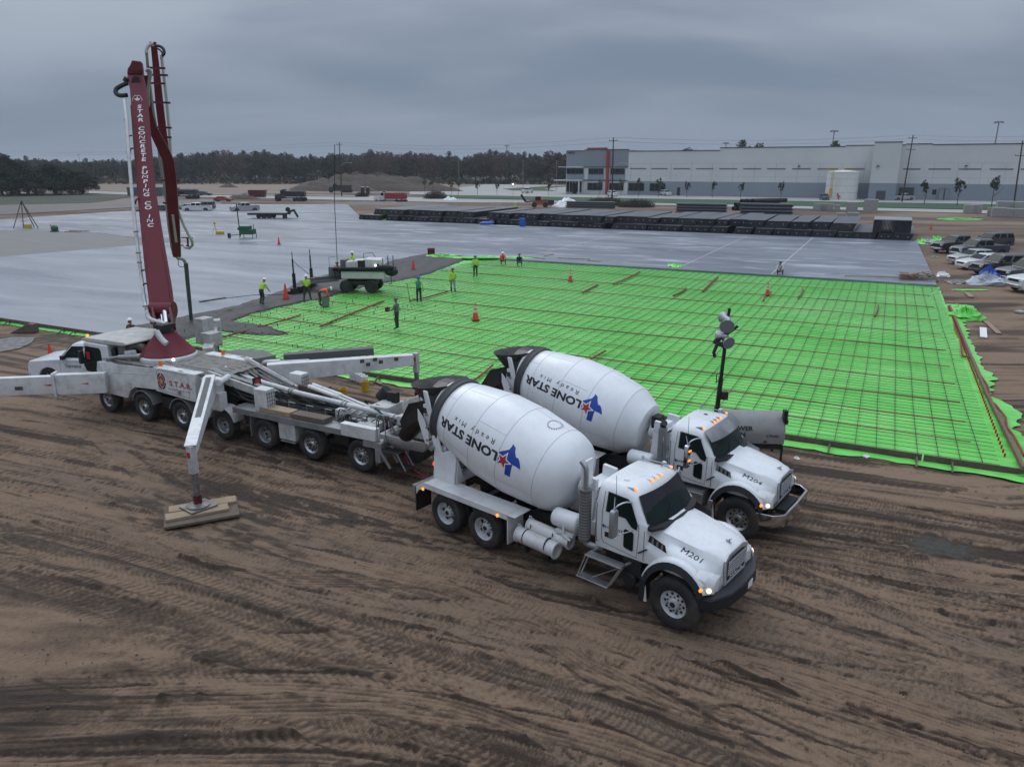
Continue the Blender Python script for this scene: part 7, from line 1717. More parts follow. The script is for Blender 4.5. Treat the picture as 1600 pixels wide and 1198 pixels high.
for dx in (-.25, .25): b.beam((Rr_*1.05*math.cos(a)+dx, Rr_*1.05*math.sin(a), .3), (Rr_*1.05*math.cos(a)+dx, Rr_*1.05*math.sin(a), Ht+1.2), .06, .06)
for k in range(22): b.box(Rr_*1.05*math.cos(a)-.25, Rr_*1.05*math.cos(a)+.25, Rr_*1.05*math.sin(a)-.03, Rr_*1.05*math.sin(a)+.03, .5 + .36*k, .54 + .36*k)
b.box(Rr_*1.05*math.cos(a)-.35, Rr_*1.05*math.cos(a)+.35, Rr_*1.05*math.sin(a)-.3, Rr_*1.05*math.sin(a)-.2, 1.0, 3.2); b.build('ladder', YELLOW, T)
for k, (px, py, lab) in enumerate(((1310, 312.5, 'red fire hydrant pipework at the foot of the white tank'), (1352, 310, 'red valve pipework at the corner of the projecting wall block'))):
    b = MB(); p = G(px, py, 0); b.cyl(p, p + Vector((0, 0, 1.3)), .14, n=8); b.cyl(p + Vector((-.5, 0, .9)), p + Vector((.5, 0, .9)), .12, n=8); b.cyl(p + Vector((-.4, 0, 1.2)), p + Vector((-.4, 0, 1.8)), .22, n=8); tag(b.build('hydrant', CR, smooth=40), lab, 'hydrant')
# ---------------------------------------------------------------- trees
def leafmat(name, c1, c2):
    return mat(name, c1, .85, col2=c2, vscale=.45, spec=.15)
LG = leafmat('leaf_dark_green', (.050, .066, .032), (.020, .030, .017)); LO = leafmat('leaf_olive', (.085, .078, .042), (.038, .038, .022)); LB = leafmat('leaf_brown', (.115, .072, .044), (.050, .036, .024)); BARK = mat('bark', (.06, .048, .038), .9, var=.3, bump=.5)
def crown_mesh(name, h, w, n, leaf, seed, m, base=.25, shape=1.0, clumps=34):
    g = np.random.default_rng(seed); C = []
    while len(C) < clumps:
        p = g.uniform(-1, 1, 3)
        if (p**2).sum() < 1 and p[2] > -.9: C.append(p*(.55 + .45*g.random()))
    C = np.array(C); k = g.integers(0, len(C), n); rad = g.uniform(.16, .34, len(C))
    d = g.normal(0, 1, (n, 3)); d /= np.linalg.norm(d, axis=1)[:, None]; P = C[k] + d*(rad[k]*g.random(n)**.4)[:, None]
    tz = (P[:, 2]+1)/2; tap = np.clip(1.15 - shape*.55*tz, .15, 1.2); Z = h*(base + (1-base)*np.clip(tz, 0, 1.02)); X = P[:, 0]*w*tap; Y = P[:, 1]*w*tap
    ctr = np.stack([X, Y, Z], 1); u = g.normal(0, 1, (n, 3)); u /= np.linalg.norm(u, axis=1)[:, None]; v = np.cross(u, g.normal(0, 1, (n, 3))); v /= np.linalg.norm(v, axis=1)[:, None]
    s = leaf*g.uniform(.5, 1.2, (n, 1)); V = np.stack([ctr - u*s, ctr + v*s*.6, ctr + u*s, ctr - v*s*.6], 1).reshape(-1, 3)
    me = bpy.data.meshes.new(name); me.from_pydata(V.tolist(), [], np.arange(4*n).reshape(-1, 4).tolist()); me.materials.append(m); return me
def trunk_mesh(h, r, seed, limbs=6):
    b = MB(); q = random.Random(seed); b.tube([(0, 0, -.1), (q.uniform(-.2, .2), q.uniform(-.2, .2), h*.4), (q.uniform(-.4, .4), q.uniform(-.4, .4), h*.8)], [r, r*.75, r*.35], 7)
    for k in range(limbs):
        a = q.uniform(0, 6.28); z = h*q.uniform(.28, .6); L = h*q.uniform(.18, .32); b.tube([(0, 0, z), (L*.6*math.cos(a), L*.6*math.sin(a), z + L*.5), (L*math.cos(a), L*math.sin(a), z + L*1.1)], [r*.4, r*.25, r*.1], 5)
    me = b.mesh('trunk'); me.materials.append(BARK); return me
TV = []
for i, (m, h, w, shp, n, lf) in enumerate([(LG, 15, 6.8, .25, 3600, .5), (LG, 17, 6.4, .45, 3800, .5), (LO, 14, 7.2, .2, 3400, .5), (LB, 15, 7.0, .1, 2000, .40), (LO, 12, 6.4, .3, 2200, .42), (LB, 10, 5.6, .2, 1700, .38)]):
    TV.append((crown_mesh('crown', h, w, n, lf, 40 + i, m, .12, shp), trunk_mesh(h, .28, i)))
def tree(v, p, s, rz, label, group, name='tree', cat='tree', sz=None):
    t = thing(name, label, cat, p, rz, group); t.scale = (s, s, sz or s); cr, tr = v if isinstance(v, tuple) else TV[v]
    for nm, me in (('crown', cr), ('trunk', tr)): o = bpy.data.objects.new(nm, me); COL.objects.link(o); o.parent = t
    return t
tr_ = random.Random(12)
def skyline(px):      # height of the tree line top in the photo
    pts = [(-60, 244), (100, 246), (135, 247), (200, 248), (285, 240), (300, 233), (330, 236), (350, 228), (372, 236), (395, 232), (440, 235), (470, 242), (520, 237), (560, 236), (590, 233), (600, 231), (625, 238), (640, 234), (700, 238), (722, 248), (735, 237), (755, 234), (790, 236), (830, 238), (860, 240), (884, 240), (900, 245)]
    for (a, ya), (c, yc) in zip(pts, pts[1:]):
        if a <= px <= c: return ya + (yc-ya)*(px-a)/(c-a)
    return 245
kinds = ['dark evergreen tree', 'tall dark evergreen tree', 'olive broadleaf tree', 'russet autumn tree', 'low olive tree', 'low russet tree']
for rowi, (D, step) in enumerate(((430, 13.5), (500, 11.5), (590, 10.5))):
    px = -70.
    while px < 892:
        if rowi == 0 and tr_.random() < .28: px += step; continue
        yt = skyline(px) + tr_.uniform(-2, 5) + (6, 2, 0)[rowi]*tr_.random(); p = at(px + tr_.uniform(-4, 4), 275, D + tr_.uniform(-20, 20)); top = at(px, yt, p.y).z
        v = tr_.choices(range(6), (5, 5, 4, 2, 3, 2))[0]
        if 335 < px < 375 or 590 < px < 604: v = 3
        hh = [15, 17, 14, 15, 12, 10][v]*1.02; s = max(.6, top/hh)
        tree(v, (p.x, p.y, 0), s, tr_.uniform(0, 6.28), kinds[v] + ' in the far tree line', 'trees of the far tree line'); px += step*tr_.uniform(.75, 1.3)
for px, yt, D, v, lab in ((868, 233, 420, 5, 'bare brown tree at the left corner of the warehouse'), (1078, 226, 420, 4, 'tree showing over the warehouse roof right of the office'), (1162, 221, 330, 0, 'left one of two dark trees over the middle of the warehouse roof'), (1180, 223, 335, 1, 'right one of two dark trees over the middle of the warehouse roof'), (1192, 228, 335, 4, 'low tree top over the warehouse roof beside the dark pair'), (1312, 222, 330, 0, 'dark tree over the roof above the white tank'), (1326, 224, 335, 2, 'olive tree over the roof above the white tank'), (1470, 225, 330, 2, 'tree top over the warehouse roof right of the leaning pole')):
    p = at(px, 270, D); top = at(px, yt, D).z; hh = [15, 17, 14, 15, 12, 10][v]; tree(v, (p.x, p.y, 0), top/hh, px, lab, None)
# near left clump: fuller crowns
CL = [(crown_mesh('crown', 14, 5.8, 9000, .34, 70 + i, LG, .02, sh, 60), trunk_mesh(14, .35, 20 + i, 8)) for i, sh in enumerate((.5, .9, .7))]
for k, (px, yb_, yt, lab) in enumerate(((-22, 306, 228, 'tallest dark tree cut by the left edge of the picture'), (4, 306, 236, 'dark tree next to the tallest one at the left edge'), (30, 305, 243, 'dark rounded tree second from the left edge'), (58, 305, 262, 'low dark tree in the dip of the left clump'), (86, 304.5, 252, 'pointed dark tree in the middle of the left clump'), (112, 304, 258, 'dark tree at the right end of the left clump'), (130, 303, 266, 'lowest leafy tree closing the left clump'), (44, 303, 250, 'tree behind the dip of the left clump'))):
    p = G(px, yb_, 0); top = at(px, yt, p.y).z; tree(CL[k % 3], (p.x, p.y, 0), 1.5 if k != 6 else 1.1, k*1.3, lab, None, sz=top/14.3)
# undergrowth along the tree line
g_ = np.random.default_rng(5); n = 9000; xs_ = g_.uniform(-330, 60, n); V = []
ctr = np.stack([xs_*1.25, 405 + g_.uniform(0, 90, n), g_.uniform(0, 1, n)**1.6*(3.2 + 2.2*np.sin(xs_*.13) + 1.5*np.sin(xs_*.41))], 1); u = g_.normal(0, 1, (n, 3)); v = g_.normal(0, 1, (n, 3)); s = g_.uniform(.5, 1.3, (n, 1)); u /= np.linalg.norm(u, axis=1)[:, None]; v /= np.linalg.norm(v, axis=1)[:, None]
me = bpy.data.meshes.new('undergrowth'); me.from_pydata(np.stack([ctr-u*s, ctr+v*s, ctr+u*s, ctr-v*s], 1).reshape(-1, 3).tolist(), [], np.arange(4*n).reshape(-1, 4).tolist()); me.materials.append(LO)
o = bpy.data.objects.new('undergrowth', me); COL.objects.link(o); tag(o, 'dull brown green undergrowth along the foot of the far tree line', 'undergrowth', kind='stuff')
# saplings
SP = [(crown_mesh('crown', 4.6, .95, 420, .16, 90 + i, m, .34, .6, 14), trunk_mesh(4.6, .06, 30 + i, 4)) for i, m in enumerate((mat('leaf_sapling', (.10, .12, .05), .85, col2=(.05, .06, .03), vscale=2.), LO, LB))]
for k, (px, py, h, v) in enumerate(((937, 305, 5.4, 0), (970, 306, 5.6, 0), (997, 308, 6.0, 2), (1029, 308, 6.2, 0), (1073, 309, 5.4, 1), (1113, 309.5, 5.6, 1), (1157, 311, 5.2, 1), (1219, 312, 5.6, 1), (1443, 320, 6.6, 1), (1495, 322, 7.2, 1), (1549, 324, 7.4, 0), (664, 303, 5.6, 0), (676, 303, 5.6, 0), (705, 304, 5.4, 1), (716, 305, 5.6, 0), (746, 305, 4.8, 1), (777, 305.5, 4.8, 1), (857, 306, 4.6, 1))):
    p = G(px, py, 0); tree(SP[v], p, h/4.6, k*1.1, ('leafy young street tree along the verge' if v != 1 else 'sparse young street tree along the verge'), 'young street trees')
# low shrubs and brush heaps
def brush(px, py, w, h, seed, label, m=None, n=900, name='brush_heap', cat='brush heap'):
    p = G(px, py, 0); g = np.random.default_rng(seed); d = g.normal(0, 1, (n, 3)); d /= np.linalg.norm(d, axis=1)[:, None]; r = g.random(n)**.4; c = d*r[:, None]*np.array([w, w*.5, h]); c[:, 2] = np.abs(c[:, 2]); u = g.normal(0, 1, (n, 3)); u /= np.linalg.norm(u, axis=1)[:, None]; s = g.uniform(.3, .9, (n, 1)); v = np.cross(u, g.normal(0, 1, (n, 3))); v /= np.linalg.norm(v, axis=1)[:, None]; v *= .05
    me = bpy.data.meshes.new(name); me.from_pydata(np.stack([c-u*s, c-u*s+v, c+u*s+v, c+u*s], 1).reshape(-1, 3).tolist(), [], np.arange(4*n).reshape(-1, 4).tolist()); me.materials.append(m or BARK)
    o = bpy.data.objects.new(name, me); COL.objects.link(o); o.location = p; return tag(o, label, cat)
brush(681, 311, 3.6, 2.4, 1, 'tangled steel bar heap right of the red dump truck', REBAR, 1400); brush(945, 321, 5.2, 1.9, 2, 'long bare brush heap left of the wooden pole', None, 1800); brush(994, 324, 4.6, 1.7, 3, 'bare brush heap right of the wooden pole', None, 1600); brush(566, 308, 2.2, 1.4, 4, 'small brush heap below the two portable toilets')
# ---------------------------------------------------------------- poles, wires, masts
POLE = mat('pole_timber', (.055, .042, .034), .9, var=.3)
def pole(px, py, ptx, pty, label, lamp=False, arms=1, r=.17):
    p = G(px, py, 0); q = at(ptx, pty, p.y); t = thing('utility_pole', label, 'utility pole', p, 0, None); q = q - p
    b = MB(); b.cyl((0, 0, 0), q, r*1.15, r*.75, n=10); b.build('pole', POLE, t, smooth=50)
    b = MB()
    for k in range(arms): c = q*(.955 - .17*k); b.beam(c + Vector((-1.0, .35, 0)), c + Vector((1.0, -.35, 0)), .10, .12); [b.cyl(c + Vector((x, -.35*x, .05)), c + Vector((x, -.35*x, .3)), .05, n=6) for x in (-.9, 0, .9)]
    if arms: b.build('crossarm', POLE, t)
    if lamp: b = MB(); c = q*.56; b.tube([c, c + Vector((1.2, 0, .9)), c + Vector((2.4, 0, 1.1)), c + Vector((3.2, -.1, .95))], .07, 6, smooth=1); b.ell(c + Vector((3.4, -.1, .92)), .4, .2, .12); b.build('lamp_arm', GALV, t)
    return p + q
PT = [pole(956, 322, 958.5, 215, 'dark timber utility pole in front of the warehouse office', True), pole(1409, 316, 1427, 211, 'dark timber utility pole before the projecting wall block', arms=2), pole(1583, 327, 1598, 220, 'brown timber utility pole at the right edge', arms=2), pole(534, 307, 530, 222, 'timber utility pole with street lamp before the soil mound', True)]
W_ = mat('wire', (.10, .10, .11), .6)
def wire(a, c, sag, label, n=1):
    b = MB()
    for k in range(n):
        o_ = Vector(((k-(n-1)/2)*.9, 0, -.9*(k % 2))); pts = [a + (c-a)*(i/14) + o_ - Vector((0, 0, sag*4*(i/14)*(1-i/14))) for i in range(15)]; b.tube(pts, .022, 4)
    return tag(b.build('power_line', W_), label, 'power line')
wire(PT[3], PT[0], 1.5, 'power lines running from the left pole to the office pole', 2); wire(PT[0], PT[1], 1.0, 'power lines between the office pole and the leaning right pole', 2); wire(PT[1], at(1740, 205, 150), .8, 'power lines running out of the picture at top right', 2); wire(at(-200, 235, 420), PT[3], 2.5, 'power lines running from the left edge to the lamp pole', 2)
wire(at(-200, 232, 700) , at(1000, 236, 700), 3, 'thin distant transmission lines above the far trees', 3)
for k, (px, yt, D, lab) in enumerate(((1296, 204, 330, 'high mast light behind the roof left of the tank pole'), (1547, 190, 300, 'tallest high mast light behind the right end of the roof'), (1131, 223, 420, 'small high mast light behind the middle of the roof'), (792, 227, 520, 'high mast light over the trees left of the warehouse'), (127, 241, 900, 'far lattice pylon over the left tree line'))):
    p = at(px, 270, D); q = at(px, yt, D); t = thing('mast_light', lab, 'mast light', (p.x, p.y, 0)); b = MB(); b.cyl((0, 0, 0), (0, 0, q.z), .35, .22, n=8); b.build('mast', GALV, t); b = MB(); b.lathe((0, 0, q.z - .3), (0, 0, 1), [(0, .3), (.1, 1.5), (.3, 1.5), (.4, .3)], 12)
    for j in range(6): a = j*1.05; b.box(1.4*math.cos(a)-.3, 1.4*math.cos(a)+.3, 1.4*math.sin(a)-.3, 1.4*math.sin(a)+.3, q.z-.6, q.z-.2)
    b.build('lamp_ring', GALV, t)
for k, (px, py, yt, lab) in enumerate(((717.5, 300, 249, 'slim street light left of the roundabout'), (817, 300, 251, 'slim street light above the pickup at the roundabout'), (869, 298, 252, 'slim street light close to the warehouse corner'))):
    p = G(px, py, 0); q = at(px, yt, p.y); b = MB(); b.cyl(p, (p.x, p.y, q.z), .10, .06, n=8); b.box(p.x - .5, p.x + .5, p.y - .15, p.y + .15, q.z, q.z + .12); tag(b.build('street_light', GALV), lab, 'street light')
p = G(801.5, 305, 0); b = MB(); b.cyl(p, p + Vector((0, 0, 3.4)), .06, n=8); b.mat(1).ell(p + Vector((0, 0, 3.5)), .2); tag(b.build('signal_lamp', [GALV, WLAMP]), 'small lit white lamp on a post by the road', 'lamp')
# ---------------------------------------------------------------- houses beyond the field
def house(px, py, w, d, h, label, rz=0., wallm=None):
    p = G(px, py, 0); t = thing('house', label, 'house', p, rz, None); W = wallm or mat('house_wall', (.33, .31, .28), .9)
    b = MB(); b.box(-w/2, w/2, 0, d, 0, h); b.prism([(0, h), (d, h), (d/2, h + d*.28)], -w/2 + .01, w/2 - .01, 'x'); b.build('wall', W, t)
    b = MB(); th = .2; b.prism([(-.5, h-.15), (d/2, h + d*.28 + .12), (d+.5, h-.15), (d+.5, h+.1), (d/2, h + d*.28 + .4), (-.5, h+.1)], -w/2-.5, w/2+.5, 'x'); b.build('roof', mat('shingle_roof', (.10, .092, .088), .9, var=.2), t)
    for k in range(max(2, int(w/4))): x = -w/2 + w*(k+.5)/max(2, int(w/4)); b = MB(); b.box(x-.6, x+.6, -.05, .02, 1, 2.3); b.build('window', WGL, t)
house(66, 281, 16, 10, 5, 'pale house with grey roof between the left trees', wallm=mat('house_beige', (.30, .28, .25), .9)); house(330, 278, 34, 10, 3.4, 'long low house under the russet tree'); house(372, 278, 14, 10, 3.6, 'small dark roofed house right of the russet tree'); house(689, 277, 12, 9, 3.6, 'small gabled house left of the white two-storey house'); house(714, 277, 17, 10, 6.5, 'white two-storey house before the far trees', wallm=mat('house_white', (.45, .44, .41), .9)); house(655, 277, 14, 9, 3.2, 'low house at the left of the far house row'); house(432, 278, 10, 8, 3, 'tiny house half hidden in the far trees')
# ---------------------------------------------------------------- bundles of steel joists
JST = mat('primed_joist_steel', (.030, .033, .038), .55, var=.3, vscale=2, spec=.4, dirt=.3, dcol=(.09, .08, .07)); JTOP = mat('joist_top_chord', (.095, .10, .115), .5, var=.35, vscale=1.2); JENDP = mat('white_tag', (.5, .5, .5), .5)  # last one: plain white of the small end plates
def joist_proto(w, L, h, lean, n=12):
    b = MB(); b.mat(0)
    for k in range(n):
        x0 = w*k/n; x1 = x0 + w/n*.72
        b.add([(x0-lean, -.5*lean, 0), (x1-lean, -.5*lean, 0), (x1, 0, h-.05), (x0, 0, h-.05), (x0-lean, L, 0), (x1-lean, L, 0), (x1, L, h-.05), (x0, L, h-.05)], [(0, 1, 2, 3), (5, 4, 7, 6), (4, 0, 3, 7), (1, 5, 6, 2)])
        b.mat(1).box(x0 - .01, x0 + w/n*.93, -.04, L+.04, h-.05, h).mat(0)
    b.box(-lean*.5, w - lean*.5, -.12, -.04, h*.42, h*.50)
    b.mat(2)
    for k in range(2): x = w*(.25 + .5*k); b.box(x-.05 - lean*.3, x+.05 - lean*.3, -.16, -.12, h*.5, h*.62)
    return b
jp = []
for i, (w, L, h, ln) in enumerate(((2.3, 15, 1.0, .35), (2.3, 15, 1.0, .15), (1.6, 13, .92, .30), (3.0, 15.5, .95, .45))):
    me = joist_proto(w, L, h, ln).mesh('joist_bundle'); mb = joist_proto(w, L, h, ln); me.polygons.foreach_set('material_index', mb.mi); [me.materials.append(m) for m in (JST, JTOP, JENDP)]; jp.append((me, w, h))
q = random.Random(4)
def bundle(i, a, b, z, rz=0., L=1., lab=None):
    o = bpy.data.objects.new('joist_bundle', jp[i][0]); COL.objects.link(o); o.location = Q(a, b, z); o.rotation_euler = (0, 0, PADT + rz); o.scale = (1, L, 1)
    return tag(o, lab or ('dark steel joist bundle in the lower layer beyond the slab' if z < .5 else 'dark steel joist bundle in the upper layer beyond the slab'), 'joist bundle', 'stacked steel joist bundles beyond the slab')
a = -83.5
while a < 1.5: i = q.choice((0, 1, 2, 3, 0)); bundle(i, a, 107.1 + q.uniform(-.5, .5), .05, R(q.uniform(-1, 1))); a += jp[i][1] + (.12 if q.random() < .8 else q.uniform(.3, 1.6))
a = -81.5
while a < -4.5:
    i = q.choice((0, 1, 3, 0, 2)); 
    if q.random() < .09: a += q.uniform(1.5, 3.4); continue
    bundle(i, a, 108.0 + q.uniform(-.6, 1.0), 1.06, R(q.uniform(-1.5, 1.5)), q.uniform(.9, 1.1)); a += jp[i][1] + q.uniform(.02, .35)
b = MB()
for k in range(26): b.mat(0).box(.17*k, .17*k + .12, 0, 6.5, 0, 1.55); b.mat(1).box(.17*k - .01, .17*k + .145, -.02, 6.52, 1.55, 1.63)
o = b.build('deck_bundle', [JST, mat('galvanised_deck', (.28, .29, .31), .5, metal=.3)]); o.location = Q(-1.6, 107.2, 1.06); o.rotation_euler = (0, 0, PADT); tag(o, 'tall dark bundle block with pale ribbed top at the right end of the steel', 'deck bundle')
# metal deck stacks and pipes behind the joists
for k, (x0, x1, y, h, lab) in enumerate(((757, 792, 0, 0, ''), (886, 960, 325, 1.5, 'left of the three long grey sheet stacks behind the joists'), (1058, 1136, 332, 1.9, 'middle long grey sheet stack behind the joists'), (1158, 1240, 335, 2.2, 'right long grey sheet stack behind the joists'))):
    if not h: continue
    p = G(x0, y, 0); q2 = G(x1, y + (x1-x0)*.02, 0); b = MB(); n = 7
    for j in range(n): z = h*j/n; dd = .25*(j % 2); b.mat(j % 2).beam(p + Vector((dd, 1.2, z + h/n*.45)), q2 + Vector((dd, 1.2, z + h/n*.45)), 2.0 - .2*(j % 2), h/n*.86)
    o = b.build('sheet_stack', [mat('sheet_grey', (.12, .125, .14), .5), JST]); tag(o, lab, 'sheet stack')
pr = random.Random(8)
for k, (px, y) in enumerate([(1145, 329), (1152, 329.3), (1148, 323), (1156, 323), (1163, 323), (1157, 317), (1166, 317), (1175, 317)]):
    p = G(px, 329, 0); z = [.45, .45, 1.25, 1.25, 1.25, 2.0, 2.0, 2.0][k]; c = Vector((p.x + [0, 0, 0, 0, 0, 0, 0, 0][k], p.y, z)); e = c + Vector((9.5, 5.0, 0)) ; b = MB(); v = (e-c).normalized(); b.lathe(c, v, [(0, .30), (0, .45), (10, .45), (10, .38), (.4, .30), (0, .30)], 16, cap=False)
    tag(b.build('drain_pipe', PLASTIC, smooth=40), 'black corrugated pipe in the pyramid behind the joist bundles', 'drain pipe', 'stacked black drain pipes')
# precast concrete boxes
def precast(px, py, w, h, d, label, hole=True, rz=0.):
    p = G(px, py, 0); t = MB(); t.box(-w/2, w/2, 0, d, 0, h); 
    if hole: t.lathe((0, -.012, h*.5), (0, 1, 0), [(0, h*.36), (0, h*.30), (.25, h*.29), (.26, .01)], 20, cap=False); t.lathe((0, -.02, h*.5), (0, 1, 0), [(0, h*.36), (.04, h*.38)], 20, cap=False)
    o = t.build('precast_box', CONC, bevel=.03); o.location = p; o.rotation_euler = (0, 0, PADT + rz); return tag(o, label, 'precast box', 'precast concrete boxes')
for i, (px, py, w, h) in enumerate(((1276, 329, 1.6, 1.5), (1286, 329, 1.3, 1.5), (1296, 329.5, 1.3, 1.5), (1307, 330, 1.2, 1.3), (1330, 331, 2.2, 2.0), (1359, 332, 2.7, 2.6), (1513, 334, 1.8, 1.7), (1525, 334, 1.9, 1.8), (1546, 337.5, .9, 1.6), (1560, 339, 2.3, 1.7), (1578, 339.5, 2.0, 1.6), (1594, 340, 2.0, 1.6), (1572, 328, 3.6, 1.8), (1600, 329, 3.4, 1.8), (1313, 340, 1.6, .8), (1332, 340, 2.0, .9))): precast(px, py, w, h, w*.8, 'pale precast concrete box in the row beyond the joist bundles', hole=w > 1.7)
# trailer, generator, level, dumpster, toilets, container, loader
t = thing('flatbed_trailer', 'empty black gooseneck flatbed trailer standing on the slab', 'trailer', G(424, 341, .25), R(-3)); b = MB(); b.box(-3.9, 3.2, -1.2, 1.2, .75, .95); [b.box(-3.9, 3.2, y-.05, y+.05, .6, .76) for y in (-1, 1)]; b.build('deck', BLACK, t)
b = MB(); b.beam((3.1, 0, .85), (4.2, 0, 1.5), 1.4, .2); b.beam((4.2, 0, 1.5), (4.9, 0, .2), .3, .3); b.box(2.4, 2.6, -.9, .9, 0, .8); b.build('gooseneck', BLACK, t)
for x in (-1.9, -.9, .1): 
    for s in (-1, 1): b = MB(); b.lathe((x, s*.9, .4), (0, s, 0), [(0, .2), (0, .4), (.25, .4), (.25, .2), (.2, .02)], 16); b.build('wheel', RUBBER, t, smooth=40)
b = MB(); b.lathe((3.0, .3, 1.5), (0, 1, 0), [(0, .2), (0, .42), (.25, .42), (.25, .2)], 16); b.build('spare_wheel', RUBBER, t, smooth=40)
t = thing('light_tower', 'green mobile light tower with lowered black mast on the left slab', 'light tower', G(388, 372, .25), R(-5)); b = MB(); b.box(-.9, .9, -.6, .6, .5, 1.15); b.box(-.9, .35, -.62, .62, 1.15, 1.55); b.cyl((.7, .3, 1.1), (.7, .3, 1.75), .05, n=8); b.build('housing', GREENM, t, bevel=.03)
b = MB(); b.cyl((-1.05, 0, .2), (-1.15, 0, 4.3), .07, n=8); b.box(-1.3, -1.0, -.1, .1, 1.0, 1.3); b.build('mast', BLACK, t); b = MB(); b.beam((-.9, 0, .45), (-2.6, 0, .3), .08, .08); b.box(-2.7, -2.4, -.15, .15, 0, .6); [b.beam((x, y, 0), (x, y, .55), .06, .06) for x in (-.85, .85) for y in (-.6, .6)]; b.build('hitch', BLACK, t)
def level(px, py, label): 
    p = G(px, py, .25); t = thing('laser_level', label, 'laser level', p); b = MB(); [b.beam((x, y, 0), (0, 0, 1.35), .04, .04) for x, y in ((-.35, -.2), (.35, -.2), (0, .4))]; b.box(-.12, .12, -.1, .1, 1.35, 1.62); b.build('tripod', YELLOW, t); b = MB(); b.box(.15, 1.2, -.4, .1, 0, .42); b.build('case', YELLOW, t, bevel=.03)
level(337, 366, 'small yellow tripod level with its yellow case on the slab')
t = thing('tripod_frame', 'tall timber tripod with yellow case at the far left slab edge', 'tripod', G(41, 356, .25)); b = MB(); [b.beam((x, y, 0), (0, 0, 4.0), .10, .10) for x, y in ((-1.6, -.5), (2.0, -.3), (.2, 1.6), (-.8, .6))]; [b.beam((-.7, -.2, z), (.5, -.1, z), .05, .05) for z in (.5, 1, 1.5, 2)]; b.build('frame', WOODD, t); b = MB(); b.box(.2, 1.1, -.8, -.3, 0, .55); b.build('case', YELLOW, t)
b = MB(); b.ell((0, 0, .45), .5, .45, .5); b.box(-.5, .4, -.35, .35, 0, .15); b.cyl((-.3, 0, .4), (-.55, 0, 1.0), .05, n=6); o = b.build('trowel_machine', GREENM, smooth=40); o.location = G(86, 362, .25); tag(o, 'small green machine alone on the far left slab', 'machine')
b = MB(); b.beam(G(110, 360, .3), G(137, 361, .3), .5, .08); b.beam(G(102, 361.5, .3), G(125, 362.5, .3), .3, .06); tag(b.build('plank_stack', WOODP), 'pale planks lying on the far left slab', 'plank stack')
t = thing('dumpster', 'open dark red steel dumpster beside the haul road', 'dumpster', G(403, 309, 0), R(3)); b = MB(); b.prism([(-2.2, .2), (2.2, .2), (2.6, 2.3), (-2.6, 2.3)], -1.1, 1.1); b.build('body', DRED, t); b = MB(); [b.box(-2.3 + .6*k, -2.2 + .6*k, -1.2, -1.1, .3, 2.2) for k in range(8)]; b.build('rib', DRED, t)
for x, lab in ((567, 'left one of two dark portable toilets at the soil mound'), (575, 'right one of two dark portable toilets at the soil mound')):
    t = thing('portable_toilet', lab, 'toilet', G(x, 303.5, 0), R(10)); b = MB(); b.box(-.6, .6, -.6, .6, 0, 2.3); b.build('cabin', mat('dark_green_plastic', (.02, .035, .03), .6), t, bevel=.05); b = MB(); b.box(-.45, .45, -.63, -.6, .1, 2.0); b.build('door', mat('darker_green_plastic', (.015, .025, .022), .6), t); b = MB(); b.prism([(-.65, 2.3), (.65, 2.3), (0, 2.5)], -.65, .65); b.build('roof', HELW, t)
t = thing('shipping_container', 'grey green shipping container partly behind the boom', 'container', G(229, 306, 0), R(2)); b = MB(); b.box(-5.5, 5.5, -1.2, 1.2, .1, 2.7); [b.box(-5.4 + .5*k, -5.2 + .5*k, -1.26, -1.2, .25, 2.6) for k in range(22)]; b.build('body', mat('container_grey', (.085, .10, .10), .7), t); b = MB(); b.box(-2.9, -1.3, -1.275, -1.262, 1.0, 1.8); b.build('blue_panel', HELB, t)
t = thing('wheel_loader', 'orange and black telehandler parked behind the joist bundles', 'loader', G(843, 324, 0), R(175)); b = MB(); b.box(-2, 1.6, -.9, .9, .7, 1.5); b.box(-.3, 1.0, -.8, .5, 1.5, 2.5); b.build('body', mat('machine_orange', (.35, .06, .02), .5), t, bevel=.05); b = MB(); b.beam((-1.8, .7, 1.6), (3.2, .7, 1.3), .3, .35); b.beam((3.2, .7, 1.3), (4.3, .7, 2.9), .15, .5); b.box(-3.4, -1.9, -.8, .8, .6, 1.7); b.build('boom', BLACK, t); b = MB(); b.box(-.25, .95, -.82, .52, 1.6, 2.4); b.build('cab_window', GLASS, t)
for x in (-1.4, 1.2): 
    for s in (-1, 1): b = MB(); b.lathe((x, s*.75, .6), (0, s, 0), [(0, .3), (0, .6), (.4, .6), (.4, .3), (.35, .02)], 16); b.build('wheel', RUBBER, t, smooth=40)
# soil heaps
SOILH = mat('heaped_soil', (.085, .062, .046), .95, col2=(.045, .033, .026), vscale=.8, bump=1.5, bscale=2)
def heap(name, px, py, ra, rb, h, label, m=SOILH, seed=1): qa, qb = QG(px, py, 0); mound(name, (qa, qb), ra, rb, h, m, 0, seed, label, 'soil heap')
heap('soil_heap', 575, 297, 40, 14, 5.8, 'big brown soil mound before the far trees', seed=2); heap('soil_heap', 520, 298, 22, 10, 3.6, 'lower left shoulder mound of the big soil heap', seed=5); heap('gravel_heap', 311, 305, 4.5, 3, 1.7, 'grey gravel heap beside the blue dump truck', mat('grey_gravel', (.16, .155, .15), .95, var=.4, bump=1.5)); heap('soil_heap', 378, 311, 6.5, 3, 1.1, 'small dark heap left of the red dumpster', seed=4); heap('soil_heap', 357, 293, 6, 3, 1.3, 'tiny heap out on the cleared field', seed=6); heap('soil_heap', 620, 321.5, 22, 3, .9, 'low dark soil ridge beyond the red dump truck', MUD, 7); heap('soil_heap', 395, 304, 5, 3, 1.2, 'dark heap against the haul road kerb', MUD, 8)
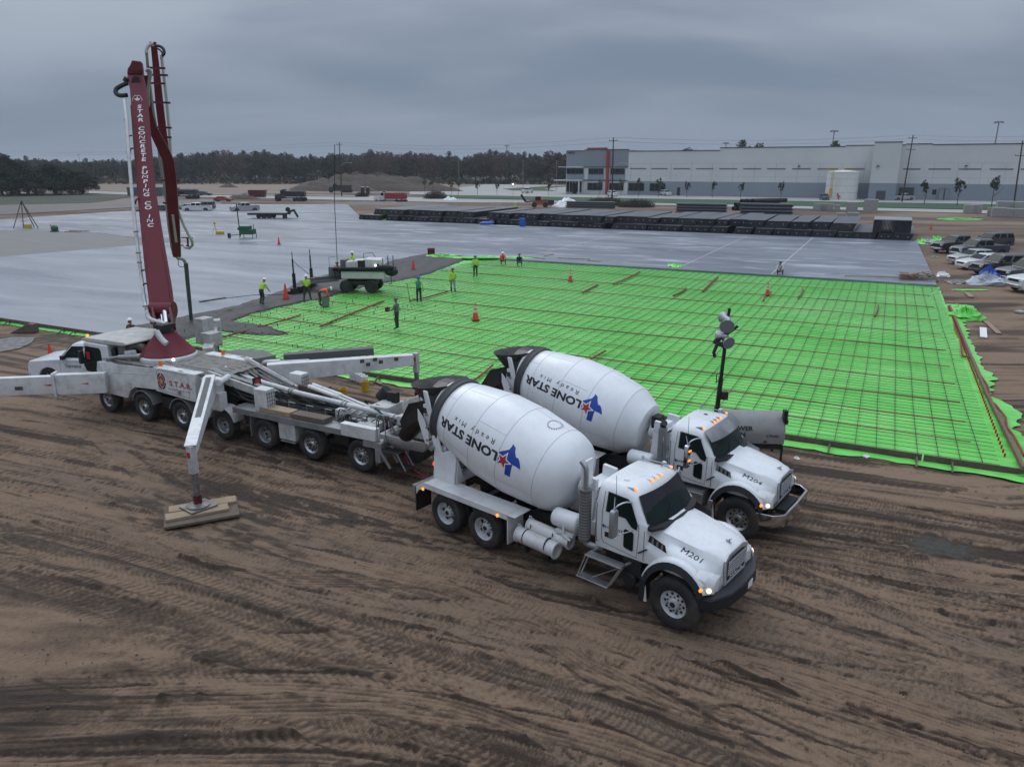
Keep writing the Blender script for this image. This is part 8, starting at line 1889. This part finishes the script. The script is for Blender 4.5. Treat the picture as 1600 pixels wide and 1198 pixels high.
for k, (px, py, s) in enumerate(((700, 313, 1.6), (708, 313, 1.2), (872, 323.5, 1.8), (884, 321, 2.2), (893, 318, 1.6), (902, 318.5, .8))):
    qa, qb = QG(px, py, 0); mound('sand_bag_heap', (qa, qb), s, s*.7, s*.65, HELW, 0, 20 + k, 'white bulk bag lying on the dirt beyond the joists', 'bulk bag', rough=.9)['group'] = 'white bulk bags'
for px, py, w, h, lab in ((1216, 428, 0, 0, ''), (674, 399, .7, .75, 'dark red box at the far edge of the wet concrete'), (816, 354, 1.0, 1.25, 'blue drum in front of the joist bundles')):
    if w: b = MB(); p = G(px, py, .25); (b.box(-w/2, w/2, -w/2, w/2, 0, h) if px < 700 else b.lathe((0, 0, 0), (0, 0, 1), [(0, w*.4), (.02, w*.45), (h*.5, w*.47), (h, w*.45), (h, w*.4)], 18)); o = b.build('red_box' if px < 700 else 'blue_drum', DRED if px < 700 else mat('blue_plastic', (.02, .10, .42), .5), bevel=.02); o.location = p; tag(o, lab, 'box' if px < 700 else 'drum')
b = MB(); b.ell((0, 0, .2), 1.2, .5, .3); b.ell((.8, .2, .3), .5, .3, .3); o = b.build('blue_tarp', mat('blue_plastic', (.02, .10, .42), .5)); o.location = G(760, 351, .25); tag(o, 'crumpled blue tarp in front of the joist bundles', 'tarp')
# crumpled green plastic pieces
def crumple(px, py, r, h, seed, label, z=.02, m=None, sx=1.):
    p = G(px, py, z); b = MB(); rows = []; N = 22
    for j in range(10):
        f = j/9; row = []
        for i in range(N):
            a = 2*math.pi*i/N; v = Vector((math.cos(a)*1.6, math.sin(a)*1.6, seed + j*.6)); rr = r*(1-f*.95)*(1 + .45*mnoise.noise(v)); row.append((p.x + rr*math.cos(a)*sx, p.y + rr*math.sin(a), p.z + h*(f**.6)*(1 + .8*mnoise.noise(v*1.7)) + .25*h*mnoise.noise(v*3.1)*(j > 0)))
        rows.append(row)
    b.loft(rows, cap=False); return tag(b.build('plastic_scrap', m or GREEN), label, 'plastic scrap')
crumple(1508, 497, 1.0, .55, 1, 'heaped green plastic at the right edge of the pad', sx=1.2); crumple(1497, 480, 1.1, .12, 2, 'flat green plastic flap behind the right form board'); crumple(1446, 380, 1.6, .45, 3, 'green plastic at the corner of the slab by the steel'); crumple(1452, 381, 1.1, .5, 4, 'white and grey plastic film heap before the black pickup', m=mat('clear_film', (.42, .46, .45), .35)); crumple(1464, 377, .9, .6, 5, 'dark green plastic heap touching the black pickup')
crumple(1056, 416, .8, .25, 6, 'small green plastic scrap on the slab near its middle edge', z=.27); crumple(629, 344, 1.3, .5, 7, 'round green coil before the left joist bundles', z=.05); crumple(1495, 343, 1.2, .25, 8, 'long green plastic strip on the far dirt', sx=4); crumple(760, 402.5, .9, .14, 9, 'long folded green plastic on the slab edge behind the workers', z=.25, sx=5.0); crumple(690, 400, .7, .2, 10, 'green plastic bunch at the far end of the wet concrete', z=.25, sx=3); crumple(1514, 453, .35, .06, 11, 'thin green plastic shred on the dirt below the tarp', sx=4); crumple(600, 345, .9, .25, 12, 'small green bunch under the leftmost joists', z=.05)
crumple(1543, 440, 1.0, 1.1, 13, 'blue tarp bundle standing before the dark brown SUV', m=mat('blue_plastic', (.02, .10, .42), .5)); crumple(1541, 443, 1.25, .75, 14, 'milky plastic film draped round the blue tarp bundle', m=mat('milky_film', (.40, .43, .47), .35), sx=1.3)
# loose boards and debris
def board(px0, py0, px1, py1, w, th, label, z=.02, m=WOODP): b = MB(); b.beam(G(px0, py0, z + th/2), G(px1, py1, z + th/2), w, th); tag(b.build('loose_board', m, bevel=.005), label, 'board')
board(1534, 496, 1561, 521, .28, .05, 'long pale board on the dirt right of the pad'); board(1536, 512, 1537, 527, .35, .06, 'short white board on the dirt right of the pad', m=HELW); board(1510, 457, 1518, 464, .35, .06, 'short pale board below the blue tarp'); board(872, 403, 922, 405, .25, .06, 'long pale board on the slab edge right of the seated workers', .25); board(918, 407, 938, 408.5, .2, .06, 'short board on the slab right of the long one', .25); board(820, 401, 851, 404, .2, .06, 'board next to the crouching black worker', .25); board(851, 400, 864, 397, .2, .06, 'tilted board piece on the slab edge', .25); board(1320, 431, 1422, 433.5, .15, .05, 'long thin board along the near right slab edge', .25); board(1588, 486, 1600, 488, .6, .12, 'grey block at the right picture edge', m=CONC)
board(484, 604, 493, 609, .1, .05, 'thin stick on the soil behind the pump'); board(586, 596, 597, 600, .12, .05, 'short pale stick near the white buckets')
t = thing('rubble_heap', 'cardboard and timber scraps heaped at the near right slab corner', 'rubble heap', G(1434, 436, .25)); b = MB(); rr2 = random.Random(6)
for k in range(26): c = Vector((rr2.uniform(-1.3, 1.5), rr2.uniform(-.6, .6), rr2.uniform(.05, .5))); d = Vector((rr2.uniform(-1, 1), rr2.uniform(-1, 1), rr2.uniform(-.3, .3))).normalized()*rr2.uniform(.3, .8); b.beam(c-d, c+d, .12, .05)
b.build('scrap_timber', WOODP, t); b = MB(); b.box(-1.6, -.4, -.5, -.1, 0, .45); b.build('carton', mat('cardboard', (.20, .12, .07), .9), t)
for k, (px, py, s, m) in enumerate(((1465, 431, .45, CONC), (1472, 431.5, .6, HELW), (1470, 440, .4, WOODP), (1491, 443, .5, CONC), (1499, 442, .45, CONC), (1245, 716, .10, HELW), (1592, 732, .14, HELW), (1353, 713, .12, HELW), (1460, 402, .35, CONC), (617, 591, .12, HELW))):
    crumple(px, py, s, s*.6, 30 + k, 'pale lump of rubble or rag lying on the dirt', z=.01, m=m)['group'] = 'pale lumps on the dirt'
b = MB()
g2 = random.Random(9)
for k in range(4500):
    px = g2.uniform(-20, 1640); py = 560 + 640*g2.random()**1.3; p = G(px, py, 0)
    if QG(px, py, 0)[1] > 25.2: continue
    r = g2.uniform(.006, .020) if g2.random() < .96 else g2.uniform(.022, .04); b.ell((p.x, p.y, r*.3), r, r*g2.uniform(.6, 1.2), r*.6, 5, 3)
o = b.build('pebbles', mat('soil_clods', (.11, .085, .065), .95, col2=(.05, .037, .028), vscale=1.), smooth=60); tag(o, 'small clods and stones scattered over the rutted soil', 'pebbles', kind='stuff')
# gravel patch and timber at the far left
b = MB(); pts = [(-30, 535), (20, 527), (55, 528), (50, 536), (30, 545), (-30, 556)]; b.prism([(G(x, y).x, G(x, y).y) for x, y in pts], .0, .035, 'z'); struct(b.build('gravel_patch', mat('pale_gravel', (.25, .245, .24), .9, col2=(.12, .11, .10), vscale=3, bump=1.5, bscale=20)))
b = MB(); p = G(44, 519, 0); b.prism([(-.9, 0), (.5, 0), (.5, .5), (.2, .55)], -.25, .25); o = b.build('ramp_block', WOODD, bevel=.02); o.location = p; tag(o, 'brown wedge block on the dirt at the left', 'wedge')
# white outline of a vehicle roof just inside the lower left corner
# ---------------------------------------------------------------- laser screed machine
t = thing('laser_screed', 'white and black four-wheeled concrete levelling machine with mast at the wet edge', 'levelling machine', Q(-35.0, 44.6, .13), R(176))
b = MB(); b.box(-1.25, 1.25, -.75, .75, .55, .85); b.box(-.9, .9, -.5, .5, .85, 1.05); b.build('chassis', BLACK, t, bevel=.02)
for x in (-.95, .95):
    for s in (-1, 1):
        b = MB(); b.lathe((x, s*.62, .48), (0, s, 0), [(0, .2), (0, .42), (.06, .48), (.32, .48), (.38, .42), (.38, .24)], 20); w_ = b.build('wheel', RUBBER, t, smooth=40); b = MB(); b.lathe((x, s*.98, .48), (0, s, 0), [(0, .26), (-.05, .2), (0, .08), (0, .01)], 16, cap=False); b.build('rim', mat('rim_green', (.12, .22, .15), .5), w_)
LR[0] = False
b = MB(); b.box(-2.0, 1.3, -.85, .85, 1.05, 1.60); b.box(-2.4, -2.0, -.8, .8, 1.15, 1.55); b.build('lower_body', SCREEDG, t, bevel=.04)
b = MB(); b.prism([(-1.75, 1.85), (-1.9, 2.05), (-1.7, 2.45), (-.5, 2.5), (-.3, 2.4), (.9, 2.3), (.95, 1.85)], -.75, .75); b.build('engine_hood', SCREEDG, t, bevel=.05)
b = MB(); b.box(-2.5, 1.9, -.95, .95, 1.62, 1.78); b.cyl((-1.2, .98, 1.82), (1.8, .98, 1.82), .10, n=10); b.ell((-2.4, .5, 1.55), .55, .45, .35); b.ell((-2.1, .9, 1.9), .7, .2, .2); b.build('platform', PLASTIC, t, smooth=40)
b = MB(); b.box(-.55, .0, .755, .765, 1.9, 2.4); b.box(-1.6, -1.3, .755, .77, 1.95, 2.15); b.build('hood_vent', BLACK, t)
b = MB(); b.ell((-1.35, .80, 2.05), .07, .05, .07); b.build('work_lamp', WLAMP, t)
b = MB(); [b.cyl((x, y, 1.7), (x, y, 2.6), .03, n=6) for x in (-2.3, -1.9) for y in (-.8, .8)]; b.tube([(-.1, -.6, 2.4), (-.1, -.6, 2.75), (-.8, -.6, 2.8), (-1.0, -.6, 2.5)], .025, 6); b.tube([(-2.45, .8, 1.3), (-2.5, .85, .7), (-2.3, .85, .7)], .03, 5); b.build('hand_rail', BLACK, t)
b = MB(); b.box(1.3, 2.3, -.6, .6, 1.2, 1.85); b.tube([(2.2, .6, 1.8), (2.2, .6, 2.6), (1.7, .6, 2.65)], .02, 5); b.box(1.0, 1.4, -.5, .5, 1.8, 2.4); b.build('operator_stand', mat('machine_grey', (.12, .125, .13), .6), t, bevel=.02)
b = MB(); b.beam((1.2, 0, 1.15), (4.3, 0, .75), .35, .3); b.beam((1.6, .5, .9), (4.4, .6, .60), .12, .16); b.beam((1.6, -.5, .9), (4.4, -.6, .60), .12, .16); b.build('telescopic_boom', mat('machine_grey', (.12, .125, .13), .6), t)
b = MB(); b.box(4.2, 4.7, -2.3, 2.3, .18, .50); b.box(4.7, 4.95, -2.4, 2.4, .12, .30); b.box(4.0, 4.3, -2.0, 2.0, .45, .60); b.build('screed_head', BLACK, t)
b = MB()
for y, h in ((1.9, 2.6), (-1.9, 2.4)): b.cyl((4.5, y, .5), (4.5, y, h*.6), .13, n=8); b.cyl((4.5, y, h*.6), (4.5, y, h), .06, n=8); b.cyl((4.5, y, h), (4.5, y, h+.5), .03, n=6)
b.tube([(4.5, 1.9, 2.5), (4.0, 1.2, 1.7), (3.2, .7, 1.0), (2.2, .4, 1.2)], .02, 5, smooth=2); b.build('laser_mast', BLACK, t, smooth=40)
b = MB(); b.tube([(1.9, -.4, 1.9), (1.8, -.4, 6.5), (1.5, -.4, 10.6)], .028, 5); b.build('whip_antenna', BLACK, t)
Wt = Matrix.Translation(Q(-35.0, 44.6, .13)) @ Matrix.Rotation(R(176), 4, 'Z')
v = Wt @ Vector((.55, -.2, 0)); person(0, 0, 1.75, 120, 'machine operator in yellow vest and white hat seated on the levelling machine', 'seatup', HIVIS, DARKC, HELW, pos=Vector((v.x, v.y, 0)))
v = Wt @ Vector((1.75, .1, 0)); person(0, 0, 1.25, 190, 'worker in orange shirt and dark hat standing low at the front of the levelling machine', 'squat', HIOR, DARKC, HELD, pos=Vector((v.x, v.y, 0)))
# ---------------------------------------------------------------- light tower behind the rear mixer
t = thing('light_tower', 'grey mobile light tower with tall black mast and four round lamps behind the rear mixer', 'light tower', (7.78, 22.75, 0), R(-5))
LTG = mat('light_tower_grey', (.25, .245, .24), .55, dirt=.4, dcol=(.14, .125, .11))
b = MB(); rows = []
for x, k in ((-1.05, .94), (-.98, 1.), (.92, 1.), (1.02, .92)): rows.append([(x, y*k, .62 + (z-.62)*(1 if k == 1. else .96)) for y, z in ((-.55, .62), (-.60, .95), (-.58, 1.12), (-.42, 1.42), (-.15, 1.55), (.15, 1.55), (.42, 1.42), (.58, 1.12), (.60, .95), (.55, .62))])
b.loft(rows); hs = b.build('housing', LTG, t, bevel=.03)
lettering('TOWER\nON', .20, basis((-.42, -.612, 1.06), (1, 0, 0), (0, .12, 1)), TEXTB, hs, 'side_lettering', 1.1, .006)
lettering('LTN6L', .10, basis((.62, -.612, .93), (1, 0, 0), (0, .06, 1)), TEXTB, hs, 'model_mark', 1.4, .002)
b = MB(); b.box(.35, .44, -.61, -.60, .70, .76); b.build('latch', BLACK, hs)
b = MB(); b.box(-1.1, 1.0, -.5, .5, .45, .58); b.beam((-1.1, 0, .5), (-2.4, 0, .45), .1, .1); [b.beam((x, y, 0), (x, y, .6), .06, .06) for x in (-1.0, .95) for y in (-.55, .55)]; b.box(.92, 1.05, -.5, -.3, 1.4, 1.75); b.box(1.0, 1.08, -.5, -.38, 1.3, 1.45); b.build('chassis', BLACK, t)
for s in (-1, 1): b = MB(); b.lathe((-.1, s*.62, .33), (0, s, 0), [(0, .2), (0, .33), (.18, .33), (.18, .2), (.15, .02)], 16); b.build('wheel', RUBBER, t, smooth=40)
mt0 = Vector((-1.12, 0, .6)); top = Vector((-1.0, 0, 3.62))
b = MB(); b.beam(mt0, mt0 + (top-mt0)*.35, .16, .16, up=(0, 1, 0)); b.beam(mt0 + (top-mt0)*.33, mt0 + (top-mt0)*.68, .13, .13, up=(0, 1, 0)); b.beam(mt0 + (top-mt0)*.66, top, .10, .10, up=(0, 1, 0)); b.box(-1.0, -.78, -.1, .08, 1.95, 2.2); b.tube([(-1.15, -.1, 2.6), (-1.2, -.1, 2.5), (-1.2, -.1, 2.8), (-1.1, -.1, 2.85)], .015, 5); b.build('mast', BLACK, t)
b = MB(); b.tube([top + Vector((0, 0, -.1)), top + Vector((-.05, 0, .3)), top + Vector((0, 0, .75)), top + Vector((.05, 0, 1.3))], .05, 8); b.beam(top + Vector((-.3, 0, .2)), top + Vector((.35, 0, .75)), .08, .08); b.tube([top + Vector((-.25, -.1, .2)), top + Vector((-.35, -.1, -.1)), top + Vector((-.30, -.1, -.25))], .06, 6); b.beam(top + Vector((-.35, 0, .25)), top + Vector((-.1, -.2, .15)), .1, .12); b.build('lamp_bracket', BLACK, t)
def lamp(c, d, r):
    c = top + Vector(c)*.78; r *= .76; d = Vector(d).normalized(); b = MB(); b.lathe(c, d, [(-.32, .06), (-.26, .10), (-.12, r*.7), (0, r), (.02, r*1.03), (.03, r)], 22); l = b.build('lamp_head', ALU, t, smooth=50); b = MB(); b.lathe(c, d, [(.031, r*.97), (.034, .01)], 22); b.build('lamp_glass', mat('lamp_lens_grey', (.17, .18, .19), .25), l)
lamp((-.02, -.18, .98), (-.1, -1, -.25), .30); lamp((.10, -.2, .30), (.35, -1, -.25), .26); lamp((-.12, .15, 1.28), (-.4, .8, .2), .24); lamp((-.25, .2, .5), (-.8, .6, -.1), .24)

# ---------------------------------------------------------------- thin evening haze round the whole scene
b = MB(); b.box(-9000, 9000, -600, 9500, -1.5, 48)
hz = bpy.data.materials.new('haze'); hz.use_nodes = True; n_ = hz.node_tree.nodes; n_.clear(); mo = n_.new('ShaderNodeOutputMaterial'); vo = n_.new('ShaderNodeVolumePrincipled')
vo.inputs['Color'].default_value = (.80, .86, .95, 1); vo.inputs['Density'].default_value = .00022; vo.inputs['Anisotropy'].default_value = .2; hz.node_tree.links.new(vo.outputs[0], mo.inputs['Volume'])
hb = b.build('haze', hz); hb['kind'] = 'stuff'; hb['label'] = 'thin bluish evening haze over the whole site'
